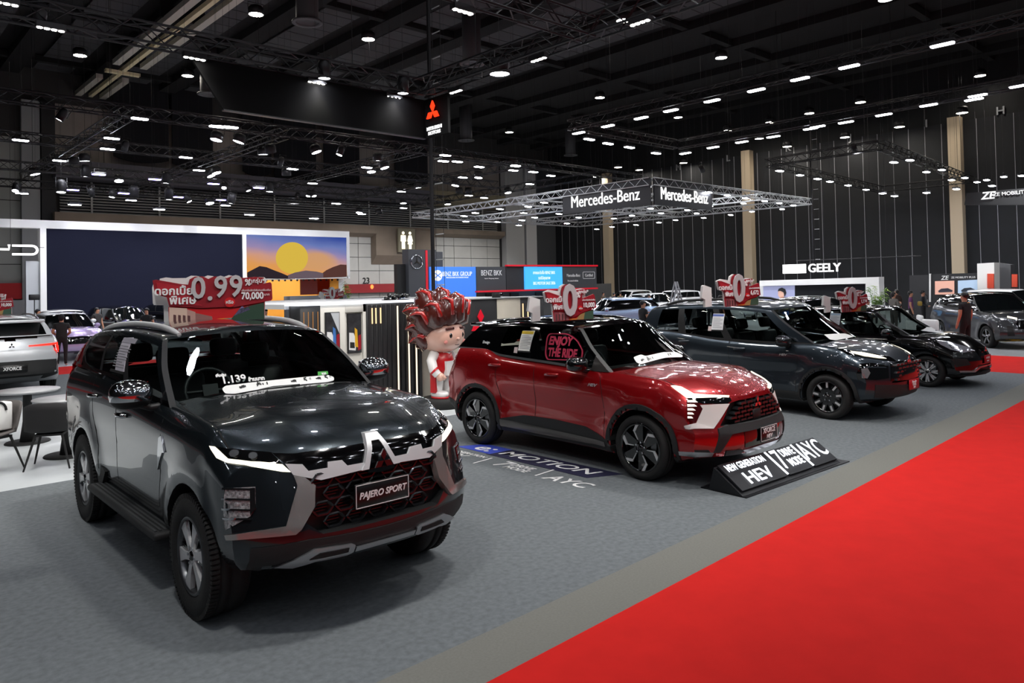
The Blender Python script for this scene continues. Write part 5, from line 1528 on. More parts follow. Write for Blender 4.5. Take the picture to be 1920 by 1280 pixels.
for x, z0 in ((1.31, 1.45), (1.385, 1.45), (1.48, 1.45)): MB().box((x - .008, -.06, z0), (x + .008, -.046, H_ - .08)).build('light_slot', GLS, ct)
for x in (1.83, 2.06, 2.22): MB().box((x - .011, -.06, .04), (x + .011, -.046, H_ - .06)).build('light_slot', emat('slot_white', 'ffe9cc', 1.1), ct)
MB().box((-.05, -.03, H_), (3.3, .45, H_ + .03)).build('counter_top', TOPG, ct)
MB().box((-.05, .45, H_ - .06), (3.3, 5.2, H_ + .02)).build('lounge_roof', mat('lounge_roof', 'c9cbcd', .5), ct)
for k, (x0, x1, c1, c2, c3) in enumerate(((.44, .68, 'd9d9d8', '3e6fb0', '8e1c2a'), (.88, 1.12, 'd9d9d8', 'd3a12a', '8e1c2a'))):
    pc = empty('framed_picture', (5.6 + x0, 11.15 - (.005 if k == 0 else -.045), .98 if k else 1.02), 0, 'tall black framed car picture on the white counter, ' + ('left one' if k == 0 else 'right one in the recess'), 'picture', 'framed pictures on the counter')
    w = x1 - x0
    MB().box((-.012, -.03, -.012), (w + .012, -.004, .66)).build('picture_frame', INK, pc)
    MB().box((0, -.034, 0), (w, -.030, .648)).build('picture_print', mat('print_night', '2c2d30', .4, noise=.5, nscale=14), pc)
    MB().prism([(w * .02, .05), (w * .55, .03), (w * .62, .2), (w * .4, .33), (w * .05, .34)], -.037, -.034, 'y').build('printed_car', mat('print_' + c1, c1, .4), pc)
    MB().prism([(w * .1, .08), (w * .48, .07), (w * .46, .17), (w * .1, .18)], -.038, -.037, 'y').build('printed_grille', INK, pc)
    MB().prism([(w * .5, .1), (w * .75, .08), (w * .7, .38), (w * .5, .42)], -.0375, -.034, 'y').build('printed_shape', mat('print_' + c2, c2, .4), pc)
    MB().prism([(w * .74, .03), (w, .05), (w, .3), (w * .78, .28)], -.0375, -.034, 'y').build('printed_shape', mat('print_' + c3, c3, .4), pc)
    if k == 0: MB().prism([(w * .35, .648), (w, .648), (w, .3)], -.0365, -.034, 'y').build('printed_wall', mat('print_wall', 'b9bcc0', .4), pc)
ct2 = empty('lounge_counter', (8.95, 11.15, 0), 0, 'black and cream lounge block with red emblem behind the red car', 'counter')
for a, b, m, nm in ((0, .88, CB, 'black_panel'), (.88, 1.52, CCR, 'cream_panel'), (1.52, 2.2, CB, 'black_panel')): bevel_box(nm, (a, 0, 0), (b, .4, H_), m, ct2, .008, 1)
for x in (1.58, 1.72, 1.86, 2.02): MB().box((x - .011, -.012, .05), (x + .011, -.002, H_ - .12)).build('light_slot', GLS, ct2)
MB().box((-.02, -.03, H_), (2.2, .45, H_ + .02)).build('counter_top', mat('counter_top_grey', '9a9c9e', .4), ct2)
MB().box((-.02, .45, H_ - .06), (2.2, 5.2, H_ + .01)).build('lounge_roof', mat('lounge_roof', 'c9cbcd', .5), ct2)
EMR = mat('emblem_red', 'c01226', .35, emit=.35)
three_diamonds('emblem', .27, .02, EMR, ct2, (.42, -.02, 1.33), (pi / 2, 0, 0))
lp = empty('work_lamp', (*onZ(742, 562, 1.83)[:2], 1.83), 0, 'black jointed work lamp lying on the bright counter top', 'lamp')
for k in range(7): bevel_box('lamp_joint', (-.05, -.04, -.03), (.05, .04, .04), GLOSSB, lp, .015, 1, (-.2 + k * .075, .03 * sin(k * 2), .03 + .05 * abs(sin(k * 1.7))), (0, .4 * sin(k), k))
MB().lathe([(.01, .012), (.27, .012), (.27, 0), (.01, 0)], 20).build('lamp_base', GLOSSB, lp)
lp2 = empty('camera_box', (9.95, 11.28, 1.82), .2, 'small black device on the black counter top above the red roof', 'device')
bevel_box('device_body', (-.12, -.05, 0), (.05, .05, .09), INK, lp2, .01, 1)
MB().tube([(.05, 0, .05), (.13, -.02, .05)], .035, 8).build('device_lens', GLOSSB, lp2)

# ------------------------------------------------------------------ statue beside the counter (generic big-headed boy)
ST = empty('boy_statue', (7.78, 10.30, 0), R(12), 'glossy big-headed boy statue with spiky brown and red hair on black plinth', 'statue')
SKIN = mat('statue_skin', 'e7b7a4', .25, coat=.5)
SRED = mat('statue_red', 'c3121c', .3, coat=.4)
SWH = mat('statue_white', 'e9e6e4', .3, coat=.4)
SBR = mat('statue_brown', '4b1d17', .22, coat=.7)
SHR = mat('statue_hair_red', 'a81a15', .22, coat=.7)


def blob(name, c, r, m, parent, rot=None, seg=20, pw=1.0):
    bm = bmesh.new()
    bmesh.ops.create_uvsphere(bm, u_segments=seg, v_segments=max(8, seg * 2 // 3), radius=1)
    for v in bm.verts: v.co = Vector([math.copysign(abs(v.co[i]) ** pw, v.co[i]) * r[i] for i in range(3)])
    me = D.meshes.new(name)
    bm.to_mesh(me)
    bm.free()
    for p in me.polygons: p.use_smooth = True
    return link(name, me, parent, c, rot, m)


MB().lathe([(.005, .17), (.33, .17), (.36, .15), (.36, 0), (.005, 0)], 28).build('plinth', INK, ST)
for s in (-1, 1):
    sh = blob('shoe', (s * .13, -.06, .235), (.10, .17, .07), SWH, ST, pw=.8)
    MB().lathe([(.005, 0), (.105, 0), (.11, .035), (.005, .035)], 16, 0, 'z', Matrix.Diagonal((1, 1.6, 1, 1))).build('shoe_sole', SRED, sh, (0, 0, -.07))
    lg = MB().tube([(s * .13, 0, .26), (s * .125, 0, .45), (s * .10, 0, .66)], [.085, .105, .12], 14).build('trouser_leg', SWH, ST)
    MB().box((s * .215 - .03, -.06, .27), (s * .215 + .02, .05, .62)).build('trouser_stripe', SRED, lg)
    ar = MB().tube([(s * .18, 0, .93), (s * .285, -.02, .82), (s * .30, -.08, .66), (s * .26, -.14, .58)], [.09, .085, .08, .07], 14).build('sleeve', SWH, ST)
    MB().tube([(s * .297, -.08, .665), (s * .285, -.10, .64)], .086, 14).build('cuff', SRED, ar)
    hd = blob('hand', (s * .24, -.17, .55), (.065, .075, .075), SKIN, ST)
    for k in range(4): MB().tube([(s * (.02 - .02 * k), -.05, .03 - .012 * k), (s * (.0 - .02 * k), -.085, -.02), (s * (-.01 - .015 * k), -.05, -.05)], [.018, .017, .012], 6).build('finger', SKIN, hd)
    MB().tube([(s * -.04, 0, .04), (s * -.075, -.03, .01), (s * -.07, -.06, -.02)], [.02, .018, .012], 6).build('thumb', SKIN, hd)
MB().lathe([(.005, .58), (.19, .58), (.215, .66), (.21, .82), (.17, .95), (.08, 1.0), (.005, 1.0)], 24).build('jacket', SRED, ST)
MB().box((-.12, -.225, .56), (.12, -.15, .80)).build('jacket_front', SWH, ST)
MB().tube([(-.1, -.12, .95), (0, -.17, .93), (.1, -.12, .95)], .02, 8).build('jacket_collar', SWH, ST)
hd = blob('head', (0, -.02, 1.24), (.40, .36, .31), SKIN, ST, None, 28, .92)
for s in (-1, 1):
    e = blob('ear', (s * .385, .06, -.02), (.055, .075, .10), SKIN, hd)
    blob('eye', (s * .15, -.325, .0), (.036, .022, .046), GLOSSB, hd)
    bevel_box('eyebrow', (-.085, -.02, -.022), (.085, .02, .022), SBR, hd, .012, 2, (s * .16, -.318, .115), (R(-12), s * R(3), s * R(12)))
    blob('cheek', (s * .23, -.285, -.11), (.05, .02, .035), mat('statue_blush', 'd98a80', .3, coat=.5), hd)
blob('nose', (0, -.36, -.06), (.03, .03, .022), SKIN, hd)
MB().tube([(-.05, -.335, -.16), (0, -.345, -.165), (.05, -.335, -.16)], .008, 6).build('mouth', SBR, hd)
hr = blob('hair', (0, .07, 1.42), (.45, .40, .34), SBR, ST, None, 24)
sp = [(-.30, -.22, .12, -.42, -.10, .38), (-.12, -.28, .14, -.18, -.25, .50), (.08, -.28, .16, .14, -.22, .58), (.26, -.22, .12, .40, -.14, .46), (-.36, 0, .0, -.60, .08, .22), (.36, 0, .05, .58, .1, .34), (-.34, .1, -.14, -.56, .22, -.02), (.34, .12, -.14, .52, .26, .02), (-.18, .1, .26, -.30, .2, .62), (.16, .1, .26, .2, .22, .64), (0, .2, .24, 0, .42, .5), (-.24, .22, .08, -.42, .42, .28), (.24, .22, .08, .4, .42, .3), (-.36, .12, -.24, -.42, .26, -.28), (.36, .12, -.24, .42, .26, -.28), (0, -.05, .28, .02, .02, .66), (.02, .30, -.05, .02, .52, -.1)]
for i, (x, y, z, X, Y, Z) in enumerate(sp):
    a, b = Vector((x, y, z)), Vector((X, Y, Z))
    mid = (a + b) / 2 + Vector((0, -.05, .06))
    b = a + (b - a) * .88 + Vector((-.07, 0, -.03))
    pts = [a * .6, a, mid, (mid + b) / 2 + Vector((0, 0, .02)), b]
    q = MB().tube(pts, [.20, .225, .18, .10, .004], 12).build('hair_spike', SBR, hr)
    off = Vector((x * .3, -.175, .05))
    MB().tube([p + off * k for p, k in zip(pts, (1, 1, .85, .55, .1))], [.02, .045, .04, .026, .004], 8).build('hair_streak', SHR, q)
for x in (-.28, -.14, 0, .14, .27):
    a = Vector((x, -.20, .12))
    MB().tube([a + Vector((0, .04, .1)), a, a + Vector((.05, -.10, -.08))], [.10, .08, .01], 10).build('hair_fringe', SBR, hr)

# ------------------------------------------------------------------ black hanging banner with the lit emblem
BAN = mat('banner_black', '050506', .9, spec=.1)
hb = empty('hanging_banner', (5.1, 12.9, 5.24), 0, 'long black hanging banner below the near truss, lit by two lamps', 'banner')
MB().box((-.0, 0, 0), (4.33, .06, .82)).build('banner_face', BAN, hb)
MB().prism([(0, 0), (-.55, .82), (0, .82)], .0, .06, 'y').build('banner_gusset', BAN, hb)
MB().box((0, -.02, -.02), (4.33, .08, 0)).build('banner_hem', TGRY, hb)
sd = MB().box((0, 0, 0), (.06, -.85, .82)).build('banner_side', BAN, hb, (4.33, .06, 0))
E3 = emat('emblem_glow_red', 'ff2a10', 2.2)
three_diamonds('emblem', .24, .03, E3, sd, (-.04, -.40, .50), (pi / 2, 0, -pi / 2))
for s_, z in (('MITSUBISHI', .17), ('MOTORS', .07)):
    text('emblem_lettering', s_, .10, emat('lettering_glow', 'ffffff', 1.4), sd, (-.02, -.40, z), (pi / 2, 0, -pi / 2), depth=.01, sx=1.05, bold=.002)
for px, py, col in ((588, 160, (.85, .85, .55)), (724, 190, (.9, .9, .88))):
    p = onZ(px, py, 6.02)
    t = lamp('can', (p.x, 12.72, 6.05), 0, 'small downlight washing the hanging banner, ' + ('left one' if px < 600 else 'right one'), 'banner wash lamps')
    l = D.lights.new('lamp_beam', 'SPOT')
    l.energy, l.spot_size, l.spot_blend, l.shadow_soft_size, l.color = 22, R(55), .6, .03, col
    lo = D.objects.new('lamp_beam', l)
    COL.objects.link(lo)
    lo.parent = t
    lo.location = (0, 0, -.03)
    lo.rotation_euler = (R(8), 0, 0)
# ------------------------------------------------------------------ stand at the left: white frame, two big screens, orange room
SW = mat('stand_white', 'eeeeec', .5)
bs = empty('screen_portal', (5.0, 37, 0), 0, 'white portal frame of the left stand around two wide screens', 'stand')
MB().box((-8, 0, 4.9), (16.64, .5, 5.25)).build('top_beam', SW, bs)
MB().box((1.69, 0, 0), (1.92, .5, 4.9)).build('upright', SW, bs)
MB().box((10.5, 0, .8), (10.7, .4, 4.9)).build('upright', SW, bs)
MB().box((16.46, 0, 2.6), (16.64, .5, 4.9)).build('upright', SW, bs)
MB().box((10.7, 0, 2.62), (16.5, .4, 2.74)).build('lower_beam', SW, bs)
MB().box((1.92, .06, 0), (10.5, .5, .86)).build('plinth_wall', SW, bs)
MB().box((1.2, .2, 0), (1.69, .5, 3.5)).build('return_wall', mat('stand_pale', 'b4b8bc', .5), bs)
scn = tag(MB().box((6.93, 37.02, .86), (15.48, 37.1, 4.9)).build('led_screen', mat('dark_navy_screen', '191b2a', .9, spec=.1)), 'huge dark navy screen in the white frame of the left stand', 'screen')
# sunset picture screen
m = D.materials.new('sunset_screen')
m.use_nodes = True
nt = m.node_tree
nt.nodes.remove(nt.nodes['Principled BSDF'])
tc = nt.nodes.new('ShaderNodeTexCoord')
sx = nt.nodes.new('ShaderNodeSeparateXYZ')
nt.links.new(tc.outputs['Generated'], sx.inputs[0])
nz = nt.nodes.new('ShaderNodeTexNoise')
nz.inputs['Scale'].default_value = 3
nt.links.new(tc.outputs['Generated'], nz.inputs['Vector'])
def mnode(op, a_, b_=None, c_=None):
    n_ = nt.nodes.new('ShaderNodeMath')
    n_.operation = op
    for i_, v_ in enumerate((a_, b_, c_)):
        if v_ is None: continue
        if isinstance(v_, (int, float)): n_.inputs[i_].default_value = v_
        else: nt.links.new(v_, n_.inputs[i_])
    return n_.outputs[0]


a2 = mnode('MULTIPLY', mnode('ADD', mnode('MULTIPLY_ADD', sx.outputs['X'], .32, sx.outputs['Z']), mnode('MULTIPLY', nz.outputs['Fac'], .25)), .62)
rp = nt.nodes.new('ShaderNodeValToRGB')
els = rp.color_ramp.elements
els[0].position, els[0].color = .10, s2l('f0a23e') + (1,)
els[1].position, els[1].color = .90, s2l('2c479e') + (1,)
for p_, c_ in ((.30, 'e8a25e'), (.42, 'd6a08c'), (.54, 'a28fb6'), (.70, '6f80be')):
    e = els.new(p_)
    e.color = s2l(c_) + (1,)
# a soft peach cloud right of the sun
du = mnode('MULTIPLY', mnode('SUBTRACT', sx.outputs['X'], .66), 4.2)
dv_ = mnode('MULTIPLY', mnode('SUBTRACT', sx.outputs['Z'], .36), 3.0)
dd2 = mnode('ADD', mnode('ADD', mnode('MULTIPLY', du, du), mnode('MULTIPLY', dv_, dv_)), mnode('MULTIPLY', nz.outputs['Fac'], .9))
fc_ = nt.nodes.new('ShaderNodeMapRange')
fc_.inputs[1].default_value, fc_.inputs[2].default_value, fc_.inputs[3].default_value, fc_.inputs[4].default_value = .75, 1.5, .9, 0
nt.links.new(dd2, fc_.inputs[0])
mixc = nt.nodes.new('ShaderNodeMix')
mixc.data_type = 'RGBA'
nt.links.new(fc_.outputs[0], mixc.inputs[0])
nt.links.new(rp.outputs[0], mixc.inputs[6])
mixc.inputs[7].default_value = s2l('dba46e') + (1,)
nt.links.new(a2, rp.inputs[0])
em = nt.nodes.new('ShaderNodeEmission')
em.inputs[1].default_value = .62
nt.links.new(mixc.outputs[2], em.inputs[0])
nt.links.new(em.outputs[0], nt.nodes['Material Output'].inputs[0])
x0, x1, z0, z1 = 15.72, 21.44, 2.76, 4.9
ss = tag(MB().box((x0, 37.02, z0), (x1, 37.1, z1)).build('led_screen', m), 'wide screen with a sunset, huge yellow sun and mountains', 'screen')
q = lambda u, v: (x0 + (u - 130) / 1115 * (x1 - x0), z1 - (v - 130 - (u - 130) * .035) / 410 * (z1 - z0))
MB().prism([q(610 + 178 * cos(2 * pi * k / 40), 370 + 160 * sin(2 * pi * k / 40)) for k in range(40)], 37.005, 37.02, 'y').build('printed_sun', emat('sun_yellow', 'e6c24c', .6), ss)
MB().prism([q(u, v) for u, v in ((132, 500), (260, 442), (330, 455), (400, 485), (490, 520), (590, 565), (640, 585), (132, 560))], 36.995, 37.02, 'y').build('printed_mountain', emat('mountain_dark', '3a3038', .45), ss)
MB().prism([q(u, v) for u, v in ((920, 560), (1000, 510), (1080, 480), (1170, 456), (1243, 462), (1243, 590), (900, 590))], 36.995, 37.02, 'y').build('printed_mountain', emat('mountain_brown', '6a4640', .45), ss)
MB().prism([q(u, v) for u, v in ((560, 545), (640, 520), (760, 505), (880, 520), (960, 540), (960, 590), (560, 582))], 36.992, 37.02, 'y').build('printed_mist', emat('mist_violet', '7d6c76', .45), ss)
ORG = mat('orange_wall', 'f2a230', .6)
orr = empty('orange_room', (16.4, 37.5, 0), 0, 'orange walled room under the sunset screen', 'room')
MB().box((0, 3.5, 0), (6.2, 3.6, 2.62)).build('room_back', ORG, orr)
MB().box((3.6, .2, 0), (4.9, .3, 2.62)).build('room_pier', ORG, orr)
MB().box((4.9, .18, 0), (5.25, .32, 2.62)).build('room_edge', SW, orr)
for k in range(14): MB().box((.2 + k * .35, .05, 2.5), (.28 + k * .35, .12, 2.6)).build('track_spot', INK, orr)
for k in range(3):  # point lights added to brighten the orange walls
    l = D.lights.new('added_room_light', 'POINT')
    l.energy, l.shadow_soft_size = 55, .15
    lo = D.objects.new('added_room_light', l)
    COL.objects.link(lo)
    lo.parent = orr
    lo.location = (.9 + k * 1.9, 1.2, 2.35)
tag(MB().box((19.0, 37.7, 1.75), (20.75, 37.8, 2.6)).build('wall_television', mat('tv_dusk', '2a1d1f', .2, emit=.15, ecol='8a2f22')), 'dark television on the orange wall below the sunset screen', 'screen')
tag(bevel_box('reception_desk', (17.0, 34.9, 0), (20.2, 35.6, 1.72), mat('desk_slate', '3a3d42', .5), None, .02, 1), 'slate grey reception wall in front of the orange room', 'desk')
tag(bevel_box('display_board', (17.4, 33.2, 0), (19.6, 33.35, 1.35), INK, None, .02, 1), 'low black board behind the graphite car roof, before the orange room', 'board')
# hanging name letters at the left edge
lt = empty('hanging_letters', (6.58, 36.6, 3.76), 0, 'white glowing letters YD hanging at the left edge before grey wall', 'sign')
GLN = emat('letters_glow', 'ffffff', 1.6)
def stroke(name, path, w, m, parent, y0=0, y1=.08): return MB().prism(strip(path, w), y0, y1, 'y').build(name, m, parent)
dd = [(-.95, .36), (-.25, .36)] + [(-.25 + .19 * sin(pi * k / 8), .18 + .18 * cos(pi * k / 8)) for k in range(9)] + [(-.25, 0), (-.95, 0)]
stroke('glow_letter', dd, .085, GLN, lt)
stroke('glow_letter', [(-1.06, .40), (-1.06, .20), (-1.95, .20), (-1.95, .40)], .085, GLN, lt)
stroke('glow_letter', [(-1.5, .2), (-1.5, -.03)], .085, GLN, lt)
MB().tube([(-3, .1, .3), (.2, .1, .3)], .012, 5).build('hanging_bar', TGRY, lt)
for x in (-2.6, -1.0): MB().tube([(x, .1, .3), (x, .1, 8)], .006, 4).build('hanging_wire', TGRY, lt)
struct('trim_2', MB().box((-8, 46.7, 1.86), (8.0, 46.9, 2.7)), mat('red_band', 'c01d22', .6))
tag(MB().box((3.0, 46.3, 0), (8.0, 46.4, 1.8)).build('partition', mat('partition_white', 'a9abac', .6)), 'pale partition under the red band at the left edge', 'partition')
rb = empty('shop_fascia', (25.2, 46.5, 1.7), 0, 'red and green fascia strip low on the concrete wall by number 23', 'fascia')
MB().box((0, 0, 0), (1.3, .35, .62)).build('green_end', mat('fascia_green', '2e7a4a', .6), rb)
MB().box((1.3, 0, 0), (7.2, .35, .62)).build('red_strip', mat('fascia_red', '8e1a20', .6), rb)
blob('warning_lamp', (3.75, -.05, .42), (.12, .08, .16), emat('lamp_orange', 'ff7a3c', 2), rb)
tag(text('wall_number', '23', .62, INK, None, (28.75, 46.9, 2.55), (pi / 2, 0, 0), depth=.03, bold=.004), 'black number 23 on the concrete wall panel', 'number')
ts = empty('toilet_sign', (30.86, 45.8, 4.62), 0, 'beige square sign with glowing man and woman figures', 'sign')
MB().box((0, 0, 0), (1.5, .15, 1.75)).build('sign_box', mat('sign_beige', '8b8570', .6), ts)
FG = emat('figure_glow', 'fff6d8', 1.8)
for k, cx in enumerate((.42, 1.02)):
    g_ = MB()
    g_.prism([(cx + .1 * cos(2 * pi * i / 14), 1.42 + .11 * sin(2 * pi * i / 14)) for i in range(14)], -.03, 0, 'y')
    body = [(-.2, 1.25), (.2, 1.25), (.22, .8), (.13, .8), (.13, .25), (.02, .25), (.02, .7), (-.02, .7), (-.02, .25), (-.13, .25), (-.13, .8), (-.22, .8)] if k == 0 else [(-.12, 1.25), (.12, 1.25), (.24, .82), (.16, .8), (.21, .6), (.1, .6), (.1, .25), (.02, .25), (.02, .6), (-.02, .6), (-.02, .25), (-.1, .25), (-.1, .6), (-.21, .6), (-.16, .8), (-.24, .82)]
    g_.prism([(cx + a, b) for a, b in body], -.03, 0, 'y')
    g_.build('figure', FG, ts)
tag(bevel_box('wall_hatch', (32.5, 45.95, 4.4), (34.3, 46.2, 6.3), CONB, None, .02, 1), 'brown concrete box right of the toilet sign', 'box')

# ------------------------------------------------------------------ dark stand with star emblem and two blue screens
SLATE = mat('stand_slate', '3d3f43', .55)
RLINE = mat('stand_red_line', 'c21327', .4, emit=.25)
py = empty('stand_pylon', (23.2, 33.5, 0), 0, 'dark grey pylon with round star emblem and red vertical line', 'pylon')
MB().box((0, 0, 0), (1.85, .6, 4.1)).build('pylon_body', SLATE, py)
MB().box((1.12, -.03, 0), (1.26, 0, 4.06)).build('red_line', RLINE, py)
MB().box((-.55, .3, 0), (0, .6, 3.3)).build('pylon_side', INK, py)
MB().box((1.85, .1, 0), (2.4, .6, 4.0)).build('pylon_side', SLATE, py)
st = MB()
st.lathe([(.33, 0), (.37, -.03), (.40, 0), (.37, .03)], 32, 0, 'y', closed=True)
for k in range(3):
    a = pi / 2 + 2 * pi * k / 3
    st.prism([(.36 * cos(a), .36 * sin(a)), (.045 * cos(a + 1.05), .045 * sin(a + 1.05)), (0, 0), (.045 * cos(a - 1.05), .045 * sin(a - 1.05))], -.03, .0, 'y')
st.build('star_emblem', CHROME, py, (.52, -.04, 3.42))
def panel_to(name, pxy, Y, m, label, cat, th=.12):
    """upright panel facing the aisle, its corners read at depth Y"""
    a, b = onY(*pxy[0], Y), onY(*pxy[1], Y)
    o = MB().box((0, 0, 0), (b.x - a.x, th, a.z - b.z)).build(name, m, None, (a.x, Y, b.z))
    return tag(o, label, cat), b.x - a.x, a.z - b.z


BLUE1 = mat('screen_blue', '3a72cf', .3, emit=.55)
BLUE2 = mat('screen_sky', '3fa0e6', .3, emit=.7)
s1, w, h = panel_to('led_screen', ((806, 500), (893, 558)), 33.4, BLUE1, 'blue screen with a white round logo beside the star pylon', 'screen')
lg = MB().prism([(w * .16 + h * .17 * cos(2 * pi * k / 24), h * .73 + h * .17 * sin(2 * pi * k / 24)) for k in range(24)], -.02, 0, 'y').build('screen_logo', emat('logo_white', 'f0f4fa', .9), s1)
stroke('logo_mark', [(w * .10, h * .66), (w * .22, h * .80)], .05, BLUE1, lg, -.03, -.02)
stroke('logo_mark', [(w * .10, h * .80), (w * .22, h * .66)], .05, BLUE1, lg, -.03, -.02)
text('screen_lettering', 'BENZ BKK GROUP', .36, emat('logo_white', 'f0f4fa', .9), s1, (w * .58, -.015, h * .77), (pi / 2, 0, 0), depth=.01, sx=.72)
text('screen_lettering', 'MERCEDES-BENZ AUTHORIZED DEALER', .10, emat('logo_white', 'f0f4fa', .9), s1, (w * .58, -.015, h * .66), (pi / 2, 0, 0), depth=.01, sx=.9)
s2, w, h = panel_to('fascia_panel', ((893, 500), (949, 545)), 33.4, SLATE, 'dark panel with white words BENZ BKK', 'panel')
text('panel_lettering', 'BENZ BKK', .46, LETW, s2, (w * .5, -.02, h * .74), (pi / 2, 0, 0), depth=.02, sx=.78)
text('panel_lettering', 'Hua Hin  Wongsawang  Ratchada', .09, LETW, s2, (w * .5, -.02, h * .52), (pi / 2, 0, 0), depth=.01, sx=.9)
s3, w, h = panel_to('fascia_panel', ((949, 498), (984, 543)), 33.4, mat('stand_slate_dark', '26272b', .6), 'plain dark panel left of the sky blue screen', 'panel')
s4, w, h = panel_to('led_screen', ((984, 500), (1055, 542)), 33.3, BLUE2, 'sky blue screen with white lines of words', 'screen')
for i, (s_, sz) in enumerate((('ขายและรับซื้อ BENZ BKK', .27), ('รถดีมีคุณภาพ', .27), ('BIG MOTOR SALE 2026', .27))):
    text('screen_lettering', s_, sz, emat('logo_white', 'f0f4fa', .9), s4, (w * .5, -.015, h * (.74 - .23 * i)), (pi / 2, 0, 0), depth=.01, sx=.72)
s5, w, h = panel_to('fascia_panel', ((1055, 499), (1119, 541)), 33.3, SLATE, 'dark panel with white words Mercedes-Benz Certified', 'panel')
text('panel_lettering', 'Mercedes-Benz', .27, LETW, s5, (w * .30, -.02, h * .60), (pi / 2, 0, 0), depth=.02, sx=.78)
text('panel_lettering', 'Certified', .27, LETW, s5, (w * .76, -.02, h * .60), (pi / 2, 0, 0), depth=.02, sx=.80)
text('panel_lettering', 'Pre-owned vehicles', .16, LETW, s5, (w * .28, -.02, h * .37), (pi / 2, 0, 0), depth=.02, sx=.8)
fx = rounded([(w * .585, h * .46), (w * .94, h * .46), (w * .94, h * .75), (w * .585, h * .75)], .06)
MB().prism(strip(fx + [fx[0]], .025), -.02, 0, 'y').build('panel_frame_line', LETW, s5)
a, b = onY(949, 498, 33.3), onY(1119, 498.5, 33.3)
tag(MB().box((a.x, 33.2, a.z - .04), (b.x, 33.4, a.z + .06)).build('red_edge', RLINE), 'thin red edge along the top of the dark fascia panels', 'trim')
a, b = onY(893, 545, 33.3), onY(1119, 541, 33.3)
tag(MB().box((a.x, 33.2, a.z - .1), (b.x, 33.4, a.z)).build('red_edge', RLINE), 'thin red edge along the bottom of the dark fascia panels', 'trim')
tag(MB().box((25.6, 34.2, 0), (41, 34.5, 2.0)).build('stand_backdrop', mat('stand_back_grey', '4a4a49', .7)), 'grey back wall under the dark fascia panels', 'wall')
for k, x in enumerate((29.2, 31.2, 33.4)): tag(MB().box((x, 34.1, .7), (x + .7, 34.2, 1.55)).build('dark_opening', INK), 'small dark opening in the grey back wall, %s from the left' % ORD[k], 'opening')
# hung name panels over the aluminium frame
hp = empty('name_panels', (24.7, 18.4, 5.2), 0, 'two black hung panels meeting at a corner with white name lettering', 'sign')
pz = mat('panel_graphite', '1c1d20', .5)
p1 = MB().box((-.06, 0.0, 0), (0, 4.9, 1.1)).build('name_panel', pz, hp)
p2 = MB().box((0.15, -.06, 0), (4.4, 0, 1.1)).build('name_panel', pz, hp)
text('name_lettering', 'Mercedes-Benz', .74, emat('name_glow', 'ffffff', 1.1), p1, (-.08, 2.45, .48), (pi / 2, 0, -pi / 2), depth=.03, sx=.84)
text('name_lettering', 'Mercedes-Benz', .74, emat('name_glow', 'ffffff', 1.1), p2, (2.28, -.08, .48), (pi / 2, 0, 0), depth=.03, sx=.76)

# ------------------------------------------------------------------ white portal stand at the right with portrait screen
def wallX(name, pts, X, m, label=None, cat=None, th=.3, parent=None):
    """panel standing in the plane x = X, outline read from four sight lines"""
    P_ = [onX(px, py, X) for px, py in pts]
    if name in ('stand_block', 'white_tower', 'dark_tower') and label: P_[2].z = P_[3].z = 0
    o = MB().prism([(p.y, p.z) for p in P_], X, X + th, 'x').build(name, m, parent)
    return tag(o, label, cat) if label else o


gp = empty('portal_stand', (36, 16, 0), 0, 'white portal stand with wide screen at the right', 'stand')
def gpx(name, pts, X, m, th=.3):
    P_ = [onX(px, py, X) for px, py in pts]
    if name != 'top_beam': P_[2].z = P_[3].z = 0
    return MB().prism([(p.y - 16, p.z) for p in P_], X - 36, X - 36 + th, 'x').build(name, m, gp)
gpx('top_beam', [(1424, 526), (1648, 519), (1648, 531), (1424, 536)], 35.8, SW, .6)
gpx('side_pier', [(1623, 531), (1648, 531), (1651, 590), (1623, 590)], 35.8, SW, .6)
gpx('back_wall', [(1424, 530), (1623, 526), (1623, 592), (1424, 592)], 36.2, mat('stand_back_white', 'e0e0de', .6), .2)
scr = wallX('led_screen', [(1431, 537), (1490, 535), (1490, 588), (1431, 588)], 36.0, mat('screen_pale_violet', '8f93b4', .3, emit=.5), 'pale violet screen showing a dark haired man in a suit', 'screen', .1)
for nm, pts, c in (('printed_suit', [(1452, 568), (1459, 562), (1467, 560), (1476, 563), (1481, 570), (1481, 588), (1452, 588)], '1c2038'), ('printed_shirt', [(1463, 561), (1469, 561), (1468, 573), (1465, 573)], 'e4e4ea'), ('printed_neck', [(1464, 556), (1470, 556), (1470, 563), (1464, 563)], 'c79a86'), ('printed_face', [(1459, 546), (1463, 542), (1469, 543), (1471, 550), (1468, 558), (1463, 559), (1459, 554)], 'd3a894'), ('printed_hair', [(1458, 546), (1460, 541), (1466, 539), (1472, 542), (1474, 549), (1471, 556), (1469, 548), (1463, 545)], '17161a')):
    wallX(nm, pts, 35.97 if nm != 'printed_hair' else 35.95, mat('print_' + c, c, .5, emit=.3), th=.03, parent=scr)
sc2 = wallX('led_screen', [(1490, 535), (1622, 531), (1622, 588), (1490, 588)], 36.02, mat('screen_black', '15161a', .2, emit=.03), 'wide black screen beside the portrait screen', 'screen', .1)
gs = empty('glowing_sign', (37, 17, 0), 0, 'white glowing letters GEELY with a solid glowing block hung before the black wall', 'sign')
GB = emat('sign_block_glow', 'ffffff', 2.6)
for y in (-3, 0): MB().tube([(.1, y, 3), (.1, y, 14.36)], .008, 4).build('hanging_wire', TGRY, gs)
MB().tube([(.1, -4.5, 3), (.1, 1.5, 3)], .02, 5).build('hanging_bar', TGRY, gs)
a, b = onX(1468, 496, 37), onX(1511, 512, 37)
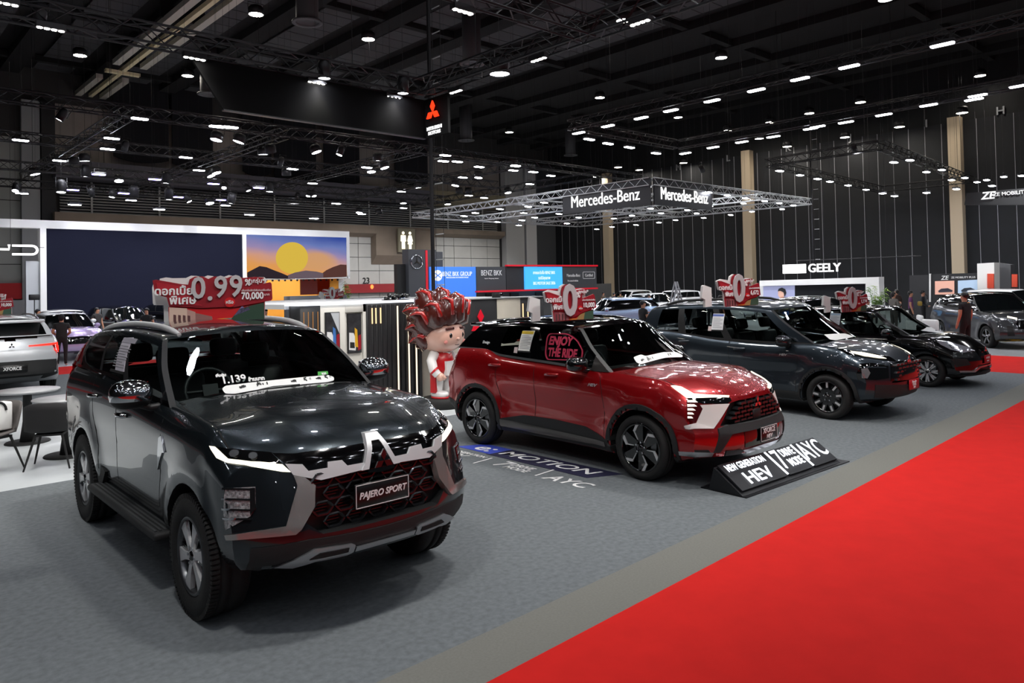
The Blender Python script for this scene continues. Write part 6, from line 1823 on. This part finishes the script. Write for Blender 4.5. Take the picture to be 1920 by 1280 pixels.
for i in range(3):
    for j in range(2):
        ya, yb = a.y + (b.y - a.y) * i / 3, a.y + (b.y - a.y) * (i + 1) / 3
        za, zb = b.z + (a.z - b.z) * j / 2, b.z + (a.z - b.z) * (j + 1) / 2
        MB().box((-.05, min(ya, yb) - 17 + .008, za + .008), (.05, max(ya, yb) - 17 - .008, zb - .008)).build('glow_block', GB, gs)
c0, c1 = onX(1513, 504, 37), onX(1580, 501, 37)
text('glow_lettering', 'GEELY', .60, emat('sign_letters_glow', 'ffffff', 1.5), gs, (-.05, (c0.y + c1.y) / 2 - 17, (c0.z + c1.z) / 2), (pi / 2, 0, -pi / 2), depth=.06, sx=.98, bold=.008)
# mobility stand at the far right
ORW = mat('orange_print', 'c9472f', .5, emit=.15)
st0 = wallX('stand_block', [(1705, 516), (1743, 515), (1743, 560), (1705, 560)], 38, mat('stand_graphite', '2b2b2e', .6), 'dark block at the left of the two car posters', 'wall', .4)
st1 = wallX('stand_block', [(1743, 514), (1846, 511), (1846, 566), (1743, 566)], 37.9, mat('stand_graphite2', '232427', .6), 'dark wall with two car posters at the far right', 'wall', .4)
wallX('white_edge', [(1742, 513), (1745, 513), (1745, 566), (1742, 566)], 37.85, SW, th=.1, parent=st1)
wallX('white_edge', [(1840, 511), (1846, 511), (1846, 566), (1840, 566)], 37.85, SW, th=.1, parent=st1)
t0 = onX(1771, 521, 37.85)
text('stand_lettering', 'ZE', .26, LETW, st1, t0, (pi / 2, 0, -pi / 2), depth=.03, sx=1.0, shear=.2, bold=.004)
t0 = onX(1806, 520, 37.85)
text('stand_lettering', 'ZE MOBILITY PLUS', .125, LETW, st1, t0, (pi / 2, 0, -pi / 2), depth=.02, sx=.95)
for k, (pts, c, cc) in enumerate((([(1753, 527), (1789, 526), (1789, 552), (1753, 552)], 'd3a08f', '3c3a46'), ([(1796, 526), (1834, 524), (1834, 551), (1796, 551)], '9fb4cc', '2f3540'))):
    po = wallX('car_poster', pts, 37.84, mat('poster_' + c, c, .5, emit=.35), 'small car poster on the dark wall at the far right, ' + ('pink one' if k == 0 else 'blue one'), 'poster', .04)
    u0, v0 = pts[0]
    wallX('printed_car', [(u0 + 6, v0 + 18), (u0 + 12, v0 + 14), (u0 + 24, v0 + 13), (u0 + 33, v0 + 17), (u0 + 32, v0 + 20), (u0 + 7, v0 + 21)], 37.82, mat('print_' + cc, cc, .4), th=.02, parent=po)
wallX('white_tower', [(1832, 494), (1864, 492), (1864, 560), (1832, 560)], 37.5, SW, 'tall white block at the far right stand', 'tower', .8)
wallX('dark_tower', [(1864, 492), (1895, 496), (1895, 560), (1864, 560)], 38.6, mat('tower_grey', '55565a', .6), 'dark grey block beside the tall white block', 'tower', .6)
for k, (a, b) in enumerate((((1851, 513), (1863, 540)), ((1897, 514), (1907, 538)))):
    wallX('orange_panel', [a, (b[0], a[1]), b, (a[0], b[1])], 37.4, ORW, 'orange red panel at the far right stand, ' + ('left one' if k == 0 else 'right one'), 'panel', .1)
zs = wallX('hung_fascia', [(1812, 362), (1930, 352), (1930, 384), (1808, 384)], 34, mat('fascia_dark', '2a2b2d', .5), 'dark hung fascia with white words at the right edge below the lamps', 'sign', .15)
t0 = onX(1852, 367, 33.95)
text('fascia_lettering', 'ZE', .40, emat('name_glow', 'ffffff', 1.1), zs, t0, (pi / 2, 0, -pi / 2), depth=.04, sx=1.0, shear=.2, bold=.006)
t0 = onX(1908, 361, 33.95)
text('fascia_lettering', 'ZE MOBILITY PLUS', .20, LETW, zs, t0, (pi / 2, 0, -pi / 2), depth=.03, sx=1.0)

# ------------------------------------------------------------------ cars in the background
DGL = mat('dark_car_glass', '0a0d0e', .06, .1, .6)
SILV = mat('silver_paint', 'c9ccd0', .35, .3, 1.0)
WPAINT = mat('white_car_paint', 'dcdee0', .3, 0, 1.0)
LILAC = mat('pearl_lilac_paint', 'cdb8e6', .25, .35, 1.0)
SKYB = mat('light_blue_paint', 'a5c0e2', .28, .25, 1.0)
GREYP = mat('satin_grey_paint', '3e4043', .3, .6, 1.0)
TEALP = mat('pale_teal_paint', '7f9d96', .3, .3, 1.0)
SIMPLE = ([([(-.09, .2), (.09, .2), (.13, .95), (-.13, .95)], 0, 0)], 5, 0, [SATIN])


def bg_car(label, loc, yaw, base, gh, paint, roofm=None, detail=True, name='parked_car', wheels=True):
    sp_ = dict(base)
    sp_['cuts'] = []
    car = empty(name, (loc[0], loc[1], 0), yaw, label, 'car')
    if name == 'parked_car': car.scale = (.9, .9, .9)
    b = lower_body(sp_, car, paint)
    g2 = dict(gh)
    g = greenhouse(g2, car, paint, roofm or paint, BLACK, DGL, DGL)
    bv = bvh_of([b] + list(g.values()))
    A = base['axles'] if 'axles' in base else (base['arch'][0][0], base['arch'][1][0])
    rr_ = base['arch'][0][1]
    if wheels: wheel_set(car, dict(tyre_r=rr_, rim_r=rr_ * .68, tyre_w=.22, axles=A, track=max(p[1] for p in base['wid']) - .0, rimmat=GLOSSB, spokes=SIMPLE, wn=20, skip=('wheel_nuts', 'brake_disc')))
    xf = base['xf']
    ze = curve(base['edge'])(xf - .1)
    if detail:
        patch('headlamp', bv, [(xf, -.80, ze - .04), (xf, -.50, ze - .07), (xf, -.52, ze - .17), (xf, -.78, ze - .15)], DIAG, .01, HEADL, car, .08)
        patch('grille_panel', bv, [(xf, -.48, ze - .10), (xf, 0, ze - .08), (xf, 0, ze - .34), (xf, -.42, ze - .34)], FRONT, .008, GLOSSB, car, .1)
        patch('tail_lamp', bv, [(base['xr'], -.84, ze + .05), (base['xr'], -.45, ze + .02), (base['xr'], -.45, ze - .06), (base['xr'], -.84, ze - .1)], (-1, -.4, 0), .01, mat('tail_lamp_red', '8c0d14', .1, .2, 1.0), car, .08)
        mx_ = gh['front'][0][1] - .42
        for s in (-1, 1): blob('mirror', (mx_, s * (max(p[1] for p in base['wid']) + .06), curve(gh['belt'])(mx_) + .06), (.09, .11, .08), paint, car, seg=10)
    return car, bv


# silver one seen from behind
sv, sv_bv = bg_car('silver car seen from behind at the left edge, red tail lamps lit', (2.72, 20.0), R(90), xf_spec, xf_gh, SILV, SILV, False, 'display_car')
SVP = lambda n, pts, m, off=.01, dv=REAR, mir=True: patch(n, sv_bv, pts, dv, off, m, sv, .06, mir, .03)
SVP('rear_bumper', [(-2.2, -.92, .72), (-2.2, -.45, .74), (-2.2, 0, .74), (-2.2, 0, .36), (-2.2, -.6, .34), (-2.2, -.92, .42)], CLADB, .012)
TLR = emat('tail_glow', 'ff2a1e', 1.8)
SVP('tail_lamp', [(-2.2, -.92, 1.06), (-2.2, -.66, 1.047), (-2.2, -.30, 1.035), (-2.2, -.30, 1.02), (-2.2, -.66, 1.018), (-2.2, -.92, 1.015)], TLR, .014)
for k in range(4): SVP('tail_segment', [(-2.2, -.92, 1.0 - k * .04), (-2.2, -.80 - k * .012, 1.0 - k * .04), (-2.2, -.82 - k * .012, .975 - k * .04), (-2.2, -.92, .975 - k * .04)], TLR, .022)
SVP('tail_bed', [(-2.2, -.92, 1.015), (-2.2, -.74, 1.015), (-2.2, -.82, .84), (-2.2, -.92, .83)], mat('tail_lamp_red', '8c0d14', .1, .2, 1.0), .012)
SVP('lower_skirt', [(-2.2, -.55, .42), (-2.2, 0, .42), (-2.2, 0, .30), (-2.2, -.5, .30)], SATIN, .02)
pb = bevel_box('number_plate', (-.01, -.26, -.075), (.01, .26, .075), PLATEB, sv, .004, 1, (-2.235, 0, .60))
text('plate_lettering', 'XFORCE', .09, LETW, pb, (-.013, 0, 0), (pi / 2, 0, -pi / 2), depth=.004, sx=.9, bold=.002)
three_diamonds('emblem', .06, .02, INK, sv, (-2.16, 0, 1.05), (pi / 2, 0, -pi / 2))
rail(sv, sv_bv, (.58, .54), -1.5, .2, SATIN, .04, .02)
bevel_box('roof_spoiler', (-1.95, -.62, 1.50), (-1.55, .62, 1.56), SILV, sv, .02, 2)

p = onZ(140, 676)
pc_, pv = bg_car('pearl lilac car facing the camera behind the man in dark clothes', (p.x + .1, p.y + 1.9), R(-88), xp_spec, xf_gh, LILAC, WPAINT)
p = Vector((6.7, 32.7, 0))
bg_car('white car behind the pearl lilac car, only roof and glass showing', (p.x, p.y), R(-90), xf_spec, xf_gh, WPAINT, WPAINT)
p = Vector((9.0, 33.6, 0))
bg_car('black car with bright headlamp, left of the black off-road car', (p.x, p.y), R(-82), xp_spec, xp_gh, PAINT_BLACK)
p = Vector((11.3, 33.2, 0))
bg_car('black off-road car below the dark navy screen', (p.x, p.y), R(-78), paj_spec, paj_gh, PAINT_BLACK)
p = onZ(1150, 557, 1.49)
bg_car('light blue sport utility car seen from the side behind the steel blue carrier', (p.x, p.y), R(150), xf_spec, xf_gh, SKYB, SKYB)
for px, py, yaw, sp_, gh_, nm in ((1178, 546, 180, xp_spec, xp_gh, 'farthest left white car in the middle background, near the column'), (1228, 548, -110, xf_spec, xf_gh, 'white car left of the ladder in the middle background'), (1262, 546, 175, xp_spec, xp_gh, 'white car behind the ladder'), (1318, 556, -60, at_spec, at_gh, 'low white car right of the ladder'), (1395, 549, 200, xf_spec, xf_gh, 'white car behind the roof sign of the people carrier')):
    p = onZ(px, py, {1178: 1.44, 1228: 1.50, 1262: 1.47, 1318: 1.34, 1395: 1.36}[px])
    bg_car(nm, (p.x, p.y), R(yaw), sp_, gh_, WPAINT, detail=True)
p = onZ(1534, 560, 1.48)
bg_car('black car behind the people carrier in front of the wide black screen', (p.x, p.y), R(-130), xp_spec, xp_gh, PAINT_BLACK)
p = onZ(1848, 652)
gc, gv = bg_car('satin grey sport utility car with yellow lip at the right edge', (p.x - (cos(R(-135)) * 1.232 + sin(R(-135)) * .837), p.y - (sin(R(-135)) * 1.232 - cos(R(-135)) * .837)), R(-135), xf_spec, xf_gh, GREYP, GLOSSB, True, 'display_car')
gc.scale = (.93, .93, .93)
patch('bumper_lip', gv, [(2.2, -.80, .25), (2.2, -.4, .23), (2.2, -.3, .27), (2.2, 0, .27), (2.2, 0, .235), (2.2, -.3, .23), (2.2, -.4, .19), (2.2, -.80, .215)], FRONT, .02, mat('lip_yellow', 'd9a514', .4), gc, .06)
patch('lower_vent', gv, [(2.2, -.84, .72), (2.2, -.62, .68), (2.2, -.56, .42), (2.2, -.80, .40)], DIAG, .012, INK, gc, .06)
patch('daylight_lamp', gv, [(2.2, -.88, .98), (2.2, -.55, .93), (2.2, -.52, .88), (2.2, -.58, .89), (2.2, -.86, .94)], DIAG, .018, DRL, gc, .06)
p = onZ(1890, 541, 1.49)
bg_car('pale teal car with white roof at the right edge behind the satin grey car', (p.x + .4, p.y), R(-100), xf_spec, xf_gh, TEALP, WPAINT)
# ------------------------------------------------------------------ people
SK = mat('skin', 'c08a6e', .55)
HAIR = mat('hair_black', '141112', .5)


def person(loc, rz, label, h=1.72, shirt='1a1a1c', trousers='17171a', shoes='d8d8d8', pose='stand', hair='short', sleeve=.5, extra=None):
    """one continuous figure grown from a jointed skeleton; faces -y before turning"""
    k = h / 1.72
    sit = pose[:3] == 'sit'
    pose = {'sit': 'stand', 'sit_hand': 'hand_head'}.get(pose, pose)
    dz = -.46 * k if sit else 0
    J = {'pelvis': (0, 0, .93, .135), 'waist': (0, 0, 1.08, .125), 'chest': (0, 0, 1.28, .15), 'neck0': (0, .0, 1.42, .075), 'neck': (0, -.005, 1.48, .055), 'head0': (0, -.012, 1.56, .082), 'head': (0, -.012, 1.635, .088), 'nose': (0, -.10, 1.585, .012)}
    E_ = [('pelvis', 'waist'), ('waist', 'chest'), ('chest', 'neck0'), ('neck0', 'neck'), ('neck', 'head0'), ('head0', 'head'), ('head0', 'nose')]
    arms = {'stand': [((.19, .0, 1.38), (.25, .02, 1.12), (.26, -.05, .88), (.265, -.07, .80))] * 2,
            'hands_front': [((.19, 0, 1.38), (.25, .03, 1.12), (.14, -.20, 1.02), (.06, -.24, 1.03))] * 2,
            'phone': [((.19, 0, 1.38), (.25, -.02, 1.13), (.15, -.22, 1.22), (.09, -.25, 1.27))] * 2,
            'hand_head': [((.19, 0, 1.38), (.30, -.12, 1.22), (.18, -.16, 1.46), (.11, -.10, 1.56)), ((.19, 0, 1.38), (.25, .02, 1.12), (.26, -.05, .88), (.265, -.07, .80))]}[pose]
    for s, nm, a in ((-1, 'l', arms[0]), (1, 'r', arms[1])):
        for i, (p, r) in enumerate(zip(a, (.062, .047, .036, .038))): J['a%s%d' % (nm, i)] = (s * p[0], p[1], p[2], r)
        E_ += [('chest', 'a%s0' % nm), ('a%s0' % nm, 'a%s1' % nm), ('a%s1' % nm, 'a%s2' % nm), ('a%s2' % nm, 'a%s3' % nm)]
        st = .10 if pose == 'stand' and s > 0 else .0
        for i, p in enumerate(((.10, 0, .86, .095), (.11, -.01 - st * .3, .50, .065), (.115, .03 - st, .10, .045), (.125, -.10 - st, .045, .04))): J['l%s%d' % (nm, i)] = (s * p[0], p[1], p[2], p[3])
        E_ += [('pelvis', 'l%s0' % nm), ('l%s0' % nm, 'l%s1' % nm), ('l%s1' % nm, 'l%s2' % nm), ('l%s2' % nm, 'l%s3' % nm)]
        e = J['a%s3' % nm]
        d = Vector(e[:3]) - Vector(J['a%s2' % nm][:3])
        d.normalize()
        for f in range(4):
            J['f%s%d' % (nm, f)] = (e[0] + d.x * .075 + (f - 1.5) * .016 * (1 if abs(d.z) > .5 else .2), e[1] + d.y * .075 + (f - 1.5) * .012, e[2] + d.z * .075, .010)
            E_.append(('a%s3' % nm, 'f%s%d' % (nm, f)))
    if sit:
        for n in list(J):
            if n[0] != 'l': J[n] = (J[n][0], J[n][1], J[n][2] - .46, J[n][3])
        for nm, s in (('l', -1), ('r', 1)):
            for i, p in enumerate(((.10, -.05, .46, .09), (.13, -.42, .46, .07), (.13, -.40, .10, .045), (.13, -.50, .045, .04))): J['l%s%d' % (nm, i)] = (s * p[0], p[1], p[2], p[3])
    names = list(J)
    me = D.meshes.new('person')
    me.from_pydata([Vector(J[n][:3]) * k for n in names], [(names.index(a), names.index(b)) for a, b in E_], [])
    o = D.objects.new('person', me)
    COL.objects.link(o)
    sk = o.modifiers.new('s', 'SKIN')
    for i, n in enumerate(names):
        r = J[n][3] * k
        me.skin_vertices[0].data[i].radius = (r * (1.25 if n in ('chest', 'pelvis', 'waist') else 1), r * (.85 if n in ('chest', 'pelvis', 'waist') else 1))
        me.skin_vertices[0].data[i].use_root = n == 'pelvis'
    sb = o.modifiers.new('b', 'SUBSURF')
    sb.levels = 1
    m2 = D.meshes.new_from_object(o.evaluated_get(bpy.context.evaluated_depsgraph_get()))
    D.objects.remove(o)
    for m in (SK, mat('cloth_' + shirt, shirt, .8), mat('cloth_' + trousers, trousers, .8), mat('cloth_' + shoes, shoes, .6)): m2.materials.append(m)
    segs = [(a, b, Vector(J[a][:3]) * k, Vector(J[b][:3]) * k) for a, b in E_]
    for f in m2.polygons:
        f.use_smooth = True
        c = f.center
        best = None
        for a, b, p, q in segs:
            t = max(0, min(1, (c - p).dot(q - p) / (q - p).length_squared))
            dd_ = (p + (q - p) * t - c).length / (J[a][3] * (1 - t) + J[b][3] * t)
            if best is None or dd_ < best[0]: best = (dd_, a, b, t)
        _, a, b, t = best
        if b[0] == 'a': f.material_index = 1 if (a == 'chest' or (b[-1] == '1' and t < sleeve * 1.2) or sleeve > .9 and b[-1] in '12') else 0
        elif b[0] == 'f': f.material_index = 0
        elif b[0] == 'l': f.material_index = 3 if b[-1] == '3' else 2
        elif b in ('neck', 'head0', 'head', 'nose'): f.material_index = 0
        else: f.material_index = 2 if c.z < .97 * k + dz else 1
    r = link('person', m2, None, loc, (0, 0, rz))
    if sit:
        q = empty('stool', (loc[0], loc[1], 0), rz, 'white stool under ' + ' '.join(label.split()[:11]), 'stool')
        bevel_box('stool_seat', (-.18, -.2, 0), (.18, .16, .37 * k), WHITE, q, .03, 2)
    tag(r, label, 'person')
    hb_ = MB()
    bm = bmesh.new()
    bmesh.ops.create_uvsphere(bm, u_segments=14, v_segments=10, radius=1)
    bmesh.ops.delete(bm, geom=[f for f in bm.faces if f.calc_center_median().z < -.1 and f.calc_center_median().y < .35 or f.calc_center_median().z < .25 and f.calc_center_median().y < -.55], context='FACES')
    lowz = .085 if hair == 'short' else .15
    for v in bm.verts: v.co = Vector((v.co.x * .095, v.co.y * .105 + .008, v.co.z * (.10 if v.co.z > 0 else lowz) + 1.625)) * k
    for v in bm.verts: v.co.z += dz
    hm = D.meshes.new('hair')
    bm.to_mesh(hm)
    bm.free()
    for f in hm.polygons: f.use_smooth = True
    link('cap' if hair == 'cap' else 'hair', hm, r, None, None, mat('cap_dark', '15161c', .8) if hair == 'cap' else HAIR)
    for s in (-1, 1): blob('eye', (s * .033 * k, -.094 * k, 1.612 * k + dz), (.008, .006, .008), HAIR, r, seg=6)
    if extra == 'lanyard':
        MB().box((-.035, -.155, 1.05), (.035, -.145, 1.16)).build('name_card', PAPER, r)
        for s in (-1, 1): MB().tube([(s * .09, -.05, 1.43), (s * .05, -.145, 1.3), (0, -.155, 1.16)], .006, 4).build('lanyard', INK, r)
    if extra == 'bag': bevel_box('held_bag', (-.12, -.38, .95), (.12, -.22, 1.12), mat('bag_ochre', 'a88a3a', .6), r, .03, 1)
    if extra == 'badge': MB().box((.0, .118, 1.36), (.09, .128, 1.375)).build('shirt_print', mat('print_gold', 'b98a1e', .6), r)
    return r


def at_head(px, py, h): return onZ(px, py, h)
p = onZ(116, 687)
person((p.x, p.y, 0), R(160), 'man in dark t-shirt and trousers seen from behind at the left', 1.50, '222224', '17171a', 'c9c7c0', 'hands_front', 'cap')
for px, py, rz, lb, kw in (
    (71, 580, 60, 'man in navy shirt and cap behind the silver car', dict(shirt='1f2430', hair='cap')),
    (182, 577, 30, 'person with brown hair behind the black car with bright headlamp', dict(shirt='2a2625', hair='long')),
    (275, 578, -40, 'man in black behind the graphite car beside the roof sign', dict(shirt='151517')),
    (497, 579, 0, 'man whose face shows behind the right end of the roof sign', dict(shirt='1c1d22')),
    (1205, 564, 70, 'man in black polo shirt beside the light blue car', dict(shirt='17171a', pose='phone')),
    (1216, 552, 40, 'man in black behind the man in black polo shirt', dict(shirt='1a1b20')),
    (1332, 550, 120, 'man with dark hair right of the low white car', dict(shirt='1b1b1e')),
    (1351, 554, 60, 'person with brown hair next to the white back of the roof sign', dict(shirt='3a2f2c', hair='long')),
    (1436, 553, 20, 'person with dark hair below the portrait screen', dict(shirt='222226', pose='sit')),
    (1520, 571, 50, 'man in black raising a hand to his head between the two dark cars', dict(shirt='151517', pose='sit_hand')),
    (1627, 562, -30, 'person with dark hair behind the roof sign of the black car', dict(shirt='26242a', hair='long', pose='sit')),
    (1675, 548, 60, 'person in grey coat right of the bamboo plant', dict(shirt='6b6660', trousers='55504c', pose='phone', hair='long', sleeve=1)),
    (1681, 543, 150, 'person in dark brown behind the grey coat', dict(shirt='3b2a24', hair='long', sleeve=1)),
    (1707, 546, 20, 'woman in black and purple top holding an ochre bag', dict(shirt='6b3a6a', hair='long', extra='bag')),
    (1730, 545, 10, 'man in dark suit with white name card on lanyard', dict(shirt='2a2c31', sleeve=1, pose='hands_front', extra='lanyard'))):
    h = 1.52
    p = onZ(px, py, 1.10 if kw.get('pose', '')[:3] == 'sit' else 1.5)
    person((p.x, p.y, 0), R(rz), lb, h, **kw)
p = onZ(1808, 550, 1.60)
person((p.x, p.y, 0), R(165), 'man in black uniform seen from behind beside the satin grey car', 1.64, '121214', '121214', '1a1a1a', 'stand', 'short', .5, 'badge')
for k, (px, py) in enumerate(((1131, 548), (1140, 546), (1151, 549), (1163, 548))):
    p = onZ(px, py, 1.42)
    person((p.x, p.y, 0), R(40 * k), 'visitor far away below the dark panel, %s from the left' % ORD[k], 1.44, ('5a4a3c', '8b8577', '3a3a40', '6b5a3a')[k])

# ------------------------------------------------------------------ tables, chairs and bag at the left
def table(px, py, r, h, label):
    p = onZ(px, py)
    t = empty('round_table', (p.x, p.y, 0), 0, label, 'table', 'round lounge tables')
    MB().lathe([(.005, h), (r, h), (r, h - .012), (r - .03, h - .03), (.005, h - .03)], 40).build('tabletop', mat('table_grey', 'a3a4a6', .35), t)
    MB().lathe([(.055, h - .03), (.06, .3), (.10, .02), (.005, .02)], 20).build('table_column', INK, t)
    MB().lathe([(.005, .02), (.27, .02), (.28, .008), (.28, 0), (.005, 0)], 32).build('table_base', INK, t)


table(128, 853, .40, .74, 'round grey topped table behind the front wheel arch of the chairs, nearer one')
table(52, 829, .40, .74, 'round grey topped table at the left edge, farther one')


def tub_chair(loc, rz, label, cm):
    t = empty('tub_chair', (loc[0], loc[1], 0), rz, label, 'chair', 'dark tub chairs')
    mb = MB()
    rows_ = []
    for j in range(9):
        v = j / 8
        row_ = []
        for i in range(13):
            a = -1 + 2 * i / 12
            if v < .45:
                s = v / .45
                y, z, hw = -.22 + .40 * s, .445 - .02 * sin(pi * s), .235 + .02 * s
                z += .05 * abs(a) ** 3 * s
            else:
                s = (v - .45) / .55
                y, z, hw = .18 + .07 * s + .03 * sin(pi * s / 2), .425 + .37 * s, .255 - .015 * s
                y -= .10 * abs(a) ** 2.5
                z -= .05 * abs(a) ** 4 * s
            row_.append((hw * a, y, z))
        rows_.append(row_)
    vs = [q for r_ in rows_ for q in r_]
    mb.add(vs, [(j * 13 + i, j * 13 + i + 1, (j + 1) * 13 + i + 1, (j + 1) * 13 + i) for j in range(8) for i in range(12)], 0, True)
    o = mb.build('seat_shell', cm, t)
    md = o.modifiers.new('t', 'SOLIDIFY')
    md.thickness = .03
    md.offset = 0
    MB().box((-.15, -.12, .385), (.15, .14, .41)).build('seat_frame', INK, t)
    for sx_ in (-1, 1):
        for sy in (-1, 1): MB().tube([(sx_ * .14, sy * .12, .40), (sx_ * .24, sy * .22, 0)], [.016, .010], 8).build('leg', INK, t)
    return t


CHD = mat('chair_fabric_dark', '222122', .8)
a, b = onZ(33, 887), onZ(116, 880)
d_ = (b - a)
rzc = math.atan2(d_.y, d_.x)
tub_chair(((a.x + b.x) / 2 + .16, (a.y + b.y) / 2 + .20, 0), rzc + pi, 'dark tub chair with its back to the camera at the left', CHD)
tub_chair((1.43, 10.72, 0), R(-60), 'dark grey tub chair at the left edge holding a white bag', mat('chair_fabric_grey', '5b5654', .8))
tub_chair((2.86, 10.95, 0), R(115), 'dark tub chair partly hidden by the rear of the graphite car', CHD)
bg = empty('white_bag', (1.45, 10.72, .47), R(20), 'white paper bag with black handle and cloth on the grey chair', 'bag')
bevel_box('bag_body', (-.17, -.09, 0), (.17, .09, .33), WHITE, bg, .02, 2)
MB().tube([(-.09 + .09 * (1 - cos(pi * k / 8)), -.095, .24 + .10 * sin(pi * k / 8)) for k in range(9)], .014, 8).build('bag_handle', INK, bg)
blob('black_cloth', (-.04, .02, .35), (.12, .08, .06), INK, bg)

# white lounge seats before the suited man
for k, (px, py) in enumerate(((1718, 583), (1740, 592), (1757, 600))):
    p = onZ(px, py, .75)
    t = empty('lounge_chair', (p.x, p.y, 0), R(30 * k), 'white lounge seat before the man in the suit, %s from the left' % ORD[k], 'seat', 'white lounge seats')
    bevel_box('seat_base', (-.3, -.3, .02), (.3, .3, .42), WHITE, t, .05, 2)
    bevel_box('seat_back', (-.3, .18, .40), (.3, .3, .78), WHITE, t, .05, 2)

# ------------------------------------------------------------------ step ladder, plants
p = onZ(1268, 556, 1.45)
ld = empty('step_ladder', (p.x, p.y, 0), R(20), 'pale aluminium step ladder standing among the white cars', 'ladder')
for s in (-1, 1):
    MB().tube([(s * .30, -.45, 0), (s * .17, 0, 2.05)], .035, 6).build('ladder_rail', ALU, ld)
    MB().tube([(s * .30, .45, 0), (s * .17, 0, 2.05)], .03, 6).build('ladder_rail', ALU, ld)
for k in range(6):
    z = .3 + k * .29
    f = 1 - z / 2.05
    MB().box((-.17 - .13 * f, -.45 * f - .05, z), (.17 + .13 * f, -.45 * f + .05, z + .04)).build('ladder_step', ALU, ld)


def bamboo(p, h, label, n, spread):
    t = empty('potted_bamboo', p, 0, label, 'plant')
    bevel_box('planter', (-.3, -.25, 0), (.3, .25, .45), mat('planter_white', 'c9c9c4', .5), t, .03, 1)
    lf = mat('bamboo_leaf', '8fae3a', .55)
    lf2 = mat('bamboo_leaf_dark', '5f8a2c', .55)
    for k in range(n):
        x, y = random.uniform(-.2, .2), random.uniform(-.15, .15)
        dx, dy = random.uniform(-spread, spread), random.uniform(-spread, spread)
        hh = h * random.uniform(.7, 1)
        MB().tube([(x, y, .4), (x + dx * .3, y + dy * .3, hh * .6), (x + dx, y + dy, hh)], [.014, .010, .004], 5).build('bamboo_stem', lf2, t)
        mb = MB()
        for i in range(40):
            f = random.uniform(.35, 1)
            c = Vector((x + dx * f * f, y + dy * f * f, .4 + (hh - .4) * f))
            a, e = random.uniform(0, 2 * pi), random.uniform(-.6, .5)
            L = random.uniform(.14, .26)
            u = Vector((cos(a), sin(a), e)).normalized()
            w = u.cross(Vector((0, 0, 1))).normalized() * .022
            mb.add([c, c + u * L * .4 + w, c + u * L + Vector((0, 0, -.04)), c + u * L * .4 - w], [(0, 1, 2, 3)], 0, True)
        tag(mb.build('foliage', lf if k % 2 else lf2, t), kind='stuff')


p = onX(1645, 592, 33.5)
bamboo((p.x, p.y, 0), 1.75, 'light green bamboo beside the white portal pier', 9, .45)
p = onY(648, 545, 36.6)
bamboo((p.x, p.y, 0), 2.5, 'narrow green climbing plant at the right end of the orange room', 8, .16)
lcd = empty('camera_stand', (6.2, 35.5, 0), 0, 'slim camera on tripod beside the white upright at the left', 'camera')
MB().tube([(0, 0, 0), (0, 0, 1.9)], .02, 6).build('stand_pole', INK, lcd)
for k in range(3): MB().tube([(0, 0, .6), (.4 * cos(2.1 * k), .4 * sin(2.1 * k), 0)], .015, 5).build('stand_leg', INK, lcd)
bevel_box('camera_body', (-.18, -.1, 1.85), (.18, .12, 2.08), INK, lcd, .02, 1)
